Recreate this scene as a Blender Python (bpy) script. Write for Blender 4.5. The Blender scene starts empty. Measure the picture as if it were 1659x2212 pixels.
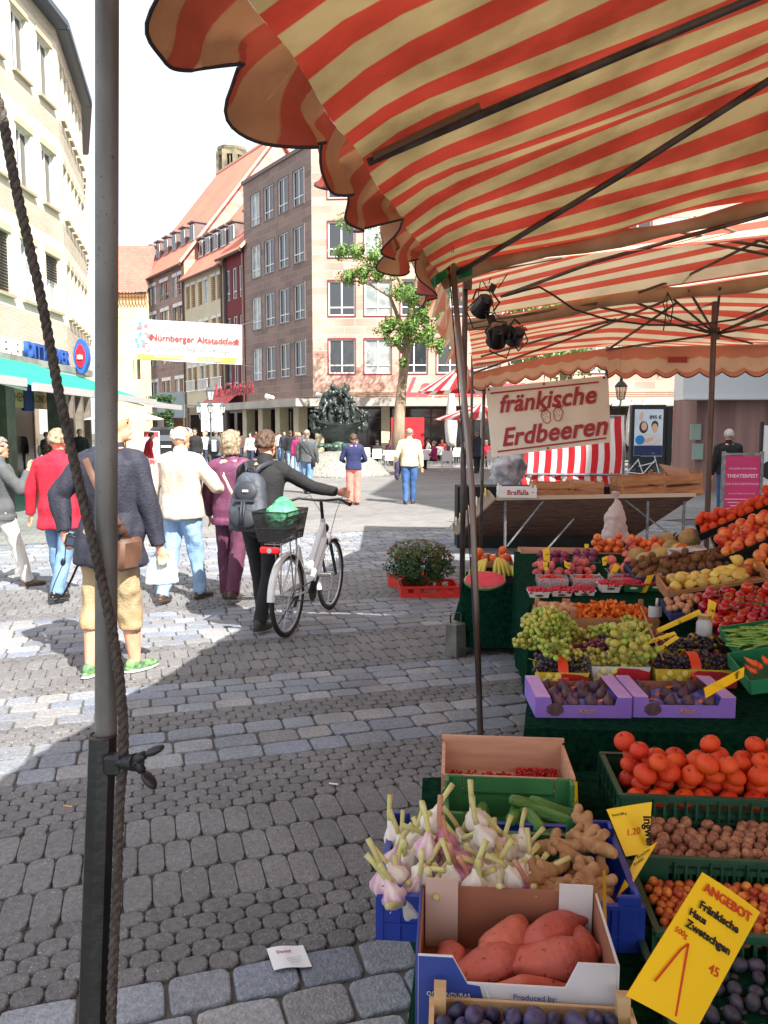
import bpy, math, random
import numpy as np
from mathutils import Vector, Matrix, Euler, noise
R = random.Random(7)
SC = bpy.context.scene
COL = SC.collection
PI = math.pi
# ------------------------------------------------------------------ camera, sky, sun, exposure
F = 1720.0; PITCH = math.atan(174 / F); CP, SP = math.cos(PITCH), math.sin(PITCH); EYE = 1.7
cd = bpy.data.cameras.new('camera'); cam = bpy.data.objects.new('camera', cd); COL.objects.link(cam)
cam.location = (0, 0, EYE); cam.rotation_euler = (PI / 2 - PITCH, 0, 0)
cd.sensor_fit = 'VERTICAL'; cd.sensor_height = 36; cd.lens = 28.0; cd.clip_start = 0.05; cd.clip_end = 3000
SC.camera = cam
SUN_AZ = (0.565, -0.825)           # horizontal direction towards the sun (behind the camera, to the right)
SUN_EL = math.radians(45)
W = bpy.data.worlds.new('World'); SC.world = W; W.use_nodes = True
nt = W.node_tree; nt.nodes.clear()
sk = nt.nodes.new('ShaderNodeTexSky'); sk.sky_type = 'NISHITA'; sk.sun_disc = False
sk.sun_elevation = SUN_EL; sk.sun_rotation = math.atan2(SUN_AZ[0], SUN_AZ[1])
sk.air_density = 0.9; sk.dust_density = 4.0; sk.ozone_density = 0.6; sk.altitude = 300
bg = nt.nodes.new('ShaderNodeBackground'); bg.inputs[1].default_value = 0.15
wo = nt.nodes.new('ShaderNodeOutputWorld')
hz = nt.nodes.new('ShaderNodeMixRGB'); hz.inputs[0].default_value = .8; hz.inputs[2].default_value = (3.2, 3.25, 3.35, 1)   # thin bright high cloud over the blue
nt.links.new(sk.outputs[0], hz.inputs[1]); nt.links.new(hz.outputs[0], bg.inputs[0]); nt.links.new(bg.outputs[0], wo.inputs[0])
sl = bpy.data.lights.new('sun', 'SUN'); sl.energy = 4.4; sl.angle = math.radians(0.5); sl.color = (1, .95, .88)
so = bpy.data.objects.new('sun', sl); COL.objects.link(so)
ce = math.cos(SUN_EL)
so.rotation_euler = Vector((-SUN_AZ[0] * ce, -SUN_AZ[1] * ce, -math.sin(SUN_EL))).to_track_quat('-Z', 'Y').to_euler()
SC.view_settings.view_transform = 'Standard'; SC.view_settings.look = 'None'
SC.view_settings.exposure = 1.5; SC.view_settings.gamma = 1.0
SC.render.engine = 'CYCLES'
SC.cycles.max_bounces = 8; SC.cycles.diffuse_bounces = 4; SC.cycles.transparent_max_bounces = 8
# ------------------------------------------------------------------ measuring helpers
def ray(px, py):
 a = (px - 829.5) / F; b = (1106 - py) / F
 return Vector((a, CP + b * SP, -SP + b * CP))
def P(px, py, d):                    # point of the photo at distance d ahead
 r = ray(px, py); return Vector((0, 0, EYE)) + r * (d / r.y)
def G(px, py, z=0.0):                # point of the photo at height z
 r = ray(px, py); return Vector((0, 0, EYE)) + r * ((z - EYE) / r.z)
def s(r, g, b):
 f = lambda c: (c / 255 / 12.92) if c <= 10 else ((c / 255 + .055) / 1.055) ** 2.4
 return (f(r), f(g), f(b), 1)
# ------------------------------------------------------------------ materials
MATS = {}
def mat(name, c1, c2=None, rough=.6, metal=0, scale=20, bump=0, bscale=None, detail=4, attr=False, trans=0, spec=.5,
  rnd=0, stretch=(1, 1, 1), emit=0, coat=0, alpha=1, speck=None, sheen=0, sss=0, dirt=None):
 if name in MATS: return MATS[name]
 m = bpy.data.materials.new(name); m.use_nodes = True; n = m.node_tree.nodes; L = m.node_tree.links
 b = n['Principled BSDF']; out = n['Material Output']
 tc = n.new('ShaderNodeTexCoord'); mp = n.new('ShaderNodeMapping'); mp.inputs['Scale'].default_value = stretch
 L.new(tc.outputs['Object'], mp.inputs[0])
 def rgb(c):
  x = n.new('ShaderNodeRGB'); x.outputs[0].default_value = c; return x.outputs[0]
 col = rgb(c1)
 if c2:
  nz = n.new('ShaderNodeTexNoise'); nz.inputs['Scale'].default_value = scale; nz.inputs['Detail'].default_value = detail
  L.new(mp.outputs[0], nz.inputs[0]); cr = n.new('ShaderNodeValToRGB')
  cr.color_ramp.elements[0].position = .35; cr.color_ramp.elements[1].position = .65
  cr.color_ramp.elements[0].color = c1; cr.color_ramp.elements[1].color = c2
  L.new(nz.outputs[0], cr.inputs[0]); col = cr.outputs[0]
 if attr:
  a = n.new('ShaderNodeAttribute'); a.attribute_name = 'Col'; mx = n.new('ShaderNodeMixRGB'); mx.blend_type = 'MULTIPLY'; mx.inputs[0].default_value = 1
  L.new(col, mx.inputs[1]); L.new(a.outputs[0], mx.inputs[2]); col = mx.outputs[0]
 if speck:
  nz = n.new('ShaderNodeTexNoise'); nz.inputs['Scale'].default_value = speck[1]; nz.inputs['Detail'].default_value = 2
  L.new(tc.outputs['Object'], nz.inputs[0]); cr = n.new('ShaderNodeValToRGB')
  cr.color_ramp.elements[0].position = speck[2]; cr.color_ramp.elements[1].position = speck[2] + .04
  cr.color_ramp.elements[0].color = (0, 0, 0, 1); cr.color_ramp.elements[1].color = (1, 1, 1, 1)
  L.new(nz.outputs[0], cr.inputs[0]); mx = n.new('ShaderNodeMixRGB')
  L.new(cr.outputs[0], mx.inputs[0]); L.new(col, mx.inputs[1]); mx.inputs[2].default_value = speck[0]; col = mx.outputs[0]
 if rnd:
  oi = n.new('ShaderNodeObjectInfo'); mr = n.new('ShaderNodeMapRange'); hs = n.new('ShaderNodeHueSaturation')
  mr.inputs[3].default_value = 1 - rnd; mr.inputs[4].default_value = 1 + rnd
  L.new(oi.outputs['Random'], mr.inputs[0]); L.new(mr.outputs[0], hs.inputs['Value'])
  mr2 = n.new('ShaderNodeMapRange'); mr2.inputs[3].default_value = .5 - rnd * .06; mr2.inputs[4].default_value = .5 + rnd * .06
  L.new(oi.outputs['Random'], mr2.inputs[0]); L.new(mr2.outputs[0], hs.inputs['Hue'])
  L.new(col, hs.inputs['Color']); col = hs.outputs[0]
 L.new(col, b.inputs['Base Color'])
 if dirt:
  nz = n.new('ShaderNodeTexNoise'); nz.inputs['Scale'].default_value = dirt[0]; nz.inputs['Detail'].default_value = 9; nz.inputs['Roughness'].default_value = .65; L.new(tc.outputs['Object'], nz.inputs[0]); mr = n.new('ShaderNodeMapRange'); mr.inputs[1].default_value = .36; mr.inputs[2].default_value = .66; mr.inputs[3].default_value = 1 - dirt[1]; mr.inputs[4].default_value = 1 + dirt[1] * .5
  mx = n.new('ShaderNodeMixRGB'); mx.blend_type = 'MULTIPLY'; mx.inputs[0].default_value = 1; L.new(nz.outputs[0], mr.inputs[0]); L.new(col, mx.inputs[1]); L.new(mr.outputs[0], mx.inputs[2]); L.new(mx.outputs[0], b.inputs['Base Color'])
 b.inputs['Roughness'].default_value = rough; b.inputs['Metallic'].default_value = metal
 b.inputs['Specular IOR Level'].default_value = spec
 if coat: b.inputs['Coat Weight'].default_value = coat; b.inputs['Coat Roughness'].default_value = .08
 if sss: b.inputs['Subsurface Weight'].default_value = sss; b.inputs['Subsurface Scale'].default_value = .01
 if sheen: b.inputs['Sheen Weight'].default_value = sheen
 if emit: L.new(col, b.inputs['Emission Color']); b.inputs['Emission Strength'].default_value = emit
 if alpha < 1: b.inputs['Alpha'].default_value = alpha
 if bump:
  nz = n.new('ShaderNodeTexNoise'); nz.inputs['Scale'].default_value = bscale or scale; nz.inputs['Detail'].default_value = 5
  L.new(mp.outputs[0], nz.inputs[0]); bp = n.new('ShaderNodeBump'); bp.inputs['Strength'].default_value = min(1, bump); bp.inputs['Distance'].default_value = .02 if bump <= 1 else .02 * bump
  L.new(nz.outputs[0], bp.inputs['Height']); L.new(bp.outputs[0], b.inputs['Normal'])
 if trans:
  tr = n.new('ShaderNodeBsdfTranslucent'); L.new(col, tr.inputs[0]); ms = n.new('ShaderNodeMixShader'); ms.inputs[0].default_value = trans
  L.new(b.outputs[0], ms.inputs[1]); L.new(tr.outputs[0], ms.inputs[2]); L.new(ms.outputs[0], out.inputs[0])
 MATS[name] = m; return m
def stripes(name, ca, cb, period, duty, axis=0, trans=.3, dirt=.25, rough=.7, bump=.75):
 """fabric with stripes woven along UV (metres)"""
 m = bpy.data.materials.new(name); m.use_nodes = True; n = m.node_tree.nodes; L = m.node_tree.links
 b = n['Principled BSDF']; out = n['Material Output']
 uv = n.new('ShaderNodeUVMap'); sx = n.new('ShaderNodeSeparateXYZ'); L.new(uv.outputs[0], sx.inputs[0])
 dv = n.new('ShaderNodeMath'); dv.operation = 'DIVIDE'; dv.inputs[1].default_value = period; L.new(sx.outputs[axis], dv.inputs[0])
 fr = n.new('ShaderNodeMath'); fr.operation = 'FRACT'; L.new(dv.outputs[0], fr.inputs[0])
 cr = n.new('ShaderNodeValToRGB'); e = cr.color_ramp; e.interpolation = 'LINEAR'
 e.elements[0].position = 0; e.elements[0].color = ca; e.elements[1].position = duty; e.elements[1].color = ca
 q = e.elements.new(duty + .025); q.color = cb; q = e.elements.new(.975); q.color = cb; q = e.elements.new(1.0); q.color = ca
 L.new(fr.outputs[0], cr.inputs[0])
 tc = n.new('ShaderNodeTexCoord'); nz = n.new('ShaderNodeTexNoise'); nz.inputs['Scale'].default_value = 3.5; nz.inputs['Detail'].default_value = 8
 L.new(tc.outputs['Object'], nz.inputs[0]); r2 = n.new('ShaderNodeValToRGB')
 r2.color_ramp.elements[0].position = .3; r2.color_ramp.elements[1].position = .62
 r2.color_ramp.elements[0].color = (1 - dirt, 1 - dirt * 1.05, 1 - dirt * 1.15, 1); r2.color_ramp.elements[1].color = (1, 1, 1, 1)
 L.new(nz.outputs[0], r2.inputs[0]); mx = n.new('ShaderNodeMixRGB'); mx.blend_type = 'MULTIPLY'; mx.inputs[0].default_value = 1
 L.new(cr.outputs[0], mx.inputs[1]); L.new(r2.outputs[0], mx.inputs[2]); col = mx.outputs[0]
 L.new(col, b.inputs['Base Color']); b.inputs['Roughness'].default_value = rough
 nb = n.new('ShaderNodeTexNoise'); nb.inputs['Scale'].default_value = 6; nb.inputs['Detail'].default_value = 6; L.new(tc.outputs['Object'], nb.inputs[0])
 bp = n.new('ShaderNodeBump'); bp.inputs['Strength'].default_value = bump; bp.inputs['Distance'].default_value = .03
 L.new(nb.outputs[0], bp.inputs['Height']); L.new(bp.outputs[0], b.inputs['Normal'])
 tr = n.new('ShaderNodeBsdfTranslucent'); L.new(col, tr.inputs[0]); ms = n.new('ShaderNodeMixShader'); ms.inputs[0].default_value = trans
 L.new(b.outputs[0], ms.inputs[1]); L.new(tr.outputs[0], ms.inputs[2]); L.new(ms.outputs[0], out.inputs[0])
 MATS[name] = m; return m
def brickmat(name, c1, c2, c3, cm, bw, bh, mortar=.012, rough=.85, bump=.5, big=.35):
 m = bpy.data.materials.new(name); m.use_nodes = True; n = m.node_tree.nodes; L = m.node_tree.links
 b = n['Principled BSDF']; uv = n.new('ShaderNodeUVMap')
 br = n.new('ShaderNodeTexBrick'); br.inputs['Scale'].default_value = 1; br.inputs['Brick Width'].default_value = bw; br.inputs['Row Height'].default_value = bh
 br.inputs['Mortar Size'].default_value = mortar; br.inputs['Color1'].default_value = c1; br.inputs['Color2'].default_value = c2; br.inputs['Mortar'].default_value = cm
 br.inputs['Bias'].default_value = 0; br.inputs['Mortar Smooth'].default_value = .2
 L.new(uv.outputs[0], br.inputs[0])
 nz = n.new('ShaderNodeTexNoise'); nz.inputs['Scale'].default_value = big; nz.inputs['Detail'].default_value = 6; L.new(uv.outputs[0], nz.inputs[0])
 cr = n.new('ShaderNodeValToRGB'); cr.color_ramp.elements[0].position = .4; cr.color_ramp.elements[1].position = .7; L.new(nz.outputs[0], cr.inputs[0])
 mx = n.new('ShaderNodeMixRGB'); L.new(cr.outputs[0], mx.inputs[0]); L.new(br.outputs[0], mx.inputs[1]); mx.inputs[2].default_value = c3
 m2 = n.new('ShaderNodeMixRGB'); m2.inputs[0].default_value = .55; L.new(mx.outputs[0], m2.inputs[2]); L.new(br.outputs[0], m2.inputs[1])
 n2 = n.new('ShaderNodeTexNoise'); n2.inputs['Scale'].default_value = 25; n2.inputs['Detail'].default_value = 6; L.new(uv.outputs[0], n2.inputs[0])
 hs = n.new('ShaderNodeMapRange'); hs.inputs[3].default_value = .82; hs.inputs[4].default_value = 1.15; L.new(n2.outputs[0], hs.inputs[0])
 m3 = n.new('ShaderNodeMixRGB'); m3.blend_type = 'MULTIPLY'; m3.inputs[0].default_value = 1; L.new(m2.outputs[0], m3.inputs[1]); L.new(hs.outputs[0], m3.inputs[2])
 L.new(m3.outputs[0], b.inputs['Base Color']); b.inputs['Roughness'].default_value = rough
 bp = n.new('ShaderNodeBump'); bp.inputs['Strength'].default_value = bump; bp.inputs['Distance'].default_value = .02; bp.invert = True
 L.new(br.outputs['Fac'], bp.inputs['Height']); L.new(bp.outputs[0], b.inputs['Normal'])
 MATS[name] = m; return m
# ------------------------------------------------------------------ mesh builder
def rotz(a): return Matrix.Rotation(a, 4, 'Z')
def frame_to(p0, p1):
 p0 = Vector(p0); p1 = Vector(p1); d = p1 - p0; q = d.to_track_quat('Z', 'Y').to_matrix(); return q, d.length
def noop(v): return v
class MB:
 def __init__(s_): s_.v = []; s_.f = []; s_.m = []; s_.c = []; s_.uv = {}; s_.M = None; s_.cm = 0; s_.cc = (1, 1, 1)
 def add(s_, vs, fs, uvs=None, m=None, c=None):
  o = len(s_.v)
  if s_.M is not None: vs = [s_.M @ Vector(v) for v in vs]
  s_.v += [tuple(v) for v in vs]
  for k, f in enumerate(fs):
   if uvs: s_.uv[len(s_.f)] = uvs[k]
   s_.f.append(tuple(o + i for i in f)); s_.m.append(s_.cm if m is None else m); s_.c.append(s_.cc if c is None else c)
  return s_
 def box(s_, c, sz, rot=None, ch=0, **k):
  x, y, z = [q / 2 for q in sz]; c = Vector(c)
  if ch:
   vs = []
   for sx in (-1, 1):
    for sy in (-1, 1):
     for sz_ in (-1, 1):
      vs += [(sx * (x - ch), sy * (y - ch), sz_ * z), (sx * (x - ch), sy * y, sz_ * (z - ch)), (sx * x, sy * (y - ch), sz_ * (z - ch))]
   I = lambda a, b, d, t: ((a > 0) * 4 + (b > 0) * 2 + (d > 0)) * 3 + t
   fs = []
   for q in (-1, 1):
    a = [I(-1, -1, q, 0), I(1, -1, q, 0), I(1, 1, q, 0), I(-1, 1, q, 0)]; fs.append(a if q > 0 else a[::-1])
    a = [I(-1, q, -1, 1), I(1, q, -1, 1), I(1, q, 1, 1), I(-1, q, 1, 1)]; fs.append(a[::-1] if q > 0 else a)
    a = [I(q, -1, -1, 2), I(q, 1, -1, 2), I(q, 1, 1, 2), I(q, -1, 1, 2)]; fs.append(a if q > 0 else a[::-1])
    for w in (-1, 1):
     a = [I(-1, q, w, 0), I(1, q, w, 0), I(1, q, w, 1), I(-1, q, w, 1)]; fs.append(a if q * w > 0 else a[::-1])
     a = [I(q, -1, w, 0), I(q, 1, w, 0), I(q, 1, w, 2), I(q, -1, w, 2)]; fs.append(a[::-1] if q * w > 0 else a)
     a = [I(q, w, -1, 1), I(q, w, 1, 1), I(q, w, 1, 2), I(q, w, -1, 2)]; fs.append(a if q * w > 0 else a[::-1])
     for u in (-1, 1):
      a = [I(q, w, u, 0), I(q, w, u, 1), I(q, w, u, 2)]; fs.append(a if q * w * u < 0 else a[::-1])
   fs = [tuple(a)[::-1] if False else tuple(a) for a in fs]
  else:
   vs = [(-x, -y, -z), (x, -y, -z), (x, y, -z), (-x, y, -z), (-x, -y, z), (x, -y, z), (x, y, z), (-x, y, z)]
   fs = [(3, 2, 1, 0), (4, 5, 6, 7), (0, 1, 5, 4), (1, 2, 6, 5), (2, 3, 7, 6), (3, 0, 4, 7)]
  if rot is not None: vs = [rot @ Vector(v) for v in vs]
  return s_.add([Vector(v) + c for v in vs], fs, **k)
 def bar(s_, p0, p1, w, h=None, **k):
  h = h or w; q, l = frame_to(p0, p1); return s_.box((Vector(p0) + Vector(p1)) / 2, (w, h, l), q, **k)
 def loft(s_, rings, caps=True, closed=True, **k):
  n = len(rings[0]); vs = [p for r in rings for p in r]; fs = []
  for i in range(len(rings) - 1):
   for j in range(n if closed else n - 1):
    j2 = (j + 1) % n; fs.append((i * n + j, i * n + j2, (i + 1) * n + j2, (i + 1) * n + j))
  if caps: fs.append(tuple(range(n))[::-1]); fs.append(tuple((len(rings) - 1) * n + j for j in range(n)))
  return s_.add(vs, fs, **k)
 def cyl(s_, p0, p1, r0, r1=None, n=12, **k):
  r1 = r0 if r1 is None else r1; q, l = frame_to(p0, p1)
  rs = [[Vector(p) + q @ Vector((r * math.cos(2 * PI * j / n), r * math.sin(2 * PI * j / n), 0)) for j in range(n)] for p, r in ((p0, r0), (p1, r1))]
  return s_.loft(rs, **k)
 def tube(s_, pts, r, n=8, ex=None, **k):
  pts = [Vector(p) for p in pts]; rings = []; up = None
  for i, p in enumerate(pts):
   t = (pts[min(i + 1, len(pts) - 1)] - pts[max(i - 1, 0)]).normalized()
   if up is None: up = t.orthogonal().normalized()
   up = (up - t * up.dot(t)).normalized(); w = t.cross(up)
   rr = r[i] if isinstance(r, (list, tuple)) else r
   rings.append([p + up * (rr * math.cos(2 * PI * j / n)) + w * (rr * (ex or 1) * math.sin(2 * PI * j / n)) for j in range(n)])
  return s_.loft(rings, **k)
 def ell(s_, c, r, rot=None, nu=12, nv=8, fn=None, **k):
  c = Vector(c); r = (r, r, r) if isinstance(r, (int, float)) else r
  vs = [Vector((0, 0, r[2]))]
  for i in range(1, nv):
   a = PI * i / nv
   for j in range(nu):
    b_ = 2 * PI * j / nu; vs.append(Vector((r[0] * math.sin(a) * math.cos(b_), r[1] * math.sin(a) * math.sin(b_), r[2] * math.cos(a))))
  vs.append(Vector((0, 0, -r[2])))
  if fn: vs = [fn(v) for v in vs]
  if rot is not None: vs = [rot @ v for v in vs]
  fs = [(0, 1 + j, 1 + (j + 1) % nu) for j in range(nu)]
  for i in range(nv - 2):
   for j in range(nu):
    a = 1 + i * nu + j; b_ = 1 + i * nu + (j + 1) % nu; fs.append((a, a + nu, b_ + nu, b_))
  L_ = len(vs) - 1; o = 1 + (nv - 2) * nu
  fs += [(o + j, L_, o + (j + 1) % nu) for j in range(nu)]
  return s_.add([v + c for v in vs], fs, **k)
 def lathe(s_, prof, n=16, c=(0, 0, 0), rot=None, fn=None, **k):
  rings = [[Vector((r * math.cos(2 * PI * j / n), r * math.sin(2 * PI * j / n), z)) for j in range(n)] for r, z in prof]
  rings = [[(fn(v) if fn else v) for v in r] for r in rings]
  if rot is not None: rings = [[rot @ v for v in r] for r in rings]
  return s_.loft([[v + Vector(c) for v in r] for r in rings], **k)
 def prism(s_, poly, p, ux, uy, th, uvs=False, **k):
  """polygon (2D) placed at p along ux, uy; extruded backwards by th"""
  p = Vector(p); ux = Vector(ux); uy = Vector(uy); nn = ux.cross(uy).normalized(); n = len(poly)
  a = [p + ux * x + uy * y for x, y in poly]; b_ = [q - nn * th for q in a]
  fs = [tuple(range(n)), tuple(range(2 * n - 1, n - 1, -1))] + [(j, j + n, (j + 1) % n + n, (j + 1) % n) for j in range(n)]
  return s_.add(a + b_, fs, **k)
 def grid(s_, fn, nu, nv, uvf=None, flip=False, **k):
  vs = [fn(i / nu, j / nv) for i in range(nu + 1) for j in range(nv + 1)]; fs = []; uvs = []
  for i in range(nu):
   for j in range(nv):
    q = [(i, j), (i + 1, j), (i + 1, j + 1), (i, j + 1)]
    if flip: q = q[::-1]
    fs.append(tuple(a * (nv + 1) + b_ for a, b_ in q))
    if uvf: uvs.append([uvf(a / nu, b_ / nv) for a, b_ in q])
  return s_.add(vs, fs, uvs or None, **k)
 def build(s_, name, mats=None, parent=None, smooth=False, angle=None):
  me = bpy.data.meshes.new(name); me.from_pydata(s_.v, [], s_.f)
  mats = mats if isinstance(mats, (list, tuple)) else [mats]
  for m in mats: me.materials.append(m)
  if any(s_.m): me.polygons.foreach_set('material_index', s_.m)
  if any(c != (1, 1, 1) for c in s_.c):
   ca = me.color_attributes.new('Col', 'FLOAT_COLOR', 'CORNER'); arr = []
   for f, c in zip(s_.f, s_.c): arr += [c[0], c[1], c[2], 1.0] * len(f)
   ca.data.foreach_set('color', arr)
  if s_.uv:
   ul = me.uv_layers.new(name='UVMap'); arr = []
   for i, f in enumerate(s_.f):
    u = s_.uv.get(i)
    for j in range(len(f)): arr += list(u[j]) if u else [0, 0]
   ul.data.foreach_set('uv', arr)
  if smooth: me.polygons.foreach_set('use_smooth', [True] * len(me.polygons))
  me.update()
  if smooth and angle: me.set_sharp_from_angle(angle=math.radians(angle))
  o = bpy.data.objects.new(name, me); COL.objects.link(o)
  if parent is not None: o.parent = parent
  return o
def tag(o, label=None, cat=None, group=None, kind=None):
 if label: o['label'] = label
 if cat: o['category'] = cat
 if group: o['group'] = group
 if kind: o['kind'] = kind
 return o
def thing(name, label, cat, loc=(0, 0, 0), rot=(0, 0, 0), group=None):
 o = bpy.data.objects.new(name, None); o.empty_display_size = .05; COL.objects.link(o)
 o.location = loc; o.rotation_euler = rot; return tag(o, label, cat, group)
def put(name, me, loc, rot, label, cat, group, parent=None, scale=1):
 """another object with the mesh of a fruit already built"""
 o = bpy.data.objects.new(name, me); COL.objects.link(o)
 o.location = loc; o.rotation_euler = rot; o.scale = (scale,) * 3 if not isinstance(scale, tuple) else scale
 if parent: o.parent = parent
 return tag(o, label, cat, group)
def remesh(o, vox, smooth=2, nz=0, nsc=6, st=(1, 1, 1)):
 md = o.modifiers.new('r', 'REMESH'); md.mode = 'VOXEL'; md.voxel_size = vox
 if smooth: sm = o.modifiers.new('s', 'SMOOTH'); sm.iterations = smooth; sm.factor = .6
 dg = bpy.context.evaluated_depsgraph_get(); ev = o.evaluated_get(dg); me = bpy.data.meshes.new_from_object(ev)
 o.modifiers.clear(); old = o.data; mats = list(old.materials); o.data = me
 if not me.materials:
  for m in mats: me.materials.append(m)
 bpy.data.meshes.remove(old)
 if nz:
  me.calc_loop_triangles() if False else None
  N = len(me.vertices); co = np.empty(N * 3); me.vertices.foreach_get('co', co); co = co.reshape(-1, 3)
  nr = np.empty(N * 3); me.vertex_normals.foreach_get('vector', nr); nr = nr.reshape(-1, 3)
  d = np.array([noise.noise(Vector((c[0] * nsc * st[0], c[1] * nsc * st[1], c[2] * nsc * st[2]))) + .5 * noise.noise(Vector((c[0] * nsc * 2.3 * st[0] + 9, c[1] * nsc * 2.3 * st[1], c[2] * nsc * 2.3 * st[2]))) for c in co])
  co += nr * (d * nz)[:, None]; me.vertices.foreach_set('co', co.ravel())
 me.polygons.foreach_set('use_smooth', [True] * len(me.polygons)); me.update(); return o
def text(body, size, m, parent, M, name='lettering', shear=0, bold=0, ext=.001, align='CENTER', sx=1, space=1):
 cu = bpy.data.curves.new(name, 'FONT'); cu.body = body; cu.size = size; cu.shear = shear; cu.offset = bold; cu.extrude = ext
 cu.align_x = align; cu.align_y = 'CENTER'; cu.resolution_u = 3; cu.space_character = space
 t = bpy.data.objects.new('tmp', cu); COL.objects.link(t)
 dg = bpy.context.evaluated_depsgraph_get(); me = bpy.data.meshes.new_from_object(t.evaluated_get(dg)); bpy.data.objects.remove(t); bpy.data.curves.remove(cu)
 me.transform(M @ Matrix.Diagonal((sx, 1, 1, 1))); me.materials.clear(); me.materials.append(m); me.name = name
 o = bpy.data.objects.new(name, me); COL.objects.link(o); o.parent = parent; return o
def face_M(p, ux, uy):
 ux = Vector(ux).normalized(); uy = Vector(uy).normalized(); nn = ux.cross(uy).normalized()
 M = Matrix((ux, uy, nn)).transposed().to_4x4(); M.translation = Vector(p); return M
# ------------------------------------------------------------------ ground
TB = math.radians(17)
def BW(a, w): return (a * math.cos(TB) - w * math.sin(TB), a * math.sin(TB) + w * math.cos(TB))
def build_ground():
 g = MB(); g.grid(lambda u, v: ((u - .5) * 500, -40 + v * 600, -.016), 1, 1, flip=False)
 m = bpy.data.materials.new('ground_base'); m.use_nodes = True; n = m.node_tree.nodes; L = m.node_tree.links; b = n['Principled BSDF']
 tc = n.new('ShaderNodeTexCoord'); nz = n.new('ShaderNodeTexNoise'); nz.inputs['Scale'].default_value = 6; nz.inputs['Detail'].default_value = 8
 L.new(tc.outputs['Object'], nz.inputs[0]); cr = n.new('ShaderNodeValToRGB')
 cr.color_ramp.elements[0].position = .3; cr.color_ramp.elements[0].color = (.06, .06, .038, 1); cr.color_ramp.elements[1].position = .6; cr.color_ramp.elements[1].color = (.11, .10, .088, 1)
 L.new(nz.outputs[0], cr.inputs[0]); L.new(cr.outputs[0], b.inputs['Base Color']); b.inputs['Roughness'].default_value = .95
 tag(g.build('ground', m), kind='structure')
 bm_ = bpy.data.materials.new('far_setts'); bm_.use_nodes = True; n = bm_.node_tree.nodes; L = bm_.node_tree.links; b = n['Principled BSDF']
 tc = n.new('ShaderNodeTexCoord'); mp = n.new('ShaderNodeMapping'); mp.inputs['Rotation'].default_value = (0, 0, -TB); L.new(tc.outputs['Object'], mp.inputs[0])
 br = n.new('ShaderNodeTexBrick'); br.inputs['Scale'].default_value = 1; br.inputs['Brick Width'].default_value = .22; br.inputs['Row Height'].default_value = .16; br.inputs['Mortar Size'].default_value = .008
 br.inputs['Color1'].default_value = (.165, .163, .16, 1); br.inputs['Color2'].default_value = (.215, .212, .206, 1); br.inputs['Mortar'].default_value = (.12, .115, .11, 1)
 L.new(mp.outputs[0], br.inputs[0]); nz = n.new('ShaderNodeTexNoise'); nz.inputs['Scale'].default_value = .35; nz.inputs['Detail'].default_value = 8; mp2 = n.new('ShaderNodeMapping'); mp2.inputs['Scale'].default_value = (.35, 1.6, 1)
 L.new(mp.outputs[0], mp2.inputs[0]); L.new(mp2.outputs[0], nz.inputs[0]); mr = n.new('ShaderNodeMapRange'); mr.inputs[1].default_value = .3; mr.inputs[2].default_value = .7; mr.inputs[3].default_value = .78; mr.inputs[4].default_value = 1.18; L.new(nz.outputs[0], mr.inputs[0])
 mx = n.new('ShaderNodeMixRGB'); mx.blend_type = 'MULTIPLY'; mx.inputs[0].default_value = 1; L.new(br.outputs[0], mx.inputs[1]); L.new(mr.outputs[0], mx.inputs[2]); L.new(mx.outputs[0], b.inputs['Base Color'])
 b.inputs['Roughness'].default_value = .8
 f = MB(); W0 = 13.05
 pts = [BW(-80, W0), BW(80, W0), (120, 100, 0), (-120, 100, 0)]
 f.add([(p[0], p[1], -.004) for p in pts], [(0, 1, 2, 3)]); tag(f.build('square_pavement', bm_), kind='structure')
 st = MB()
 def stone(a, w, poly, base, k, inset):
  cx = sum(p[0] for p in poly) / len(poly); cy = sum(p[1] for p in poly) / len(poly)
  h = R.uniform(-.003, .003); tx = R.uniform(-.02, .02); ty = R.uniform(-.02, .02); vs = []
  for z, sc in ((-.035, 1.0), (-.008, 1.0), (-.002, 1 - inset * .35), (0, 1 - inset)):
   for p in poly:
    x = cx + (p[0] - cx) * sc; y = cy + (p[1] - cy) * sc; X, Y = BW(a + x, w + y); vs.append((X, Y, z + h + tx * x + ty * y))
  n = len(poly); fs = []
  for i in range(3):
   for j in range(n): j2 = (j + 1) % n; fs.append((i * n + j, i * n + j2, (i + 1) * n + j2, (i + 1) * n + j))
  fs.append(tuple(3 * n + j for j in range(n)))
  v = R.uniform(1 - k, 1 + k); c = tuple(q * v for q in base); st.add(vs, fs, c=c)
 def oval(rx, ry, n, p=2.0, j=0, ph=0):
  out = []
  for i in range(n):
   t = 2 * PI * (i + ph) / n; c, s_ = math.cos(t), math.sin(t)
   out.append((math.copysign(abs(c) ** (2 / p), c) * rx * (1 + R.uniform(-j, j)), math.copysign(abs(s_) ** (2 / p), s_) * ry * (1 + R.uniform(-j, j))))
  return out
 bands = [(1.4, 2.43, 'g', .172), (2.43, 2.82, 'r', .078), (2.82, 3.53, 'e', .236), (3.53, 4.05, 'r', .074), (4.05, 4.58, 'g', .176), (4.58, 4.86, 'r', .07), (4.86, 5.45, 'g', .15),
   (5.45, 5.62, 'r', .085), (5.62, 6.3, 'e', .225), (6.3, 6.46, 'r', .08), (6.46, 7.7, 'g', .155), (7.7, 8.0, 'r', .075), (8.0, 9.3, 'e', .22), (9.3, 13.0, 'g', .16)]
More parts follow.
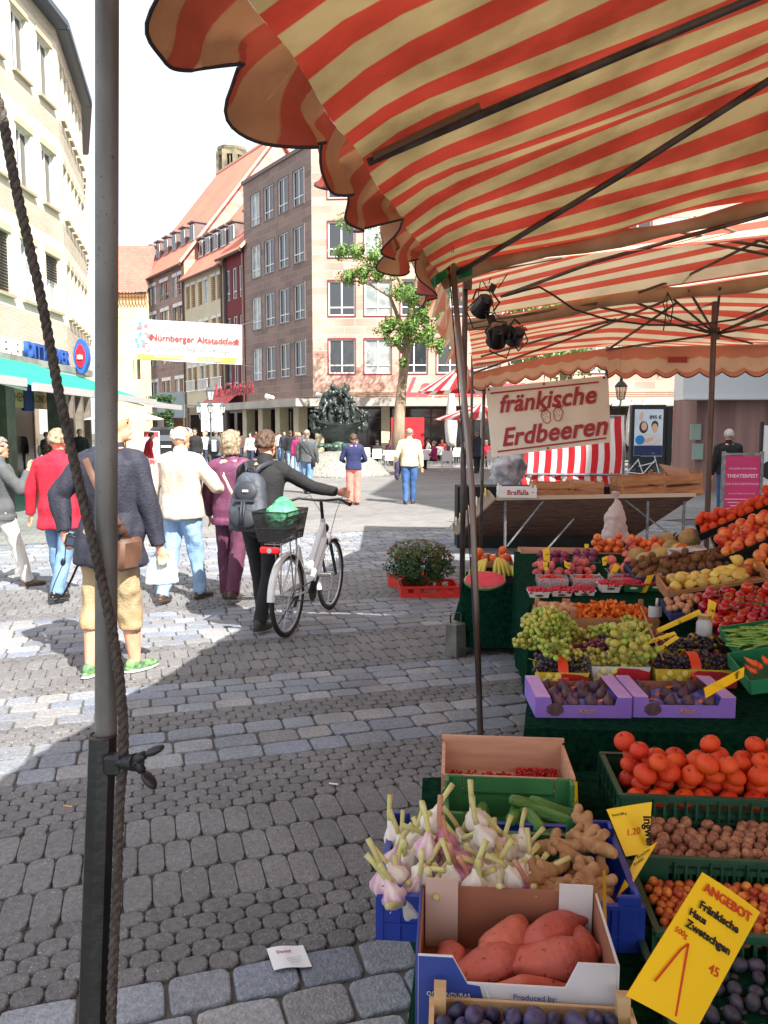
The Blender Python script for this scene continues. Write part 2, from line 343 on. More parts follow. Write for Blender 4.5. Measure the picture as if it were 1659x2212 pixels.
 for w0, w1, ty, rh in bands:
  rows = max(1, round((w1 - w0) / rh)); rh = (w1 - w0) / rows
  for r_ in range(rows):
   w = w0 + (r_ + .5) * rh; far = w > 8.2
   a = -9 + R.uniform(0, .05) if ty == 'g' else -9
   if ty == 'r': pit = .098; a += (r_ % 2) * pit / 2
   if ty == 'e': pit = .104; a += (r_ % 2) * pit / 2
   if ty == 'g': a += (r_ % 2) * .1
   while a < (7.5 if w < 9 else 9.5):
    if ty == 'g': pit = R.uniform(.17, .27)
    X, Y = BW(a, w)
    lim = Y * .62 + 1.3
    if abs(X) < lim and Y > 1.6 and not (X > 1.5 + .12 * Y and Y < 7.6):
     if ty == 'r': stone(a, w, oval(.0485, rh * .575, 8 if far else 12, 2.7, .015), (.68, .655, .65), .13, .15)
     elif ty == 'e': stone(a, w, oval(.0515, rh * .51, 10 if far else 14, 4.2, .012, .5), (.77, .745, .735), .12, .07)
     else:
      b = R.choice([(1.12, 1.18, 1.28), (1.0, 1.06, 1.2), (1.3, 1.3, 1.32), (.85, .94, 1.12), (1.1, 1.08, 1.06), (.92, .96, 1.04)])
      stone(a + pit / 2, w, oval(pit * .482, rh * .47, 8 if far else 14, 6.5, .03, .5), b, .16, .08)
    a += pit
 m = mat('paving_stone', (.175, .178, .185, 1), (.26, .262, .268, 1), rough=.72, scale=45, detail=8, bump=.55, bscale=95, attr=True, speck=((.6, .6, .6, 1), 170, .68), dirt=(1.7, .22))
 tag(st.build('cobbled_pavement', m, smooth=False), kind='structure')
build_ground()
def litter():
 t = MB(); c = G(624, 2074); ux = Vector((.98, .2, 0)); uy = Vector((-.35, .93, 0))
 t.grid(lambda u, v: c + ux * (u - .5) * .12 + uy * (v - .5) * .11 + Vector((0, 0, .010 + .004 * math.sin(u * 5) + .003 * v)), 6, 4)
 o = t.build('paper_slip', mat('slip_paper', s(225, 226, 228), rough=.7), smooth=True); tag(o, 'white printed paper slip lying on the grey granite setts near the camera', 'paper slip')
 text('Danke', .018, mat('faint_red', s(190, 120, 120)), o, face_M(c + Vector((-.02, .02, .017)), ux, uy), 'print')
 q = MB()
 for k in range(3): q.box(c + ux * .012 + uy * (-.012 - .012 * k) + Vector((0, 0, .0165)), (.05 - .01 * k, .002, .0006), rotz(.2).to_3x3())
 q.build('print', mat('faint_grey', s(170, 170, 175)), o)
 for px, py, lb in ((1055 * .674 + 0, 1692, 'white cigarette end lying on the dark round pavers'), (138, 1740, 'orange cigarette end beside the shaded granite row')):
  c = G(px, py, .006); b = MB(); b.cyl(c, c + Vector((.045, -.012, 0)), .004, n=8, m=0)
  tag(b.build('cigarette_end', mat('cig' + lb[:5], s(235, 230, 220) if 'white' in lb else s(205, 150, 105))), lb, 'cigarette end')
litter()
# ------------------------------------------------------------------ buildings
def gl(name, c, r=.06, sp=.6): return mat(name, c, rough=r, spec=sp)
glass = gl('window_glass', (.03, .035, .04, 1), .04, 1.0)
glass_g = mat('window_glass_curtained', (.2, .24, .24, 1), (.38, .4, .38, 1), rough=.08, scale=2, spec=.8)
wht = mat('white_frame', s(225, 228, 228), rough=.5)
def wall(mb, p0, p1, z0, z1, holes, depth=.2, m=0):
 """wall from p0 to p1 (left to right seen from outside) with real openings (u0,u1,z0,z1)"""
 p0 = Vector((p0[0], p0[1], 0)); p1 = Vector((p1[0], p1[1], 0)); d = (p1 - p0); Ln = d.length; d.normalize(); nn = Vector((d.y, -d.x, 0))
 us = sorted(set([0, Ln] + [q for h in holes for q in h[:2]])); zs = sorted(set([z0, z1] + [q for h in holes for q in h[2:4]]))
 pt = lambda u, z, k=0: p0 + d * u + Vector((0, 0, z)) - nn * k
 for i in range(len(us) - 1):
  for j in range(len(zs) - 1):
   a, b, c, e = us[i], us[i + 1], zs[j], zs[j + 1]; mu, mz = (a + b) / 2, (c + e) / 2
   if any(h[0] < mu < h[1] and h[2] < mz < h[3] for h in holes): continue
   mb.add([pt(a, c), pt(b, c), pt(b, e), pt(a, e)], [(0, 1, 2, 3)], [[(a, c), (b, c), (b, e), (a, e)]], m=m)
 for h in holes:
  a, b, c, e = h[:4]
  for q in ([(a, c, 0), (a, c, 1), (a, e, 1), (a, e, 0)], [(b, c, 1), (b, c, 0), (b, e, 0), (b, e, 1)], [(a, c, 1), (a, c, 0), (b, c, 0), (b, c, 1)], [(a, e, 0), (a, e, 1), (b, e, 1), (b, e, 0)]):
   mb.add([pt(u, z, k * depth) for u, z, k in q], [(0, 1, 2, 3)], [[(u + k * depth, z) for u, z, k in q]], m=m)
 return p0, d, nn
def window(root, fr, h, fmat, pmat, style='two', depth=.12, trim=None, fw=.06):
 p0, d, nn = fr; a, b, c, e = h[:4]; w, hh = b - a, e - c
 M = Matrix((d, Vector((0, 0, 1)), nn)).transposed().to_4x4(); M.translation = p0 + d * a + Vector((0, 0, c)) - nn * depth
 f = MB(); f.M = M
 for x in (fw / 2, w - fw / 2): f.box((x, hh / 2, 0), (fw, hh, .06))
 for y in (fw / 2, hh - fw / 2): f.box((w / 2, y, 0.001), (w - 2 * fw + .002, fw, .06))
 if style in ('two', 'tee', 'twolow'): f.box((w / 2, hh / 2, .002), (fw * 1.1, hh - 2 * fw + .002, .06))
 if style in ('tee', 'one_low', 'twolow'): f.box((w / 2, hh * .24, .004), (w - 2 * fw + .002, fw, .06))
 if style == 'grid': f.box((w / 2, hh * .3, .004), (w - 2 * fw, fw * .7, .05))
 if trim:
  tw = .065
  for x in (-tw / 2, w + tw / 2): f.box((x, hh / 2, depth + .015), (tw, hh + 2 * tw, .05), m=1)
  for y in (-tw / 2, hh + tw / 2): f.box((w / 2, y, depth + .018), (w + .002, tw, .05), m=1)
 o = f.build('window', [fmat, trim or fmat], root)
 g = MB(); g.M = M; z = -.01
 g.add([(fw * .5, fw * .5, z), (w - fw * .5, fw * .5, z), (w - fw * .5, hh - fw * .5, z), (fw * .5, hh - fw * .5, z)], [(0, 1, 2, 3)])
 g.build('pane', pmat, o); return o
def v2(x, y): return Vector((x, y, 0))
# --- left cream building
def cream_building():
 A = v2(-10.55, 14); B = v2(-10.55, 27.0); C = v2(-12.0, 33.0); D = v2(-14.2, 38.6)
 root = thing('corner_building', 'cream four storey building with dark gutter and teal awnings filling the left edge', 'building', (-10.55, 20, 0))
 root.location = (0, 0, 0)
 cm = brickmat('cream_stone', s(216, 208, 188), s(208, 199, 178), s(221, 214, 196), s(196, 187, 166), 1.9, .95, .005, bump=.05)
 rough = brickmat('rubble_band', s(200, 191, 172), s(178, 168, 148), s(210, 202, 184), s(160, 150, 130), .34, .075, .012, bump=.8)
 mb = MB(); frs = []
 zs = [(5.55, 7.25), (8.8, 10.5), (12.0, 13.75)]          # window openings, three upper floors
 for (a, b, cols) in ((A, B, [1.2 + 1.72 * k for k in range(8)]), (B, C, [.55 + .92 * k for k in range(6)]), (C, D, [.5 + .92 * k for k in range(6)])):
  Ln = (b - a).length; w = 1.0 if Ln > 10 else .52
  holes = [(u, u + w, z0, z1) for u in cols if u + w < Ln - .1 for z0, z1 in zs]
  lo = 4.15
  for z0, z1, m in ((3.3, 4.25, 1), (4.25, 5.2, 1), (5.2, 7.85, 0), (7.85, 8.5, 1), (8.5, 11.1, 0), (11.1, 11.75, 1), (11.75, 14.1, 0), (14.1, 14.6, 1)):
   fr = wall(mb, a, b, z0, z1, [h for h in holes if z0 < h[2] < z1], .22, m)
  frs.append((fr, holes))
 w_ = mb.build('wall', [cm, rough], root)
 sh = MB()
 for a, b in ((A, B), (B, C), (C, D)):
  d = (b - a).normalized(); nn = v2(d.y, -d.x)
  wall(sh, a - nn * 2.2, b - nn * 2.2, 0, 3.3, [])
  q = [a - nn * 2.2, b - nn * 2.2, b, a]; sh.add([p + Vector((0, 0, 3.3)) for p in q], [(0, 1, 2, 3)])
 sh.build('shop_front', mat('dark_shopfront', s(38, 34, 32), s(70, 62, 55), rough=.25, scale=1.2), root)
 co = MB()
 gcm = mat('grey_column', s(120, 112, 100), s(95, 88, 80), scale=3)
 for y in (18.6, 22.7, 26.6): co = MB(); co.box((-10.8, y, 1.65), (.5, .55, 3.3)); co.build('column', gcm, root)
 for k in range(3): p = B.lerp(C, (k + .6) / 2.6) + v2(-.35, .1); co = MB(); co.box((p.x, p.y, 1.65), (.45, .5, 3.3), rotz(.24).to_3x3()); co.build('column', gcm, root)
 sg = MB()
 for y0, y1 in ((24.0, 25.3), (26.1, 27.9)): sg.box((-11.4, (y0 + y1) / 2, 2.75), (.1, y1 - y0, .62))
 s1 = sg.build('hanging_sign', mat('sign_cream', s(196, 176, 120), rough=.5), root)
 text('KUCHEN', .38, mat('sign_brown', s(70, 55, 35)), s1, face_M((-11.34, 24.65, 2.75), (0, 1, 0), (0, 0, 1)))
 text('KONDITOREI', .36, MATS['sign_brown'], s1, face_M((-11.34, 27.0, 2.75), (0, 1, 0), (0, 0, 1)))
 sg = MB(); sg.box((-11.4, 25.7, 2.75), (.1, .7, .8)); sg.build('hanging_sign', mat('sign_blue', s(30, 55, 120)), root)
 gt = MB(); rf = MB()
 for a, b in ((A, B), (B, C), (C, D)):
  d = (b - a).normalized(); nn = v2(d.y, -d.x)
  gt.loft([[p + nn * x + Vector((0, 0, z)) for x, z in ((-.1, 14.55), (.34, 14.55), (.42, 14.62), (.42, 14.8), (.34, 14.84), (-.1, 14.84))] for p in (a, b)], caps=True)
  q = [a + nn * .33, b + nn * .33, b - nn * 5, a - nn * 5]; rf.add([q[0] + Vector((0, 0, 14.86)), q[1] + Vector((0, 0, 14.86)), q[2] + Vector((0, 0, 16.2)), q[3] + Vector((0, 0, 16.2))], [(0, 1, 2, 3)])
 gt.build('gutter', mat('gutter_slate', s(70, 78, 88), rough=.45), root); rf.build('roof', mat('slate', s(95, 98, 100), rough=.7), root)
 dm = MB(); dm.box((-12.4, 27.2, 15.9), (1.6, 1.8, 1.7)); dm.box((-12.4, 27.2, 16.8), (1.9, 2.1, .12)); dm.build('roof_box', mat('roof_box_m', s(168, 160, 140), scale=2), root)
 rl = MB()
 for z in (15.4, 15.9): rl.tube([(-10.7, 14, z + .4), (-10.7, 27, z + .4)], .02, 5)
 for k in range(9): rl.cyl((-10.7, 14 + 1.6 * k, 14.8), (-10.7, 14 + 1.6 * k, 16.3), .02, n=5)
 rl.build('roof_railing', mat('steel_rail', s(140, 142, 142)), root)
 shut = mat('louvre', s(60, 55, 48), rough=.6)
 for fi, (fr, holes) in enumerate(frs):
  for k, h in enumerate(holes):
   o = window(root, fr, h, wht, glass_g if (k * 7 + fi) % 3 == 0 else glass, 'one_low' if False else ('two' if fi == 0 else 'plain'), .16)
   p0, d, nn = fr; M = Matrix((d, Vector((0, 0, 1)), nn)).transposed().to_4x4(); M.translation = p0
   t = MB(); t.M = M; t.box(((h[0] + h[1]) / 2, h[2] - .05, .03), (h[1] - h[0] + .16, .09, .16)); t.build('sill', mat('sill_stone', s(165, 155, 130)), o)
   t = MB(); t.M = M; t.box(((h[0] + h[1]) / 2, h[3] + .12, .012), (h[1] - h[0] + .2, .2, .04), m=0); t.build('lintel', mat('lintel_stone', s(188, 176, 148)), o)
   if fi == 0 and h[2] < 6 and k % 2 == 0 or (fi and (k % 5) == 1):
    t = MB(); t.M = M; nb = 9 if k % 4 else 20; hh = h[3] - h[2]
    for q in range(nb): t.box(((h[0] + h[1]) / 2, h[3] - .05 - q * .085, -.08), (h[1] - h[0] - .06, .06, .03), Matrix.Rotation(.6, 3, 'X'))
    t.build('shutter', shut, o)
 sl_ = MB(); sl_.box((-10.2, 20.5, 3.62), (.9, 13, .2)); sl_.build('canopy_slab', mat('slab', s(150, 148, 142), s(120, 118, 112), scale=2), root)
 teal = mat('teal_awning', s(48, 190, 162), s(40, 176, 150), rough=.7, scale=1, trans=.35)
 alu = mat('awning_bar', s(200, 205, 205), rough=.35, metal=.4)
 for y0, y1, out, zt, zf in ((8, 14.4, 3.4, 3.62, 2.6), (14.9, 22.6, 3.4, 3.62, 2.55), (23.0, 26.2, 3.2, 3.5, 2.5)):
  a = MB(); a.grid(lambda u, v: Vector((-9.9 + out * u, y0 + (y1 - y0) * v, zt + (zf - zt) * u - .08 * math.sin(PI * u))), 6, 10); a.build('awning', teal, root, True)
  b = MB(); b.box((-9.9 + out + .05, (y0 + y1) / 2, zf - .03), (.1, y1 - y0 + .1, .15)); b.box((-9.85, (y0 + y1) / 2, zt + .02), (.16, y1 - y0, .16));
  for y in (y0 + .5, y1 - .5): b.bar((-9.9, y, zt - .35), (-9.9 + out * .9, y, zf - .05), .05)
  b.build('awning_bar', alu, root)
 lt = mat('letter_blue', s(40, 90, 170), rough=.4); lw = mat('letter_white', s(225, 230, 235), rough=.4)
 text('BÄCKEREI', .62, lw, root, face_M((-10.35, 21.6, 4.0), (0, 1, 0), (0, 0, 1)), 'sign_letters', bold=.03, ext=.06)
 text('DITTMEYER', .6, lt, root, face_M((-10.35, 24.9, 4.05), (0, 1, 0), (0, 0, 1)), 'sign_letters', bold=.015, ext=.06)
 em = MB(); c = P(178, 770, 25.6); n = 40
 prof = lambda k, r: [(r * (1 + .1 * abs(math.cos(4 * PI * j / k))) * math.cos(2 * PI * j / k), 1.25 * r * (1 + .1 * abs(math.cos(4 * PI * j / k))) * math.sin(2 * PI * j / k)) for j in range(k)]
 em.prism([(x * .62, z * 1.15) for x, z in prof(n, .34)], c + Vector((0, -.15, 0)), (1, 0, 0), (0, 0, 1), .25); eo = em.build('emblem', lt, root)
 e2 = MB(); e2.prism([(x * .62, z * 1.15) for x, z in prof(n, .23)], c + Vector((0, -.19, 0)), (1, 0, 0), (0, 0, 1), .04); e2.build('emblem_face', mat('emblem_red', s(215, 30, 45), rough=.4), eo)
 e3 = MB()
 for k in (-1, 0, 1): e3.box(c + Vector((k * .06, -.22, -.02 - .02 * abs(k))), (.035, .04, .12))
 e3.box(c + Vector((0, -.22, -.09)), (.17, .04, .03)); e3.build('emblem_mark', lw, eo)
 return root
cream_building()
# --- the street row behind: brown stone house with the huge red roof, cream house, dark red house, brown corner block
S_D0 = v2(-9.45, 55.3); S_D1 = v2(-4.2, 47.7); S_C = v2(-11.5, 58.3); S_B = v2(-15.8, 64.5); S_A = v2(-22.8, 74.5)
IN = v2(.82, .57)
tile = brickmat('red_tiles', s(196, 112, 92), s(205, 122, 100), s(212, 130, 108), s(175, 95, 78), .28, .3, .02, bump=.4)
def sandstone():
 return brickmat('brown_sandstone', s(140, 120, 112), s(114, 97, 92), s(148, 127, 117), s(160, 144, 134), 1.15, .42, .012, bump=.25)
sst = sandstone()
sst_lit = brickmat('pale_lit_sandstone', s(200, 160, 144), s(164, 122, 110), s(216, 186, 168), s(206, 188, 176), 1.25, .46, .01, bump=.2)  # paler copy of brown stone: sunlight on the front put into colour; pale gable
def slopequad(mb, a, b, c, d, m=0):
 L1 = (b - a).length; L2 = (d - a).length; mb.add([a, b, c, d], [(0, 1, 2, 3)], [[(0, 0), (L1, 0), (L1, L2), (0, L2)]], m=m)
def Z(v, z): return Vector((v.x, v.y, z))
def gable_house(name, label, l, r, eave, depth, ridge, wm, rows, cols, winw, winh, fm, z_first, style='two', gablem=None, dormers=0, dz=1.6, base=None):
 root = thing(name, label, 'building'); d = (r - l).normalized(); Ln = (r - l).length
 holes = []
 for z in rows:
  for u in cols: holes.append((u, u + winw, z, z + winh))
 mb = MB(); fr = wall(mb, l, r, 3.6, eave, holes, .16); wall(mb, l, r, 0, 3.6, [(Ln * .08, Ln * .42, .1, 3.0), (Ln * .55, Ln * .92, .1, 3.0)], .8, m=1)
 b0, b1 = l + IN * 2 * depth, r + IN * 2 * depth; pr = l + IN * depth
 for p, q in ((r, b1), (b0, l)):      # gable ends
  apex = (p + q) / 2; mb.add([Z(p, 0), Z(q, 0), Z(q, eave), Z(apex, ridge - .1), Z(p, eave)], [(0, 1, 2, 3, 4)], [[(0, 0), (2 * depth, 0), (2 * depth, eave), (depth, ridge - .1), (0, eave)]], m=2)
 mb.build('wall', [wm, base or wm, gablem or wm], root)
 rf = MB(); ov = -IN * .45; sl_ = (ridge - eave) / depth; zz = eave - .45 * sl_ + .1; d3 = d * .3
 for sgn, (p, q) in ((1, (l, r)), ):
  a, b = Z(p + ov - d3, zz), Z(q + ov + d3, zz); c, e = Z(q + IN * depth + d3, ridge + .1), Z(p + IN * depth - d3, ridge + .1); slopequad(rf, a, b, c, e)
  f_, g_ = Z(q + IN * 2 * depth + d3, eave), Z(p + IN * 2 * depth - d3, eave); slopequad(rf, e, c, f_, g_)
 rf.build('roof', tile, root)
 gv = MB(); p = Z(l + IN * depth, ridge);
 for q in (r,):          # verge tiles along the gable
  gv.bar(Z(q - IN * .45 + d3, zz + .08), Z(q + IN * depth + d3, ridge + .18), .22, .16); gv.bar(Z(q + IN * 2 * depth + d3, eave + .08), Z(q + IN * depth + d3, ridge + .18), .22, .16)
 gv.bar(Z(l + IN * depth - d3, ridge + .14), Z(r + IN * depth + d3, ridge + .14), .25, .2)
 gv.build('verge', mat('verge_tile', s(215, 165, 145)), root)
 gu = MB(); gu.tube([Z(l + ov - d3, zz - .05), Z(r + ov + d3, zz - .05)], .1, 6); gu.tube([Z(r - IN * .1 - d * .15, zz), Z(r - IN * .12 - d * .15, .2)], .07, 6); gu.build('gutter', mat('copper_dark', s(85, 62, 55)), root)
 for k, h in enumerate(holes):
  o = window(root, fr, h, fm, glass if (k % 3) else glass_g, style, .1)
 for k in range(dormers):
  u = Ln * (k + .55) / (dormers + .1); dd = dz; zb = eave + dd * sl_; p = Z(l + d * u + IN * dd, zb)
  t = MB(); M = Matrix((d, IN, Vector((0, 0, 1)))).transposed().to_4x4(); M.translation = p; t.M = M; w = .52; hh = 1.5; dp = hh / sl_ + .3
  t.box((0, dp / 2, hh / 2), (2 * w, dp, hh)); t.box((0, dp / 2 - .1, hh + .06), (2 * w + .2, dp + .2, .12)); do = t.build('dormer', mat('dormer_zinc', s(118, 100, 96), s(100, 86, 84), rough=.5, scale=2), root)
  t = MB(); t.M = M; t.box((0, -.03, .75), (.86, .06, 1.25)); wn = t.build('window', fm, do); t = MB(); t.M = M
  for x in (-.22, .22): t.box((x, -.07, .75), (.32, .02, 1.08))
  t.build('pane', glass, wn)
 return root, fr, d, Ln
def pairs(n, L, w, gap):
 out = []
 for k in range(n): c = L * (k + .5) / n; out += [c - w - gap / 2, c + gap / 2]
 return out
LA = (S_B - S_A).length; LB = (S_C - S_B).length; LC = (S_D0 - S_C).length; LD = (S_D1 - S_D0).length
bl = mat('blind_white', s(205, 205, 205))
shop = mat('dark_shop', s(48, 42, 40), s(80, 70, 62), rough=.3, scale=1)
def lintels(root, fr, holes, m, dy=.28):
 p0, d, nn = fr; M = Matrix((d, Vector((0, 0, 1)), nn)).transposed().to_4x4(); M.translation = p0
 for h in holes: t = MB(); t.M = M; t.box(((h[0] + h[1]) / 2, h[3] - dy / 2 + .1, -.02), (h[1] - h[0] + .05, dy, .1)); t.build('window_head', m, root)
r1 = gable_house('gabled_house', 'brown stone house with towering orange tiled roof and pale gable wall', S_A, S_B, 15.3, 8.4, 26.2, sst, (4.4, 7.4, 10.2, 12.6), pairs(4, LA, .95, .15), .95, 1.75, mat('grey_frame', s(175, 176, 176)), 3, 'grid', sst_lit, 6, 1.2, shop)
lintels(r1[0], r1[1], [(u, u + .95, z, z + 1.75) for z in (4.4, 7.4, 10.2, 12.6) for u in pairs(4, LA, .95, .15)], bl)
r2 = gable_house('cream_house', 'cream plastered house with brown shutters, left neighbour of the dark red house', S_B, S_C, 13.9, 6.6, 21.9, mat('cream_plaster', s(196, 186, 160), s(186, 176, 150), rough=.9, scale=.6), (4.9, 8.2, 11.2), pairs(3, LB, .8, .3), .8, 1.9, wht, 3, 'plain', mat('cream_plaster', s(0, 0, 0)), 5, 1.1, shop)
lintels(r2[0], r2[1], [(u, u + .8, z, z + 1.9) for z in (4.9, 8.2, 11.2) for u in pairs(3, LB, .8, .3)], bl, .22)
t = MB(); p0, d, nn = r2[1]; M = Matrix((d, Vector((0, 0, 1)), nn)).transposed().to_4x4(); M.translation = p0; t.M = M; b = MB(); b.M = M
for k, u in enumerate(pairs(3, LB, .8, .3)):
 for z in (4.9, 8.2, 11.2):
  if (k + int(z)) % 4 != 2:
   for q in range(11): t.box((u + .4, z + .12 + q * .155, -.05), (.7, .1, .03), Matrix.Rotation(.5, 3, 'X'))
 if k % 2 == 0:
  for q in range(12): b.box((u + .1 + q * .155, 5.25, .18), (.03, .8, .03))
  for z in (4.85, 5.66): b.box((u + .95, z, .18), (1.95, .06, .06))
t.build('shutter', mat('brown_louvre', s(150, 118, 82)), r2[0]); b.build('balcony_rail', wht, r2[0])
r3 = gable_house('dark_red_house', 'narrow dark red house with tall white windows beside the brown corner block', S_C, S_D0, 14.25, 6.2, 21, mat('oxblood', s(112, 40, 46), s(100, 34, 42), rough=.85, scale=1), (4.6, 7.6, 10.9), [.45, 1.6, 2.7], .72, 2.1, wht, 3, 'one_low', None, 1, 1.2, shop)
t = MB(); t.tube([Z(S_C + v2(.25, -.35), 14.2), Z(S_C + v2(.25, -.35), .2)], .14, 8); t.build('downpipe', mat('dark_pipe', s(50, 45, 48)), r3[0])
def corner_block():
 root = thing('corner_block', 'four storey brown sandstone corner block, shaded side and sunlit front with red trimmed windows', 'building')
 rows = (5.1, 8.45, 11.8, 15.1); top = 18.1; mb = MB()
 cl = [1.15 + 1.95 * k for k in range(4)]; hl = [(u, u + 1.35, z, z + 2.05) for z in rows for u in cl]
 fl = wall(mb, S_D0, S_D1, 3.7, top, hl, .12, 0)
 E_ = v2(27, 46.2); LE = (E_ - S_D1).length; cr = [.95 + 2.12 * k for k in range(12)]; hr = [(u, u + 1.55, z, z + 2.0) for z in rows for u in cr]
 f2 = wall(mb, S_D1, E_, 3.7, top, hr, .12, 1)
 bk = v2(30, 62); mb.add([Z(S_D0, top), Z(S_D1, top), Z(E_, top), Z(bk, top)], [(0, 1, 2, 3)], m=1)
 mb.build('wall', [sst, sst_lit], root)
 cp = MB()
 for a, b in ((S_D0, S_D1), (S_D1, E_)):
  d = (b - a).normalized(); nn = v2(d.y, -d.x); cp.loft([[Z(p + nn * x, z) for x, z in ((-.3, top), (.12, top), (.12, top + .22), (-.3, top + .22))] for p in (a - d * .1, b)])
 cp.build('coping', mat('coping', s(105, 92, 86)), root)
 tr = mat('red_trim', s(128, 46, 54), rough=.6); gf = mat('grey_trim', s(120, 108, 110))
 for k, h in enumerate(hl): window(root, fl, h, wht, glass if k % 4 else glass_g, 'twolow', .08, gf, .05)
 for k, h in enumerate(hr):
  if k % 12 < 9 or h[2] < 6: window(root, f2, h, wht, [glass, glass, glass_g][(k * 5) % 3], 'tee', .08, tr, .07)
 sl_ = MB()
 for a, b in ((S_D0 + (S_D0 - S_D1).normalized() * 3, S_D1), (S_D1, E_)):
  d = (b - a).normalized(); nn = v2(d.y, -d.x); e0 = 0 if a == S_D1 else 0
  sl_.loft([[Z(p + nn * x, z) for x, z in ((-.6, 3.15), (1.5, 3.15), (1.5, 3.6), (-.6, 3.6))] for p in (a, b + d * .6)])
 sl_.build('canopy_slab', mat('concrete_slab', s(178, 172, 162), s(150, 145, 138), scale=1), root)
 bd = MB()
 for a, b in ((S_D0, S_D1), (S_D1, E_)):
  d = (b - a).normalized(); nn = v2(d.y, -d.x); wall(bd, a - nn * .3, b - nn * .3, 3.6, 3.7, [])
 bd.build('fascia', mat('dark_fascia', s(60, 52, 50)), root)
 pcm = mat('pale_column', s(185, 178, 150), s(170, 162, 138), scale=1.5)
 for k in range(4): p = S_D0.lerp(S_D1, (k + .4) / 3.8); cl_ = MB(); cl_.box((p.x - .3, p.y, 1.6), (.62, .62, 3.2), rotz(-.96).to_3x3()); cl_.build('column', pcm, root)
 for k in range(8): p = S_D1.lerp(E_, (k + .1) / 8); cl_ = MB(); cl_.box((p.x, p.y - .1, 1.6), (.5, .5, 3.2)); cl_.build('column', pcm, root)
 gz = MB(); fz = MB()
 for a, b in ((S_D0, S_D1), (S_D1, E_)):
  d = (b - a).normalized(); nn = v2(d.y, -d.x); L_ = (b - a).length; fr = wall(gz, a - nn * 1.6, b - nn * 1.6, 0, 3.4, [])
  for k in range(int(L_ / 1.3)):
   q = a - nn * 1.55 + d * (k * 1.3 + .5); fz.box((q.x, q.y, 1.6), (.08, .08, 3.3))
  q = (a + b) / 2 - nn * 1.52; fz.bar(Z(a - nn * 1.52, 2.55), Z(b - nn * 1.52, 2.55), .06)
 gz.build('shop_glazing', mat('cafe_glass', (.018, .016, .016, 1), (.05, .04, .035, 1), rough=.06, scale=.8, spec=.8), root); fz.build('glazing_bars', mat('dark_alu', s(75, 72, 72), metal=.5, rough=.4), root)
 po = MB(); po.box((1.35, 45.9, 1.5), (1.9, .06, 2.0)); po.build('red_poster', mat('poster_red', s(190, 28, 40), s(165, 22, 34), scale=1.5), root)
 lv = MB(); d = (E_ - S_D1).normalized()
 for k in range(4): lv.bar(Z(S_D1 + d * .3 + v2(0, -.06), 3.66 + k * .11 + .03), Z(E_ + v2(0, -.06), 3.66 + k * .11 + .03), .05, .03)
 lv.build('louvre_strip', mat('beige_louvre', s(185, 170, 145)), root)
 dl = (S_D1 - S_D0).normalized(); nl = v2(dl.y, -dl.x)
 c = S_D0 + dl * 1.3 + nl * 1.6
 text('La Gelateria', 1.25, mat('sign_crimson', s(150, 25, 45), rough=.4), root, face_M(Z(c, 4.45), dl, (0, 0, 1)), 'sign_letters', shear=.35, bold=.02, ext=.04)
 c = P(1003, 838, 46.0)
 text('La gelateria', 1.5, mat('sign_pink', s(235, 80, 95), rough=.4), root, face_M(c, (1, 0, 0), (0, 0, 1)), 'sign_letters', shear=.4, bold=.035, ext=.05)
 for px, py in ((575, 856), (684, 853), (735, 856), (760, 862), (935, 860)):
  q = P(px, py, 46.5 if px > 600 else 50); b = MB(); b.cyl(q, q + Vector((.5, -.25, -.1)), .16, .1, 10); b.bar(q, q + Vector((0, .6, -.2)), .05); b.build('floodlight', mat('lamp_white', s(205, 205, 205), rough=.4), root)
 t = MB();
 for x in range(5): t.add([Z(S_D0 + (S_D0 - S_D1).normalized() * (.2 + 1.0 * x) + nl * .1, 4.7), Z(S_D0 + (S_D0 - S_D1).normalized() * (1.15 + 1.0 * x) + nl * .1, 4.7), Z(S_D0 + (S_D0 - S_D1).normalized() * (1.15 + 1.0 * x) + nl * 1.4, 3.55), Z(S_D0 + (S_D0 - S_D1).normalized() * (.2 + 1.0 * x) + nl * 1.4, 3.55)], [(0, 1, 2, 3)])
 t.build('red_awning', mat('awning_oxblood', s(120, 40, 45)), root)
corner_block()
def shade_building():  # unseen building, added and shaped to cast the shadow on the square
 r = thing('shadow_building', 'unseen tall sandstone building beside the market, shaped to cast the shadow across the square', 'building', (0, 0, 0)); b = MB(); pts = [(10.9, 5), (12.4, 18.5), (26, 18.5), (30, -14), (18.5, -13)]; H = 20
 for k in range(5): wall(b, pts[k], pts[(k + 1) % 5], 0, H, [(u, u + 1.2, z, z + 1.9) for u in (1.5, 4.5, 7.5, 10.5) for z in (5, 9, 13)], .2)
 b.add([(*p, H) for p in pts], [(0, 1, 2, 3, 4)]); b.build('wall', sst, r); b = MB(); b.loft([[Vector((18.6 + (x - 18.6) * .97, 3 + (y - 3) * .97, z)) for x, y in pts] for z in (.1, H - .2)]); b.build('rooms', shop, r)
shade_building()
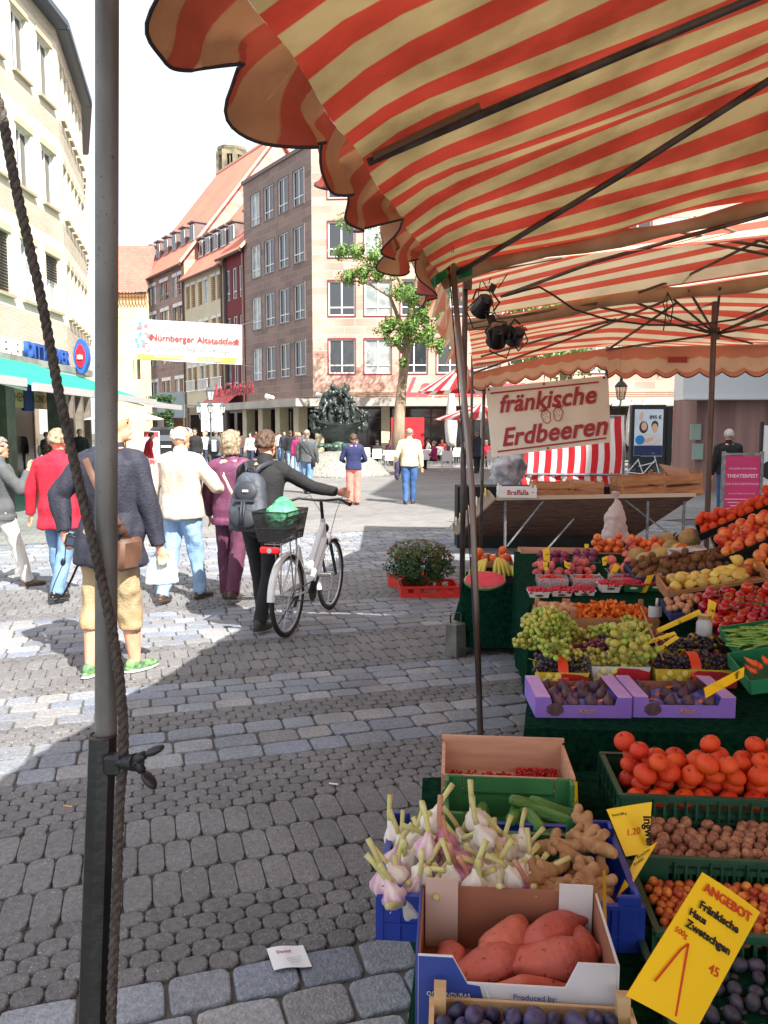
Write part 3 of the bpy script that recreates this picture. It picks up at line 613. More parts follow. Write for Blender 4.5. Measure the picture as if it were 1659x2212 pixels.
def tower():
 c = P(503, 400, 112); root = thing('church_tower', 'blackened octagonal stone belfry with tall open arches rising behind the red roof', 'church tower', (c.x, c.y, 0))
 r0 = 27 * 112 / F * 1.04; zt = P(503, 322, 112).z; zb = P(503, 380, 112).z - 22
 m = mat('belfry_stone', s(150, 140, 112), s(70, 68, 58), rough=.9, scale=.55, detail=8); a = MB()
 ring = lambda r, z: [Vector((r * math.cos(PI / 8 + PI / 4 * k), r * math.sin(PI / 8 + PI / 4 * k), z)) for k in range(8)]
 a.loft([ring(r0, zb), ring(r0, zt - 4.9)]); a.loft([ring(r0 * 1.05, zt - 4.9), ring(r0 * 1.05, zt - 4.5)])
 a.loft([ring(r0 * 1.03, zt - .7), ring(r0 * 1.1, zt - .4), ring(r0 * 1.1, zt)]); a.build('belfry', m, root)
 b = MB()
 for k in range(8):
  p = ring(r0, 0)[k]; q = ring(r0, 0)[(k + 1) % 8]
  b.bar(Z(p, zt - 4.5), Z(p, zt - .6), .62); mid = (p + q) / 2; b.bar(Z(mid, zt - 4.5), Z(mid, zt - 1.2), .16)
  b.bar(Z(p * .98, zt - .95), Z(q * .98, zt - .95), .5); b.bar(Z(p * .97, zt - 2.9), Z(q * .97, zt - 2.9), .14)
 b.build('arcade', m, root)
 s_ = MB(); zs = P(503, 300, 112).z; zt2 = P(503, 264, 112).z
 s_.loft([ring(r0 * 1.02, zt), ring(.12, zs)]); s_.build('tent_roof', mat('glare_copper', s(235, 240, 236), rough=.4), root)  # copper paled to near white, sky glare put into the colour
 s_ = MB(); s_.cyl((0, 0, zs - .5), (0, 0, zt2), .3, .05, 8); s_.ell((0, 0, zt2 + .3), .42); s_.build('finial', mat('copper_green', s(130, 160, 135)), root)
tower()
def end_buildings():
 root = thing('distant_house', 'pale yellow house with brown lattice roof edge closing the far end of the street', 'building')
 mb = MB(); a, b = P(236, 932, 70), P(330, 932, 70); z = P(255, 765, 70).z + 5.2
 wall(mb, a, b, 0, z, [(2.2, 2.9, 6.2, 8)], .2); mb.build('wall', mat('ochre_plaster', s(228, 200, 158), s(215, 184, 140), rough=.9, scale=.4), root)
 r_ = MB(); slopequad(r_, Z(a, z) + Vector((0, -.5, 0)), Z(b, z) + Vector((0, -.5, 0)), Z(b, z + 4.6) + Vector((0, 3, 0)), Z(a, z + 4.6) + Vector((0, 3, 0))); r_.build('roof', brickmat('brown_tiles', s(168, 112, 98), s(150, 98, 86), s(176, 122, 108), s(130, 85, 75), .3, .3, .02), root)
 l = MB()
 for k in range(14): l.bar(Z(a.lerp(b, k / 14), z - .9) + Vector((0, -.3, 0)), Z(a.lerp(b, (k + 1) / 14), z) + Vector((0, -.3, 0)), .06); l.bar(Z(a.lerp(b, (k + 1) / 14), z - .9) + Vector((0, -.3, 0)), Z(a.lerp(b, k / 14), z) + Vector((0, -.3, 0)), .06)
 l.build('lattice', mat('lattice_brown', s(150, 110, 70)), root)
 root = thing('hill_house', 'small orange gabled house far off above the brown roof at the street end', 'building')
 h = MB(); c = P(300, 660, 130); h.box((c.x, c.y, c.z - 10), (6, 5, 22)); h.build('wall', mat('hill_wall', s(215, 175, 140)), root)
 h = MB(); z = c.z + 1; h.loft([[Vector((c.x + x, c.y - 2.7, z + zz)) for x, zz in ((-3.2, 0), (3.2, 0), (0, 2.2))], [Vector((c.x + x, c.y + 2.7, z + zz)) for x, zz in ((-3.2, 0), (3.2, 0), (0, 2.2))]]); h.build('roof', mat('hill_roof', s(205, 130, 105)), root)
end_buildings()
def banner():
 d = 45; TL, TR, BR, BL = P(279, 688, d), P(523, 702, d), P(523, 788, d), P(283, 776, d)
 root = thing('festival_banner', 'white festival banner with yellow ribbon stripe hung across the street', 'banner', TL)
 g = MB(); g.M = Matrix.Translation(-TL)
 f = lambda u, v: TL.lerp(TR, u).lerp(BL.lerp(BR, u), v) + Vector((0, .03 * math.sin(u * 9) * v, 0)); g.grid(lambda u, v: f(u, 1 - v), 24, 8)
 g.build('cloth', mat('banner_white', s(236, 236, 232), trans=.25, rough=.8), root, True)
 ux = (TR - TL).normalized(); uy = Vector((0, 0, 1)); o = Vector((0, -.045, 0)) - TL
 M = lambda u, v: face_M(f(u, v) + o, ux, uy)
 text('Nürnberger Altstadtfest', .5, mat('banner_red', s(176, 60, 58)), root, M(.58, .44), 'lettering', bold=.012, sx=1.0)
 text('vom 17. Sept bis 28. Sept', .36, mat('banner_grey', s(90, 90, 96)), root, M(.6, .68), 'lettering')
 text('11', .5, MATS['banner_grey'], root, M(.33, .22), 'lettering', shear=.3)
 t = MB(); t.M = Matrix.Translation(-TL)
 q = lambda u, v, k=.04: f(u, v) + Vector((0, -k, 0))
 t.add([q(.06, .86), q(.95, .84), q(.95, .96), q(.06, .98)], [(3, 2, 1, 0)]); t.build('yellow_stripe', mat('banner_yellow', s(245, 205, 80)), root)
 text('Herbstmarkt bis zum 17. Sept bis 28.9.', .24, mat('banner_orange', s(250, 240, 200)), root, M(.52, .905), 'lettering')
 t = MB(); t.M = Matrix.Translation(-TL)
 for k in range(16):
  u, v = R.uniform(.05, .17), R.uniform(.1, .75); t.box(f(u, v) + Vector((0, -.05, 0)), (.2, .01, .16), Matrix.Rotation(R.uniform(0, 3), 3, 'Y'), m=k % 3)
 t.build('printed_bouquet', [mat('pk', s(230, 120, 130)), mat('tq', s(90, 200, 205)), mat('gy', s(160, 160, 165))], root)
 for x in (.955, .19):
  t = MB(); t.M = Matrix.Translation(-TL); t.ell(f(x, .43) + Vector((0, -.05, 0)), (.13, .02, .16), nu=4, nv=4); t.build('printed_diamond', mat('banner_red2', s(225, 60, 60)), root)
 t = MB(); t.M = Matrix.Translation(-TL)
 t.tube([TR, P(560, 690, 50)], .015, 4); t.tube([BR, P(560, 795, 50)], .015, 4); t.tube([TL, P(150, 676, 36)], .015, 4); t.tube([BL, P(150, 770, 36)], .015, 4); t.build('rope', mat('thin_rope', s(120, 120, 120)), root)
banner()
# ------------------------------------------------------------------ canopies
U = Vector((.199, .98, 0)); V = Vector((.98, -.199, 0)); CN = Vector((.36, 5.1, 2.71))
awn = stripes('awning_stripe', s(196, 68, 50), s(194, 168, 118), .26, .46, 0, trans=.22, dirt=.5)
awn_v = stripes('awning_valance', s(184, 78, 56), s(190, 134, 94), .26, .46, 0, trans=.2, dirt=.45)
awn2 = stripes('awning_stripe_fine', s(208, 88, 68), s(226, 208, 172), .215, .45, 0, trans=.26, dirt=.2)
awn3 = stripes('valance_lit', s(228, 150, 118), s(238, 206, 172), .3, .5, 0, trans=.4, dirt=.2)  # paler stripes: sunlight on the outer side of the cloth put into the colour
bind = mat('dark_binding', s(50, 42, 48), rough=.8)
steel = mat('galvanised', s(150, 155, 160), s(105, 108, 112), rough=.42, metal=.65, scale=14, bump=.1)
steel_d = mat('weathered_steel', s(105, 98, 96), s(70, 62, 60), rough=.5, metal=.5, scale=9, bump=.1)
rust = mat('brown_tube', s(120, 98, 88), s(86, 66, 58), rough=.5, metal=.4, scale=7)
tubefab = mat('rolled_fabric', s(208, 176, 140), s(176, 140, 108), rough=.8, scale=4, trans=.25, bump=.4, bscale=9)
def slope(a): return .185 + .16 * min(1, max(0, a) / 1.3)
def sheet(a, v):
 z = CN.z + v * slope(a) - .035 * math.sin(PI * min(1, v / 3)) * (1 + math.sin(a * 4.2)) + .012 * math.sin(a * 9 + v * 3)
 if a < .45 and 1.0 < v < 1.9: z += .05 * math.sin(PI * (v - 1.0) / .9) * (1 - a / .45)
 z -= .055 * max(0, 1 - max(v, 0) / .28) ** 2
 return CN - U * a + V * v + Vector((0, 0, z - CN.z))
def canopy_one():
 root = thing('striped_awning', 'near red and beige striped market awning with wavy scalloped edge, stretched overhead', 'awning', CN)
 T = Matrix.Translation(-CN); g = MB(); g.M = T; LEN = 6.8
 g.grid(lambda u, v: sheet(u * LEN, v * 6.5), 90, 50, lambda u, v: (u * LEN, v * 6.5)); g.build('roof_cloth', awn, root, True)
 per = .47
 def drop(a): return .07 + .128 * abs(math.sin(PI * (((a + .15) / per) % 1) ** 1.7)) ** .75 + .02 * math.sin(a * 5)
 def val(u, t):
  a = -.04 + u * LEN; p = sheet(a, 0); h = drop(a) * t
  out = .10 * t * max(0, min(1, (a - 2.9) / .8)) + .03 * math.sin(PI * min(1, t * 1.2)) + .07 * t * (.6 + .7 * math.sin(a * 6.1 + .8)) + .035 * t * math.sin(a * 17) + .03 * t * math.sin(a * 27 + 1) + .012 * math.sin(a * 43) * t
  return p - V * out - Vector((0, 0, h))
 g = MB(); g.M = T; g.grid(val, 260, 8, lambda u, v: (u * LEN + .03 * math.sin(u * 40) * v, v)); g.build('scalloped_valance', awn_v, root, True)
 t = MB(); t.M = T; t.tube([val(k / 400, 1.0) for k in range(401)], .0045, 6); t.build('edge_binding', bind, root, True)
 t = MB(); t.M = T; pts = [sheet(0, .0 + 6.5 * k / 30) + Vector((0, .02, -.028 - .05 * math.sin(PI * max(0, min(1, (6.5 * k / 30 - 1.0) / .9))))) for k in range(31)]
 t.tube(pts, [.045 + .012 * math.sin(k * 1.7) for k in range(31)], 12); t.build('eave_sleeve', tubefab, root, True)
 def bar(a0, v0, a1, v1, r, m, nm='rafter', off=.05):
  p, q = sheet(a0, v0) - Vector((0, 0, off)), sheet(a1, v1) - Vector((0, 0, off)); b = MB(); b.M = T; b.tube([p, p.lerp(q, .5) - Vector((0, 0, .02)), q], r, 10); b.build(nm, m, root, True)
 bar(2.24, .03, 2.2, 3.2, .014, steel_d); bar(.06, .06, 1.75, 1.9, .016, steel_d); bar(1.75, 1.9, 2.6, 2.9, .016, steel_d)
 b = MB(); b.M = T; p = sheet(2.24, .05) - Vector((0, 0, .05)); q = sheet(2.235, .42) - Vector((0, 0, .052)); b.cyl(p, q, .0175, n=10); b.build('rafter_socket', mat('socket_tan', s(104, 76, 60), rough=.6), root)
 for a, v in ((.62, .14),):
  c = sheet(a, v) - Vector((0, 0, .035)); r = MB(); r.M = T; r.tube([c + Vector((.006 * math.cos(k * PI / 5), .0, .016 * math.sin(k * PI / 5))) for k in range(11)], .0018, 5); r.build('hanging_ring', steel_d, root)
 b = MB(); b.M = T; b.tube([P(976, 552, 4.95), P(1020, 1060, 4.5), P(1040, 1660, 4.15)], .0175, 12); b.build('pole', mat('grey_rusty_pole', s(160, 160, 160), s(120, 96, 84), rough=.4, metal=.5, scale=2.5, stretch=(1, 1, .3)), root, True)
 b = MB(); b.M = T; b.tube([P(968, 560, 4.97), P(1008, 1060, 4.53), P(1031, 1500, 4.2)], .004, 5); b.build('cord', bind, root)
 b = MB(); b.M = T; c = P(972, 566, 4.98)
 b.box(c, (.06, .05, .07)); b.bar(P(905, 612, 5.05), P(985, 552, 4.95), .022); b.build('corner_joint', steel_d, root)
 for q, (px, py, w) in enumerate(((948, 592, .05), (998, 588, .06))):
  b = MB(); b.M = T; b.grid(lambda u, v: P(px, py, 4.95) + Vector(((u - .5) * 2 * w, .02 * math.sin(5 * u), (v - .5) * .09 * (1 - .5 * u) + (-.05 * (1 - u) if q == 0 else 0))), 5, 4); b.build('green_tape', mat('green_plastic', s(20, 130, 80), rough=.35, trans=.2), root, True)
 sh_t = P(221, 1590, 1.47); ax = (P(200, 2212, 1.36) - sh_t).normalized(); end = sh_t + ax * (sh_t.z / -ax.z)
 b = MB(); b.M = T; b.cyl(P(229, 1650, 1.478), P(232, -420, 1.5), .0205, n=24); b.build('near_pole', mat('near_pole_m', s(132, 134, 134), s(98, 99, 99), rough=.5, metal=.15, scale=10, bump=.12, bscale=60, stretch=(1, 1, .4), speck=(s(90, 90, 88), 120, .68)), root, True, 40)
 b = MB(); b.M = T; b.cyl(sh_t, end, .0265, .027, n=8); b.build('pole_sleeve', mat('black_sleeve', s(62, 66, 68), s(38, 40, 42), rough=.38, metal=.5, scale=4, bump=.12, bscale=50), root)
 b = MB(); b.M = T; b.tube([sh_t + Vector((.025 * math.cos(k * PI / 4), .025 * math.sin(k * PI / 4), .002)) for k in range(9)], .003, 5); b.build('sleeve_rim', steel_d, root, True)
 c = P(262, 1648, 1.43); wn = MB(); wn.M = T
 wn.box(P(248, 1650, 1.44), (.035, .03, .04), ch=.006); wn.cyl(P(240, 1648, 1.44), P(292, 1646, 1.41), .008, n=12); wn.cyl(P(272, 1647, 1.43), P(296, 1646, 1.41), .014, .017, 14)
 wn.build('clamp_bracket', mat('dark_cast', s(60, 62, 66), rough=.4, metal=.6, bump=.2, bscale=60), root, True, 35)
 for (x, y, x2, y2) in ((300, 1636, 334, 1621), (300, 1655, 322, 1684)):
  a, q = P(x, y, 1.41), P(x2, y2, 1.405); w = MB(); w.M = T; m3 = (q - a).to_track_quat('X', 'Y').to_matrix()
  w.tube([P(290, 1646, 1.41), a, a.lerp(q, .4)], [.012, .009, .008], 8); w.ell(q, (.021, .008, .014), m3); w.build('wing', MATS['dark_cast'], root, True)
canopy_one()
def rope():
 D = [(-95, -260, 1.5), (-62, -40, 1.5), (-30, 150, 1.5), (2, 240, 1.5), (38, 420, 1.5), (88, 640, 1.49), (128, 850, 1.485), (172, 1050, 1.47), (205, 1190, 1.45), (236, 1330, 1.44), (256, 1450, 1.44), (266, 1560, 1.44), (266, 1640, 1.44), (258, 1740, 1.42), (253, 1900, 1.39), (243, 2120, 1.34), (238, 2300, 1.32)]
 pts = [P(*q) for q in D]; fine = []
 for i in range(len(pts) - 1):
  p0, p1, p2, p3 = pts[max(i - 1, 0)], pts[i], pts[i + 1], pts[min(i + 2, len(pts) - 1)]
  for k in range(26):
   t = k / 26; fine.append(.5 * ((2 * p1) + (-p0 + p2) * t + (2 * p0 - 5 * p1 + 4 * p2 - p3) * t * t + (-p0 + 3 * p1 - 3 * p2 + p3) * t ** 3))
 b = MB(); cum = 0
 for sidx in range(3):
  st = []; cum = 0
  for i, p in enumerate(fine):
   if i: cum += (p - fine[i - 1]).length
   t = (fine[min(i + 1, len(fine) - 1)] - fine[max(i - 1, 0)]).normalized(); x = t.cross(Vector((0, 1, 0))).normalized(); y = t.cross(x); a = cum / .052 * 2 * PI + sidx * 2 * PI / 3
   r = .0045; st.append(p + x * r * math.cos(a) + y * r * math.sin(a))
  b.tube(st, .0056 , 7)
 tag(b.build('twisted_rope', mat('grey_rope', s(92, 86, 82), s(62, 56, 54), rough=.9, scale=90, bump=.5, bscale=240), smooth=True), 'dark grey twisted rope running down beside the near metal pole', 'rope')
rope()
E5 = Vector((.40, 5.25, 2.69)); E9 = P(1022, 806, 9.5)
def eave(t): return E5.lerp(E9, t)
tube2a, tube2b = P(1003, 702, 7.05), P(1800, 583, 6.25)
def canopy_two():
 root = thing('striped_awning', 'second striped market awning with steel lattice frame, seen beyond the rolled cloth tube', 'awning', E5); T = Matrix.Translation(-E5)
 n0, n1 = E5, sheet(-.1, 6) + Vector((0, 0, -.12)); n1 = Vector((n1.x, n1.y, P(1700, 395, 4.2).z))
 f0, f1 = tube2a, tube2b + (tube2b - tube2a) * .9
 def S(u, v):
  p = n0.lerp(n1, v).lerp(f0.lerp(f1, v), u); b = math.sin(PI * u) * (.10 + .35 * min(1, v * 2)) * 1.0 - .03 * math.sin(2 * PI * u * 3) * (v + .2)
  return p + Vector((0, 0, b + .06))
 g = MB(); g.M = T; g.grid(S, 30, 30, lambda u, v: (u * 1.95, v * 6)); g.build('roof_cloth', awn2, root, True)
 t = MB(); t.M = T; pts = [f0.lerp(f1, k / 24) + Vector((0, 0, -.02 * math.sin(k * .8))) for k in range(25)]; t.tube(pts, [.05 + .012 * math.sin(k * 2.1) for k in range(25)], 12); t.build('eave_sleeve', tubefab, root, True)
 def side(u, v):
  p = eave(u * .42); a = u * 2.0; return p + Vector((-.03 - .05 * v * (1 + math.sin(a * 9)), .03 * math.sin(a * 23) * v, -v * (.12 + .1 * abs(math.sin(PI * a / .42)))))
 g = MB(); g.M = T; g.grid(side, 60, 6, lambda u, v: (u * 2, v)); g.build('scalloped_valance', awn3, root, True)
 for a, b, r in (((1083, 640, 6.0), (1284, 566, 5.2), .013), ((1284, 566, 5.2), (1660, 462, 4.6), .013), ((956, 602, 5.2), (1214, 557, 5.1), .008), ((1439, 508, 5.3), (1720, 562, 5.9), .011), ((1462, 500, 5.0), (1720, 545, 5.6), .011), ((1500, 470, 4.9), (1700, 540, 5.3), .01), ((1476, 600, 6.6), (1680, 500, 5.2), .011), ((1380, 632, 6.5), (1476, 598, 6.6), .011), ((1004, 700, 7.0), (1290, 655, 6.7), .012)):
  t = MB(); t.M = T; t.cyl(P(*a), P(*b), r, n=8); t.build('frame_tube', rust, root, True)
 t = MB(); t.M = T; a = P(1005, 592, 6.05); b = G(1004, 1415); b = Vector((a.x, 6.05, 0)); t.cyl(a, b, .021, n=12); t.build('pole', mat('dark_post', s(98, 90, 88), s(66, 56, 54), rough=.4, metal=.5, scale=6), root, True)
 t = MB(); t.M = T; t.box(P(1010, 612, 6.02), (.06, .06, .09)); t.build('pole_head', steel_d, root)
canopy_two()
FARV = [E9, P(1165, 775, 8.95), P(1312, 752, 8.4), P(1480, 748, 8.15), P(1670, 744, 7.9), P(1850, 742, 7.6)]
def farv(t):
 k = min(int(t * 5), 4); f_ = t * 5 - k; return FARV[k].lerp(FARV[k + 1], f_)
def canopy_three():
 root = thing('striped_awning', 'third striped market awning on a brown central post, its far valance scalloped', 'awning', E9); T = Matrix.Translation(-E9)
 f0, f1 = tube2a, tube2b + (tube2b - tube2a) * .35; pk = P(1548, 628, 7.55)
 def S(u, v):
  n = f0.lerp(f1, v); f_ = farv(v); p = n.lerp(f_, u); b = math.sin(PI * u) * .22 * (1 - abs(v - .6) * .6) - .025 * abs(math.sin(PI * u * 4)); return p + Vector((0, 0, b + .04))
 g = MB(); g.M = T; g.grid(S, 32, 36, lambda u, v: (u * (3.1 - 1.2 * v), v)); g.build('roof_cloth', awn2, root, True)
 sc = lambda v: .085 + .085 * abs(math.sin(PI * v * 18.5)) * (1 if v > .38 else .35) + (.06 if v > .42 else .0)
 g = MB(); g.M = T; h = lambda v: .17 if v < .4 else .26
 g.grid(lambda u, v: farv(u) + Vector((.01 * math.sin(u * 50), -.03 - .02 * math.sin(u * 31) * v, -v * (h(u) + .055 * abs(math.sin(PI * u * 19)) - .03 * (1 - v)))), 190, 5, lambda u, v: (v * .35, u)); g.build('scalloped_valance', awn3, root, True)
 t = MB(); t.M = T; t.tube([farv(k / 300) + Vector((0, -.04, -(h(k / 300) + .055 * abs(math.sin(PI * k / 300 * 19))))) for k in range(301)], .006, 5); t.build('edge_binding', bind, root)
 def side(u, v):
  p = eave(.42 + u * .58); a = u * 2.6; return p + Vector((-.04 - .06 * v * (1 + math.sin(a * 7)), .03 * math.sin(a * 19) * v, -v * (.16 + .1 * abs(math.sin(PI * a / .42)))))
 g = MB(); g.M = T; g.grid(side, 70, 6, lambda u, v: (u * 2, v)); g.build('side_valance', awn3, root, True)
 hub = P(1545, 722, 7.55); ft = Vector((hub.x, hub.y, 0)); tp = P(1545, 622, 7.5)
 t = MB(); t.M = T; t.cyl(ft, Vector((tp.x, tp.y, tp.z)), .026, n=14); t.cyl(hub + Vector((0, 0, -.05)), hub + Vector((0, 0, .06)), .04, n=14); t.build('centre_post', mat('brown_post', s(112, 88, 78), s(90, 70, 62), rough=.4, metal=.4, scale=4), root, True, 40)
 for q in ((1294, 663, 6.9), (1360, 648, 6.7), (1488, 628, 6.5), (1555, 622, 6.4), (1625, 742, 8.0), (1660, 676, 7.2), (1700, 652, 6.6), (1310, 756, 8.3), (1430, 626, 6.6), (1720, 690, 6.9)):
  t = MB(); t.M = T; t.cyl(hub, P(*q), .011, n=8); t.build('umbrella_rib', rust, root, True)
 for a, b in (((1022, 806, 9.45), (1285, 712, 8.0)), ((1285, 712, 8.0), (1480, 632, 6.6)), ((1312, 756, 8.38), (1460, 655, 6.7)), ((1040, 770, 8.8), (1330, 690, 7.3)), ((1312, 756, 8.4), (1660, 748, 7.9))):
  t = MB(); t.M = T; t.cyl(P(*a), P(*b), .012, n=8); t.build('frame_tube', rust, root, True)
 t = MB(); t.M = T; a = P(1046, 812, 9.5); t.cyl(a, Vector((a.x - .02, 9.5, 0)), .02, n=10); t.build('pole', steel_d, root, True)
 lb = MB(); c = P(1465, 777, 8.12); lb.M = T; lb.box(c, (.21, .01, .06)); o = lb.build('red_label', mat('label_red', s(170, 60, 55)), root)
canopy_three()
def strawberry_sign():
 TL, TR, BR, BL = P(1049, 838, 9.3), P(1314, 811, 8.45), P(1319, 955, 8.4), P(1062, 988, 9.25)
 root = thing('strawberry_sign', 'off white tarpaulin sign with red lettering and two strawberries hanging from the far awning', 'sign', TL); T = Matrix.Translation(-TL)
 f = lambda u, v: TL.lerp(TR, u).lerp(BL.lerp(BR, u), v) + Vector((0, .004 * math.sin(u * 7 + v * 3), 0)); nn = (TR - TL).cross(Vector((0, 0, 1))).normalized()
 g = MB(); g.M = T; g.grid(lambda u, v: f(u, 1 - v), 20, 12); g.grid(lambda u, v: f(u, 1 - v) + nn * -.004, 20, 12, flip=True); g.build('tarpaulin', mat('tarp_white', s(244, 236, 220), s(236, 226, 208), rough=.6, scale=3, trans=.35), root, True)
 rd = mat('sign_red', s(160, 14, 26), rough=.5)
 def M(u, v):
  m = face_M(f(u, v) + nn * .009, (TR - TL).lerp(BR - BL, v), (TL - BL)); m.translation -= TL; return m
 def serif_text(body, size, m):
  text(body, size, rd, root, m, 'lettering', shear=.28, bold=.007, sx=1.0, space=1.04)
 serif_text('fränkische', .27, M(.5, .27)); serif_text('Erdbeeren', .285, M(.54, .75))
 t = MB(); t.M = T
 for v, a, b in ((.085, .04, .93), (.93, .06, .97)):
  t.add([f(a, v - .012) + nn * .008, f(a, v + .012) + nn * .008, f(b, v + .012) + nn * .008, f(b, v - .012) + nn * .008], [(0, 1, 2, 3)])
 t.build('rule_line', rd, root)
 for (u0, v0, rz) in ((.50, .50, .25), (.60, .48, -.15)):
  b = MB(); b.M = M(u0, v0) @ Matrix.Rotation(rz, 4, 'Z')
  ol = [(.058 * math.sin(t_) * (1 - .28 * math.cos(t_ * .5) ** 8 * 0) * (1 if math.cos(t_) > 0 else .86), .062 * math.cos(t_) - (.02 if math.cos(t_) < -.5 else 0), 0) for t_ in [k * PI / 12 for k in range(25)]]
  b.tube(ol, .0045, 5)
  for k in range(5): a = -.9 + k * .45; b.tube([(0, .055, 0), (.03 * math.sin(a), .055 + .02, 0), (.07 * math.sin(a), .05 + .055 * math.cos(a), 0), (.035 * math.sin(a + .2), .058, 0)], .004, 5)
  for x, y in ((-.025, .02), (.02, .025), (0, -.005), (-.02, -.03), (.022, -.02), (0, .035)): b.ell((x, y, 0), (.004, .008, .002), nu=6, nv=4)
  b.build('printed_strawberry', rd, root)
 t = MB(); t.M = T
 for u, v in ((.5, .03), (.5, .97), (.03, .03), (.97, .03)): t.ell(f(u, v) + nn * .01, (.012, .005, .012), nu=8, nv=5)
 t.build('eyelet', bind, root)
 t = MB(); t.M = T
 for a, b in ((TL, P(1046, 815, 9.45)), (TR, P(1316, 785, 8.4)), (f(.5, 0), P(1180, 785, 8.9))): t.cyl(a, b, .003, n=5)
 t.build('cord', bind, root)
strawberry_sign()
def lamps():
 blk = mat('lamp_black', s(24, 24, 26), s(14, 14, 15), rough=.35, scale=30)
 for k, (px, py, d, lb) in enumerate(((1046, 655, 6.2, 'black clamp spotlight tied highest under the second awning, beside the thin poles'), (1076, 722, 6.3, 'black clamp spotlight hanging lower left of its pair on two cords'), (1116, 722, 6.35, 'black clamp spotlight with orange clips hanging lower right of its pair on two cords'))):
  c = P(px, py, d); root = thing('spotlight', lb, 'lamp', c, (0, .5 - .9 * k, .4 * k), 'black spotlights under the second awning')
  h = MB(); h.lathe([(.028, .07), (.05, .05), (.055, 0), (.075, -.06), (.082, -.09), (.07, -.092)], 16, rot=Matrix.Rotation(.9, 3, 'X')); h.box((0, .05, .03), (.12, .06, .06), ch=.012); h.build('lamp_head', blk, root, True, 40)
  h = MB(); h.tube([(-.09, 0, -.02), (-.1, 0, .06), (0, .02, .11), (.1, 0, .06), (.09, 0, -.02)], .008, 6); h.box((.0, .02, .13), (.05, .03, .06)); h.build('bracket', blk, root, True, 40)
  if k == 2:
   for x in (-.07, .05): h = MB(); h.ell((x, -.05, -.03), (.014, .012, .034)); h.build('orange_clip', mat('clip_orange', s(220, 70, 50)), root, True)
  h = MB(); h.tube([(-.04, .02, .15), (-.07, .03, .28), (.0, 0, .42)], .004, 5); h.tube([(.04, .02, .15), (.05, .0, .3), (.02, 0, .42)], .004, 5); h.tube([(.03, .05, .02), (.12, .05, -.12), (.02, .03, -.2), (-.1, .03, -.1), (-.06, .02, .02)], .006, 6); h.build('cable', blk, root, True)
 t = MB(); pts = [P(x, y, 6.1) for x, y in ((1090, 640), (1163, 619), (1190, 634), (1240, 668), (1310, 690), (1400, 702), (1500, 703), (1590, 690), (1680, 652), (1760, 620))]
 t.tube(pts, .008, 7); tag(t.build('black_cable', blk, smooth=True), 'black power cable sagging across the stall beneath the second awning', 'cable')
 t = MB(); c = P(1441, 640, 6.3); t.tube([c + Vector(q) for q in ((0, 0, .03), (.05, 0, -.06), (.035, 0, -.2), (.0, 0, -.14), (-.03, 0, -.05), (0, 0, .02), (.0, 0, -.1), (-.02, 0, -.26))], .005, 6); tag(t.build('cord_loop', blk, smooth=True), 'dark cord looped in a bow hanging near the centre post under the awning', 'cord')
lamps()
def shade_awning():  # unseen awning and pole, added to shade the far counter
 r = thing('striped_awning', 'flat unseen awning added to shade the empty far counter, hidden behind the scalloped far valance', 'awning', (0, 0, 0)); g = MB(); g.grid(lambda u, v: Vector((1.25 + 4.2 * u, 8.9 + 3.1 * v - .7 * u, 2.84 + .05 * math.sin(PI * u) - .03 * math.sin(9 * u))), 14, 8, lambda u, v: (v * 2.3, u)); g.build('roof_cloth', awn2, r, True)
 for x, y in ((1.3, 11.9),): g = MB(); g.cyl((x, y, 0), (x, y, 2.82), .02, n=8); g.build('pole', steel_d, r)
shade_awning()
def weight():
 b0 = G(985, 1418); root = thing('pole_weight', 'grey six sided metal weight with strap handle at the foot of the dark pole', 'pole weight', (b0.x, b0.y + .05, 0), (0, 0, .2))
 r = MB(); ring = lambda r_, z: [Vector((r_ * math.cos(PI / 3 * k + .3), r_ * math.sin(PI / 3 * k + .3), z)) for k in range(6)]
 r.loft([ring(.086, .0), ring(.09, .01), ring(.084, .245), ring(.078, .252)]); r.build('block', mat('weight_metal', s(128, 128, 122), s(92, 92, 88), rough=.5, metal=.4, scale=9, bump=.15), root)
 r = MB(); r.tube([(-.04, 0, .25), (-.042, 0, .31), (-.03, 0, .325), (.03, 0, .325), (.042, 0, .31), (.04, 0, .25)], .012, 6, ex=.3); r.build('handle', steel_d, root)
weight()
# ------------------------------------------------------------------ people
skin_m = mat('skin', s(222, 168, 138), s(208, 148, 118), rough=.5, scale=14, sss=.05, bump=.08, bscale=90)
CM = {}
def cloth(name, c, c2=None, rough=.85, **k):
 if name not in CM: CM[name] = mat('cloth_' + name, c, c2 or tuple(q * .82 for q in c[:3]) + (1,), rough=rough, scale=k.pop('scale', 5), bump=k.pop('bump', .35), bscale=k.pop('bscale', 60), **k)
 return CM[name]
def cap(mb, p0, p1, r0, r1, n=12, fl=1.0):
 """tapered limb with rounded ends"""
 p0, p1 = Vector(p0), Vector(p1); q, l = frame_to(p0, p1); rings = []
 for t, k in ((-.92, .38), (-.6, .8), (0, 1)): rings.append((p0 + q @ Vector((0, 0, t * r0)), r0 * k))
 for t in (.33, .66): rings.append((p0.lerp(p1, t), r0 + (r1 - r0) * t))
 for t, k in ((0, 1), (.6, .8), (.92, .38)): rings.append((p1 + q @ Vector((0, 0, t * r1)), r1 * k))
 mb.loft([[c + q @ Vector((r * math.cos(2 * PI * j / n), r * fl * math.sin(2 * PI * j / n), 0)) for j in range(n)] for c, r in rings])
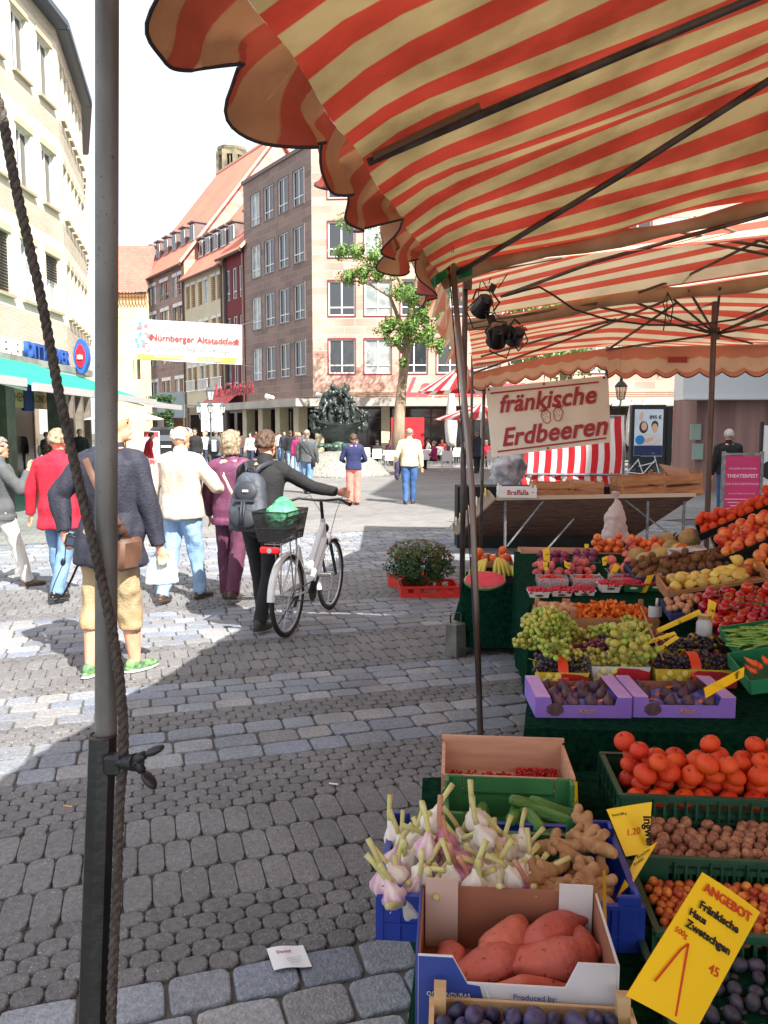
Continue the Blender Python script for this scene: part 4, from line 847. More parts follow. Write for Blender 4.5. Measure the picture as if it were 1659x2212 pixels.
def torso(mb, secs, n=20, lean=None):
 """secs: (z, half width, half depth, y offset)"""
 rings = []
 for z, rx, ry, oy in secs:
  rings.append([Vector((math.copysign(abs(math.cos(2 * PI * j / n)) ** .85, math.cos(2 * PI * j / n)) * rx, oy + math.copysign(abs(math.sin(2 * PI * j / n)) ** .85, math.sin(2 * PI * j / n)) * ry, z)) for j in range(n)])
 if lean: rings = [[lean(v) for v in r] for r in rings]
 mb.loft(rings)
def person(label, loc, face, H=1.72, legs=((.1, 0), (-.1, 0)), arms=None, top=None, bottom=None, shoe=None, hair=None, hairstyle='short', bulk=1.0, lean=0, head_turn=0, head_tilt=0, detail=1,
  hem=.50, shorts=False, coat=0, nz=.006, group=None, seated=False, hood=None, sleeve=1.0, flare=1.0, face_detail=True, vox=None, belly=0, collar=None, eyes=True, glasses=False, skirtless=True):
 """face: heading, 0 looks along +Y (away from the camera), positive turns to the left.
 legs: (forward swing at the hip, knee bend) for left and right; arms: (elbow dir, hand dir) for left and right in body axes"""
 s_ = H; vox = vox or (.011 if detail > 1 else .02); b = MB()
 hipz = (.525 if not seated else .27) * s_; ax = .052 * s_; J = {}
 low = 0
 for side, (sw, kb) in zip((-1, 1), legs):
  hip = Vector((side * ax, 0, hipz)); L1, L2 = .247 * s_, .235 * s_
  if seated: kn = hip + Vector((side * .02, L1, .01)); an = kn + Vector((0, .03 - kb * .2, -hipz + .045 * s_))
  else:
   kn = hip + Vector((0, math.sin(sw) * L1, -math.cos(sw) * L1)); a2 = sw - kb; an = kn + Vector((side * -.008, math.sin(a2) * L2, -math.cos(a2) * L2))
  J[side] = [hip, kn, an]
 if not seated:
  lo = min(J[-1][2].z, J[1][2].z) - .042 * s_; hipz -= lo
  for sd in J: J[sd] = [v - Vector((0, 0, lo)) for v in J[sd]]
 dz = hipz - .525 * s_
 LN = lambda v: Vector((v.x, v.y + max(0, v.z - hipz) * math.tan(lean), v.z - (1 - math.cos(lean)) * max(0, v.z - hipz)))
 bw = bulk
 T = lambda z: z * s_ + dz
 body_secs = [(T(.47), .05 * s_ * bw, .045 * s_ * bw, 0), (T(.50), .088 * s_ * bw, .06 * s_ * bw, -.005), (T(.55), .094 * s_ * bw, .066 * s_ * bw, -.006), (T(.62), .082 * s_ * bw, .058 * s_ * bw, .002 + belly * .5), (T(.69), .088 * s_ * bw, .062 * s_ * bw, .004), (T(.755), .1 * s_ * bw, .066 * s_ * bw, 0), (T(.80), .104 * s_ * bw, .056 * s_ * bw, -.008), (T(.832), .07 * s_, .044 * s_, -.01), (T(.855), .034 * s_, .034 * s_, 0)]
 torso(b, body_secs, lean=LN)
 neck0, neck1 = LN(Vector((0, -.004, T(.83)))), LN(Vector((0, .012, T(.895))))
 cap(b, neck0, neck1, .034 * s_, .031 * s_)
 hc = LN(Vector((0, .014, T(.932)))); HR = Euler((-head_tilt, 0, head_turn)).to_matrix()
 def hp(x, y, z): return hc + HR @ Vector((x * s_ / 1.72, y * s_ / 1.72, z * s_ / 1.72))
 b.ell(hp(0, -.006, .018), (.074 * s_ / 1.72, .094 * s_ / 1.72, .098 * s_ / 1.72), HR, 16, 12)
 b.ell(hp(0, .028, -.052), (.052 * s_ / 1.72, .058 * s_ / 1.72, .062 * s_ / 1.72), HR, 14, 10)
 b.ell(hp(0, .072, -.088), (.022, .02, .018), HR)
 b.loft([[hp(x, y, z) for x, y, z in r] for r in ([(-.010, .078, .026), (.010, .078, .026), (.010, .06, .026), (-.01, .06, .026)], [(-.012, .098, -.012), (.012, .098, -.012), (.014, .07, -.012), (-.014, .07, -.012)], [(-.017, .094, -.024), (.017, .094, -.024), (.017, .06, -.03), (-.017, .06, -.03)])])
 b.ell(hp(0, .078, .036), (.05, .016, .012), HR)
 for sd in (-1, 1): b.ell(hp(sd * .076, -.004, -.012), (.012, .022, .034), HR @ Euler((.2, 0, sd * .3)).to_matrix())
 b.ell(hp(0, .082, -.056), (.026, .012, .009), HR)
 if arms is None: arms = (((-.22, -.05, -1), (-.08, .25, -1)), ((.22, .05, -1), (.08, .3, -1)))
 A = {}
 for sd, (ed, hd) in zip((-1, 1), arms):
  sh = LN(Vector((sd * .105 * s_ * (1 + (bw - 1) * .6), -.006, T(.80)))); el = sh + Vector(ed).normalized() * .172 * s_; wr = el + Vector(hd).normalized() * .148 * s_
  A[sd] = [sh, el, wr]; cap(b, sh, el, .031 * s_, .025 * s_); cap(b, el, wr, .0245 * s_, .016 * s_)
  d = Vector(hd).normalized(); q = d.to_track_quat('Z', 'Y').to_matrix(); pc = wr + d * .04
  b.ell(pc, (.018, .036, .045), q @ Matrix.Rotation(sd * .3, 3, 'Z'), 10, 8)
  if detail > 1:
   for k in range(4):
    f0 = wr + d * .072 + q @ Vector((0, (k - 1.5) * .019, 0)); f1 = f0 + (d + q @ Vector((-sd * .25, (k - 1.5) * .05, 0))).normalized() * (.03 + .004 * (1 - abs(k - 1.2))); f2 = f1 + (d * .75 + q @ Vector((-sd * .7, 0, 0))).normalized() * .026
    cap(b, f0, f1, .0095, .009, 8); cap(b, f1, f2, .009, .0075, 8)
   f0 = wr + d * .03 + q @ Vector((0, .03, 0)); f1 = f0 + (d * .7 + q @ Vector((-sd * .3, .5, 0))).normalized() * .04; cap(b, f0, f1, .011, .009, 8); cap(b, f1, f1 + d * .024, .009, .008, 8)
  else: cap(b, wr + d * .06, wr + d * .095 + q @ Vector((-sd * .02, 0, 0)), .026, .014, 8)
 for sd in (-1, 1):
  hip, kn, an = J[sd]; lg = 1 if shorts else .8; cap(b, hip, kn, .052 * s_ * bw * lg, .034 * s_ * lg); cap(b, kn, kn.lerp(an, .35), .034 * s_ * lg, .036 * s_ * lg); cap(b, kn.lerp(an, .35), an, .036 * s_ * lg, .021 * s_)
  d = Vector((sd * .15, 1, 0)).normalized(); tdir = d
  cap(b, an + Vector((0, -.02, -.03)), an + d * .13 + Vector((0, 0, -.045)), .026, .02)
 root = b.build('person', skin_m); root.location = loc; root.rotation_euler = (0, 0, face)
 remesh(root, min(vox, .0085) if detail > 1 else vox, 2); tag(root, label, 'person', group)
 if bottom:
  t = MB(); ez = 1.0 if not shorts else .52
  torso(t, [(z, rx + .008, ry + .008, oy) for z, rx, ry, oy in body_secs[:4]], lean=LN)
  for sd in (-1, 1):
   hip, kn, an = J[sd]
   if shorts:
    e = kn.lerp(an, .42); cap(t, hip, kn, .060 * s_ * bw, .047 * s_); t.cyl(kn, e, .045 * s_, .046 * s_, 14)
    t.ell(hip.lerp(kn, .72) + Vector((sd * .045 * s_, 0, 0)), (.022, .05, .075))
   else:
    fl = flare; cap(t, hip, kn, .059 * s_ * bw, .043 * s_ * fl); an2 = an - (an - kn).normalized() * -.02
    t.cyl(kn - (an - kn) * .02, an2, .043 * s_ * fl, .036 * s_ * fl, 14)
  o = t.build('shorts' if shorts else 'trousers', bottom, root); remesh(o, vox, 2, nz * 1.9, 9, (1, 1, .7))
 if top:
  t = MB(); c = .026 + coat * .010; hz = hem - (.06 if coat > 1 else 0)
  secs = [(z, rx + c, ry + c, oy + (belly if T(.55) <= z <= T(.66) else 0)) for z, rx, ry, oy in body_secs[1:8] if z >= T(hem) - .001]
  lowr = body_secs[2]; secs = [(T(hem) - .0, lowr[1] + c + .006 * coat, lowr[2] + c + .004 * coat, lowr[3] + belly * .6)] + [q for q in secs if q[0] > T(hem) + .02]
  torso(t, secs, lean=LN)
  if collar != 'none': cap(t, LN(Vector((0, -.006, T(.835)))), LN(Vector((0, .0, T(.862)))), .044 * s_, .04 * s_)
  for sd in (-1, 1):
   sh, el, wr = A[sd]; w2 = el.lerp(wr, sleeve * .96) if sleeve > .2 else None
   k = 1 + .07 * coat
   cap(t, sh, el, .041 * s_ * k, .034 * s_ * k)
   if w2 is not None: cap(t, el, el.lerp(w2, .55), .034 * s_ * k, .031 * s_ * k); t.cyl(el.lerp(w2, .5), w2, .031 * s_ * k, .026 * s_ * k, 12)
   q = LN(Vector((sd * .07 * s_, -.006, T(.815)))); cap(t, q, sh, .045 * s_, .045 * s_)
  if coat: t.loft([[LN(Vector((rx * math.cos(2 * PI * j / 20), oy + ry * math.sin(2 * PI * j / 20), z))) for j in range(20)] for z, rx, ry, oy in ((T(hem) - .005, lowr[1] + c + .01, lowr[2] + c + .01, belly * .6 - .005), (T(hem) + .05, lowr[1] + c + .012, lowr[2] + c + .012, belly * .6 - .005))])
  o = t.build('jacket' if coat else 'top', top, root); remesh(o, vox, 2, nz * (2.1 if coat else 1.5), 8, (1, 1, .42))
  if hood: h = MB(); h.ell(LN(Vector((0, -.07, T(.82)))), (.12, .07, .085), nu=14, nv=10); h.ell(LN(Vector((0, -.03, T(.855)))), (.095, .075, .04), nu=14, nv=8); o = h.build('hood', hood, root); remesh(o, .015, 3, .012, 14)
  if collar and collar != 'none': h = MB(); h.loft([[LN(Vector((r * math.cos(2 * PI * j / 20), -.002 + r * math.sin(2 * PI * j / 20), z))) for j in range(20)] for z, r in ((T(.838), .07), (T(.872), .068), (T(.872), .058), (T(.84), .058))], caps=False); h.build('collar', collar, root, True)
 if shoe:
  for sd in (-1, 1):
   hip, kn, an = J[sd]; t = MB(); toe = Vector((sd * .18, 1, 0)).normalized(); lift = max(0, an.z - .09); pitch_ = min(.8, lift * 4)
   q = Matrix.Rotation(-math.atan2(toe.x, toe.y), 3, 'Z') @ Matrix.Rotation(-pitch_, 3, 'X'); c = an
   t.ell(c + q @ Vector((0, .052, -.045)), (.047, .142, .036), q, 14, 8); t.ell(c + q @ Vector((0, -.015, -.022)), (.043, .062, .052), q, 12, 8)
   t.ell(c + q @ Vector((0, .05, -.064)), (.049, .147, .02), q, 14, 6, m=1)
   o = t.build('shoe', shoe if isinstance(shoe, list) else [shoe, mat('sole', s(60, 55, 50), rough=.8)], root, True)
 if hair:
  t = MB(); rr = random.Random(hash(label) % 999 if False else len(label)); k = s_ / 1.72; N = 150 if hairstyle != 'bald' else 0
  cnt = 0; q0 = 0
  while cnt < N:
   q0 += 1; u = rr.uniform(-1, 1); a = rr.uniform(0, 2 * PI); r_ = math.sqrt(1 - u * u); d = Vector((r_ * math.cos(a), r_ * math.sin(a), u))
   front = d.y; lim = {'short': -.25, 'bob': -.55, 'curly': -.5, 'thin': -.2}.get(hairstyle, -.25)
   if d.y > .35 and d.z < .62: continue
   if d.y > -.1 and d.z < (-.15 if hairstyle in ('bob', 'curly') else .12): continue
   if d.z < lim: continue
   if hairstyle == 'thin' and d.z > .55: continue
   ex = {'short': 1.06, 'bob': 1.16, 'curly': 1.2, 'thin': 1.02}[hairstyle]; z0 = .018
   p = hp(d.x * .074 * ex, -.006 + d.y * .094 * ex, z0 + d.z * .098 * ex); rad = {'short': .019, 'bob': .024, 'curly': .026, 'thin': .013}[hairstyle] * k
   t.ell(p, (rad, rad * 1.1, rad * (1.5 if hairstyle == 'bob' else 1.1)), HR @ Euler((rr.uniform(-.5, .5), rr.uniform(-.5, .5), 0)).to_matrix(), 7, 5); cnt += 1
  if hairstyle == 'bob':
   for j in range(13): a = PI + (j - 6) * .27; t.ell(hp(.078 * math.sin(a) * 1.05, .09 * math.cos(a) - .006, -.055), (.024, .024, .05), HR, 7, 5)
  if N: t.ell(hp(0, -.012, .026), (.073 * k, .088 * k, .094 * k), HR, 12, 8) if hairstyle != 'thin' else None; o = t.build('hair', hair, root); remesh(o, .009 if detail > 1 else .015, 1, .006, 45)
 if face_detail and eyes:
  for sd in (-1, 1):
   t = MB(); t.ell(hp(sd * .031, .079, .012), (.012, .007, .006), HR, 8, 6); o = t.build('eye', mat('eye_dark', s(60, 45, 38), rough=.2), root, True)
  t = MB(); t.ell(hp(0, .094, -.056), (.022, .004, .005), HR, 8, 6); t.build('mouth', mat('lips', s(170, 95, 88), rough=.5), root, True)
 if glasses:
  t = MB()
  for sd in (-1, 1): t.ell(hp(sd * .031, .088, .012), (.027, .008, .019), HR, 12, 6); t.bar(hp(sd * .06, .085, .015), hp(sd * .076, .0, .012), .005)
  t.bar(hp(-.01, .092, .015), hp(.01, .092, .015), .005); t.build('sunglasses', mat('dark_lens', s(25, 20, 20), rough=.1), root, True)
 root['_'] = 0; del root['_']
 W_ = Matrix.Translation(Vector(loc)) @ Matrix.Rotation(face, 4, 'Z')
 return root, {'J': J, 'A': A, 'W': W_, 'T': T, 'LN': LN, 'hp': hp, 's': s_}
jeans = cloth('jeans', s(120, 150, 182), s(90, 122, 160)); jeans_l = cloth('light_jeans', s(150, 182, 212), s(122, 156, 194)); jeans_d = cloth('dark_jeans', s(52, 62, 86), s(40, 48, 70)); black = cloth('black', s(34, 33, 36), s(26, 25, 28)); navy = cloth('navy_softshell', s(44, 46, 60), s(36, 38, 52), rough=.75)
khaki = cloth('khaki', s(176, 154, 120), s(156, 134, 100), scale=6); white_c = cloth('white', s(222, 220, 214)); gray_c = cloth('charcoal', s(86, 90, 92), s(70, 74, 76)); red_c = cloth('red', s(205, 32, 56), s(185, 24, 48))
beige_c = cloth('beige', s(208, 194, 176), s(192, 176, 158), rough=.6, scale=3); plum = cloth('plum', s(112, 58, 88), s(94, 46, 74), rough=.55); plum_d = cloth('plum_trousers', s(96, 48, 72), s(80, 38, 60)); grape = None; magenta = cloth('magenta', s(160, 40, 100))
h_gray = mat('hair_grey', s(150, 142, 134), s(105, 98, 92), rough=.6, scale=60, bump=.4, bscale=150, stretch=(1, 1, .3)); h_white = mat('hair_white', s(205, 200, 192), s(165, 160, 152), rough=.6, scale=60, bump=.4, bscale=150)
h_brown = mat('hair_brown', s(92, 66, 50), s(58, 42, 34), rough=.55, scale=50, bump=.4, bscale=150); h_dark = mat('hair_dark', s(48, 38, 34), s(30, 24, 22), rough=.55, scale=60, bump=.4, bscale=150); h_blond = mat('hair_blond_grey', s(172, 152, 122), s(112, 98, 80), rough=.55, scale=45, bump=.4, bscale=150, stretch=(1, 1, .4)); h_red = mat('hair_auburn', s(150, 92, 60), s(105, 62, 42), rough=.55, scale=60, bump=.4, bscale=150)
leather = mat('shoe_leather', s(80, 60, 48), rough=.45); blk_shoe = mat('shoe_black', s(28, 26, 26), rough=.3)
def on(px, py, z=0): return G(px, py, z)
ARM = lambda l, r: (l, r)
dn = lambda sd, out=.2, fwd=0, f2=.3: ((sd * out, fwd, -1), (sd * out * .3, fwd + f2, -1))
def people():
 out = {}
 out['camera_man'] = person('person in dark navy jacket and khaki shorts holding a camera behind the near pole', on(246, 1456), -.5, 1.88, lean=.10, legs=((-.12, .03), (.14, .02)),
  arms=(((-.587, -.395, -.72), (.22, 0, -.95)), ((.18, .2, -.95), (.16, .13, -.97))), top=navy, bottom=khaki, shoe=[mat('trainer_green', s(120, 160, 96), s(50, 80, 70), rough=.6, scale=25), mat('trainer_sole', s(225, 225, 220))], hair=None, hairstyle='bald', bulk=1.2, hem=.43, shorts=True, coat=2, detail=2, head_turn=-.85, head_tilt=-.12, belly=.03, collar=navy, nz=.009)
 out['beige'] = person('person in beige blouson and light blue jeans with thin white hair, walking away', on(398, 1297), -.35, 1.77, legs=((-.12, .35), (.22, .05)), arms=(((-.35, -.15, -1), (-.15, .35, -1)), ((.55, .2, -.8), (-.1, .9, -.25))), top=beige_c, bottom=jeans_l, shoe=leather, hair=h_white, hairstyle='thin', bulk=1.12, hem=.49, coat=1, detail=2, collar=beige_c, nz=.008, head_turn=-.35)
 out['plum'] = person('person with bobbed grey blond hair in plum jacket and plum trousers', on(505, 1292), -.1, 1.68, legs=((.05, .05), (-.28, .2)), arms=(dn(-1, .25, 0, .5), dn(1, .25, .1, .7)), top=plum, bottom=plum_d, shoe=leather, hair=h_blond, hairstyle='bob', bulk=1.05, hem=.46, coat=1, detail=2, nz=.006, flare=1.1, head_turn=-.25)
 out['cyclist'] = person('person in black with short dark hair and grey rucksack pushing the white bicycle', on(568, 1352), -.22, 1.74, legs=((.30, .1), (-.18, .35)), arms=(((-.35, .35, -.9), (.0, .9, -.45)), ((.74, .62, -.52), (.72, .72, -.22))), top=black, bottom=black, shoe=mat('dark_trainer', s(60, 62, 60), rough=.7), hair=h_brown, hairstyle='short', bulk=.98, hem=.5, lean=.20, detail=2, nz=.005, head_turn=-.3, flare=.85)
 out['left_gray'] = person('person in charcoal jacket and white trousers with hand at the mouth at the left edge', on(10, 1268), -.9, 1.66, legs=((-.35, .05), (.33, .1)), arms=(dn(-1), ((.35, .55, -.8), (-.35, .45, .9))), top=gray_c, bottom=white_c, shoe=leather, hair=h_gray, hairstyle='short', bulk=1.05, hem=.47, coat=1, detail=2, nz=.006)
 out['red'] = person('person in bright red hooded coat and blue jeans with short ash hair', on(138, 1292), -.15, 1.72, legs=((.12, .05), (-.2, .25)), arms=(((-.4, 0, -1), (-.2, .2, -1)), dn(1)), top=red_c, bottom=jeans, shoe=blk_shoe, hair=h_blond, hairstyle='short', bulk=1.1, hem=.43, coat=2, hood=red_c, detail=2, nz=.007)
 M_ = [
 ('person in dark clothes with blue shirt and jeans standing in the shaded shop front', (46, 1030), PI + .2, 1.8, dict(top=cloth('shade_jacket', s(40, 40, 44)), bottom=jeans_d, hair=h_brown, coat=1, hem=.48)),
 ('person with sunglasses and curly auburn hair in a black and cream patterned blouse', (104, 1030), PI - .15, 1.66, dict(top='pattern', bottom=plum_d, hair=h_red, hairstyle='curly', glasses=True)),
 ('person with dark grey hair in black leather jacket between the red coat and the pole', (176, 1042), PI + .5, 1.78, dict(top=black, bottom=jeans_d, hair=h_gray, coat=1)),
 ('person in red pullover leaning to the price board beside the dark van', (318, 1045), -1.2, 1.7, dict(top=red_c, bottom=white_c, hair=h_brown, lean=.25)),
 ('person with sunglasses in dark cardigan facing the camera beside the rucksack carrier', (423, 1028), PI, 1.8, dict(top=black, bottom=jeans, hair=h_brown, coat=1, glasses=True)),
 ('person with bald head in white shirt behind the dark cardigan', (443, 1010), PI - .3, 1.7, dict(top=white_c, bottom=jeans_d, hairstyle='bald')),
 ('person in dark grey anorak with blue and white rucksack walking away up the street', (468, 1032), 0, 1.78, dict(top=gray_c, bottom=jeans_d, hair=h_gray, coat=1, hem=.46)),
 ('person in bright blue jacket among the far crowd', (492, 1000), .3, 1.66, dict(top=cloth('blue', s(45, 80, 180)), bottom=black, hair=h_brown)),
 ('person in brown shirt with brown hair facing the camera in the far crowd', (516, 1008), PI, 1.74, dict(top=cloth('brown_shirt', s(92, 66, 66)), bottom=jeans_d, hair=h_brown)),
 ('person with long black hair in white striped top and dark jacket', (542, 1010), PI - .2, 1.64, dict(top=white_c, bottom=jeans_d, hair=h_dark, hairstyle='bob')),
 ('person in white shirt with grey hair near the shop doorway', (566, 1000), .4, 1.78, dict(top=white_c, bottom=black, hair=h_gray)),
 ('person in black studded jacket and light jeans left of the ship fountain', (628, 1015), .1, 1.74, dict(top=black, bottom=jeans_l, hair=h_brown, coat=1)),
 ('person with blond hair in magenta jacket beside the grey blazer', (646, 1035), 0, 1.66, dict(top=magenta, bottom=jeans, hair=h_blond)),
 ('person with shaved head in grey blazer with bag strap across the back', (664, 1066), -.2, 1.76, dict(top=gray_c, bottom=jeans, hair=h_gray, hairstyle='thin', coat=1, bulk=1.1, legs=((.15, .05), (-.12, .1)), detail=1.5)),
 ('person in navy pullover and coral trousers standing before the cobbled mound', (764, 1090), .1, 1.64, dict(top=cloth('navy', s(40, 48, 92), s(34, 40, 80)), bottom=cloth('coral', s(236, 138, 124), s(226, 122, 110)), hair=h_brown, flare=1.25, bulk=1.08, detail=1.5, legs=((.02, 0), (-.04, .02)), arms=(((-.35, .1, -.9), (.3, .8, -.2)), ((.35, .1, -.9), (-.3, .8, -.2))))),
 ('person in cream pullover and blue jeans carrying a jacket, walking towards the cafe', (884, 1088), .0, 1.78, dict(top=cloth('cream', s(222, 212, 178), s(206, 194, 160)), bottom=cloth('mid_jeans', s(62, 100, 150), s(50, 84, 132)), hair=h_gray, hairstyle='thin', bulk=1.12, detail=1.5, legs=((-.08, .12), (.08, .02)), arms=(((-.35, -.1, -1), (-.1, .5, -.7)), dn(1, .25, 0, .1)))),
 ('person with grey hair in long dark blue coat seen between the stall poles', (1030, 1022), .2, 1.7, dict(top=cloth('dark_blue_coat', s(44, 50, 66)), bottom=black, hair=h_gray, coat=2, hem=.4)),
 ('person with white hair in black pullover behind the pink poster stand', (1567, 1118), -.1, 1.74, dict(top=black, bottom=cloth('mid_jeans', s(62, 100, 150)), hair=h_white, hairstyle='short', bulk=1.15, detail=1.5)),
 *[('person in %s walking in the far crowd %s' % (c, w), p, f, h, dict(top=t, bottom=bt, hair=hh, coat=ct)) for c, w, p, f, h, t, bt, hh, ct in (('black coat', 'left of the lamp post', (447, 1002), PI, 1.75, black, jeans_d, h_dark, 1), ('tan jacket', 'right of the lamp post', (500, 992), .2, 1.7, beige_c, black, h_brown, 1), ('pale blue shirt', 'behind the bobbed hair', (530, 985), PI, 1.72, jeans_l, black, h_gray, 0), ('red jacket', 'before the dark red house', (555, 990), .4, 1.68, red_c, jeans_d, h_blond, 1), ('dark green coat', 'left of the crimson sign', (578, 998), PI, 1.74, cloth('green_coat', s(52, 66, 54)), black, h_gray, 1), ('white jacket', 'beneath the crimson sign', (604, 995), -.2, 1.7, white_c, jeans, h_brown, 1), ('navy coat', 'left of the fountain', (615, 1002), PI, 1.72, navy, jeans_d, h_dark, 1), ('plum coat', 'beside the black studded jacket', (640, 1000), PI, 1.66, plum, black, h_blond, 1), ('grey hoodie', 'near the street sign box', (405, 1000), PI, 1.72, gray_c, jeans_d, h_brown, 0), ('light shirt', 'between the van and the bald head', (412, 1012), .3, 1.7, white_c, jeans_d, h_gray, 0))],
 ('person in grey coat half hidden behind the magenta jacket', (655, 1010), .2, 1.7, dict(top=gray_c, bottom=black, hair=h_dark)),
 ('person in olive jacket far down the street beside the lamp post', (478, 985), PI, 1.7, dict(top=cloth('olive', s(96, 100, 72)), bottom=jeans_d, hair=h_blond)),
 ('person in dark suit at the shop entrance below the crimson sign', (590, 985), .5, 1.76, dict(top=black, bottom=black, hair=h_dark)),
 ]
 pat = bpy.data.materials.new('patterned_blouse'); pat.use_nodes = True; n = pat.node_tree.nodes; L = pat.node_tree.links
 tc = n.new('ShaderNodeTexCoord'); vo = n.new('ShaderNodeTexVoronoi'); vo.feature = 'DISTANCE_TO_EDGE'; vo.inputs['Scale'].default_value = 13; cr = n.new('ShaderNodeValToRGB'); cr.color_ramp.elements[0].position = .12; cr.color_ramp.elements[1].position = .16
 cr.color_ramp.elements[0].color = s(40, 30, 32); cr.color_ramp.elements[1].color = s(235, 218, 205); L.new(tc.outputs['Object'], vo.inputs[0]); L.new(vo.outputs['Distance'], cr.inputs[0]); L.new(cr.outputs[0], n['Principled BSDF'].inputs['Base Color'])
 for i, (lb, (px, py), fc, H, kw) in enumerate(M_):
  kw = dict(kw)
  if kw.get('top') == 'pattern': kw['top'] = pat
  kw.setdefault('shoe', leather if i % 2 else blk_shoe); kw.setdefault('legs', (((.16, .05), (-.16, .15)) if i % 2 else ((-.1, .1), (.14, .02)))); out[i] = person(lb, on(px, py), fc, H, **kw)
 return out
PPL = people()
def carried():
 def Wp(k, v): return PPL[k][1]['W'] @ Vector(v)
 W_ = PPL['cyclist'][1]['W']; LN = PPL['cyclist'][1]['LN']; T_ = PPL['cyclist'][1]['T']; nyl = mat('rucksack_nylon', s(70, 76, 86), s(54, 58, 68), rough=.6, scale=6, bump=.4, bscale=30); nd = mat('rucksack_dark', s(44, 48, 56), rough=.6)
 c = W_ @ (LN(Vector((-.03, -.02, T_(.655)))) + Vector((0, -.215, 0))); root = thing('rucksack', 'grey nylon rucksack worn on the back of the person pushing the bicycle', 'rucksack', c, (-.20, 0, -.22))
 b = MB(); b.loft([[Vector((w * math.copysign(abs(math.cos(2 * PI * j / 20)) ** .7, math.cos(2 * PI * j / 20)), d_ * math.copysign(abs(math.sin(2 * PI * j / 20)) ** .7, math.sin(2 * PI * j / 20)), z)) for j in range(20)] for z, w, d_ in ((-.25, .1, .05), (-.24, .16, .09), (-.1, .17, .1), (.08, .145, .085), (.2, .115, .07), (.245, .07, .04), (.25, .03, .02))]); o = b.build('bag_body', nyl, root); remesh(o, .012, 2, .008, 10)
 b = MB(); b.ell((0, -.09, .08), (.1, .03, .09), nu=14, nv=8); b.box((0, -.105, -.0), (.17, .02, .02)); b.build('flap', nd, root, True, 40)
 b = MB(); b.ell((0, -.1, -.15), (.13, .035, .085), nu=14, nv=8); b.build('pocket', nd, root, True)
 b = MB(); b.box((.01, -.128, .08), (.05, .006, .018)); b.build('badge', mat('badge_white', s(220, 220, 220)), root)
 for sd in (-1, 1):
  b = MB(); b.tube([(sd * .03, -.0, .24), (sd * .06, .05, .31), (sd * .11, .13, .36), (sd * .13, .2, .36)], .022, 8, ex=.3); b.build('strap', nd, root, True)
  b = MB(); b.tube([(sd * .012, -.135, -.01), (sd * .014, -.14, -.2)], .01, 6, ex=.3); b.build('buckle_strap', nd, root, True)
 b = MB(); b.tube([(-.035, 0, .24), (-.03, -.01, .29), (.03, -.01, .29), (.035, 0, .24)], .008, 6); b.build('grab_handle', nd, root, True)
 W_ = PPL['plum'][1]['W']; T_ = PPL['plum'][1]['T']
 root = thing('shoulder_bag', 'cream shoulder bag strap slung diagonally across the plum jacket', 'bag', W_ @ Vector((0, 0, 0)), (0, 0, -.1)); b = MB()
 b.tube([(-.09, .02, T_(.85)), (-.085, -.085, T_(.83)), (-.04, -.142, T_(.75)), (.03, -.135, T_(.66)), (.12, -.11, T_(.56)), (.19, -.03, T_(.50))], .021, 8, ex=.28); b.build('strap', mat('strap_cream', s(225, 212, 190), rough=.6), root, True)
 b = MB(); b.box((.24, .02, T_(.44)), (.09, .24, .22), ch=.02); b.build('bag_body', mat('bag_cream', s(205, 190, 165), rough=.6), root, True, 40)
 W_ = PPL['camera_man'][1]['W']; A_ = PPL['camera_man'][1]['A']; h = W_ @ A_[-1][2]; blk = mat('camera_black', s(34, 38, 46), s(24, 26, 32), rough=.4, scale=30)
 c = h + Vector((.075, -.01, -.055)); root = thing('camera', 'black digital camera with dangling neck strap held low by the navy jacket wearer', 'camera', c, (.1, .25, .2))
 b = MB(); b.box((0, 0, 0), (.135, .05, .088), ch=.012); b.ell((.01, 0, .045), (.035, .028, .022)); b.build('camera_body', blk, root, True, 40)
 b = MB(); b.cyl((.01, .02, -.005), (.01, .09, -.005), .034, .032, 18); b.build('lens', blk, root, True, 40)
 b = MB(); b.box((-.015, -.027, -.006), (.07, .004, .052)); b.build('screen', mat('camera_screen', s(50, 62, 78), rough=.1), root)
 b = MB(); b.cyl((.045, -.02, .04), (.045, -.02, .052), .014, n=12); b.cyl((-.045, -.01, .04), (-.045, -.01, .05), .01, n=12); b.build('dial', blk, root, True, 40)
 b = MB(); b.tube([(.065, 0, .01), (.06, .0, -.12), (.03, .0, -.28), (-.0, 0, -.40), (-.05, 0, -.47), (-.085, .0, -.43), (-.075, .0, -.33), (-.055, .0, -.22), (-.04, 0, -.16), (-.06, 0, -.02)], .011, 8, ex=.25); b.ell((-.05, 0, -.17), (.018, .01, .03)); b.build('neck_strap', blk, root, True)
 root = thing('shoulder_bag', 'brown leather shoulder bag with buckled strap at the hip of the navy jacket wearer', 'bag', W_ @ Vector((.255, -.05, .98)), (0, .1, -.5)); br = mat('bag_brown', s(104, 74, 58), s(82, 56, 44), rough=.6, scale=8, bump=.2)
 b = MB(); b.box((0, 0, -.1), (.07, .2, .22), ch=.025); b.build('bag_body', br, root, True, 40)
 b = MB(); b.tube([(.0, -.02, .0), (-.06, -.1, .16), (-.14, -.17, .34), (-.24, -.19, .52)], .024, 8, ex=.25); b.build('strap', br, root, True)
 for z in (.0, .04, .09): b = MB(); b.box((-.005 - z * .35, -.03 - z * .45, z + .01), (.03, .062, .012)); b.build('buckle', mat('buckle_dark', s(50, 36, 30)), root)
 h = W_ @ A_[1][2]; root = thing('plastic_bag', 'pale blue and white plastic bag hanging from the hand of the navy jacket wearer', 'bag', h + Vector((.0, .05, -.13)), (0, 0, .2)); b = MB()
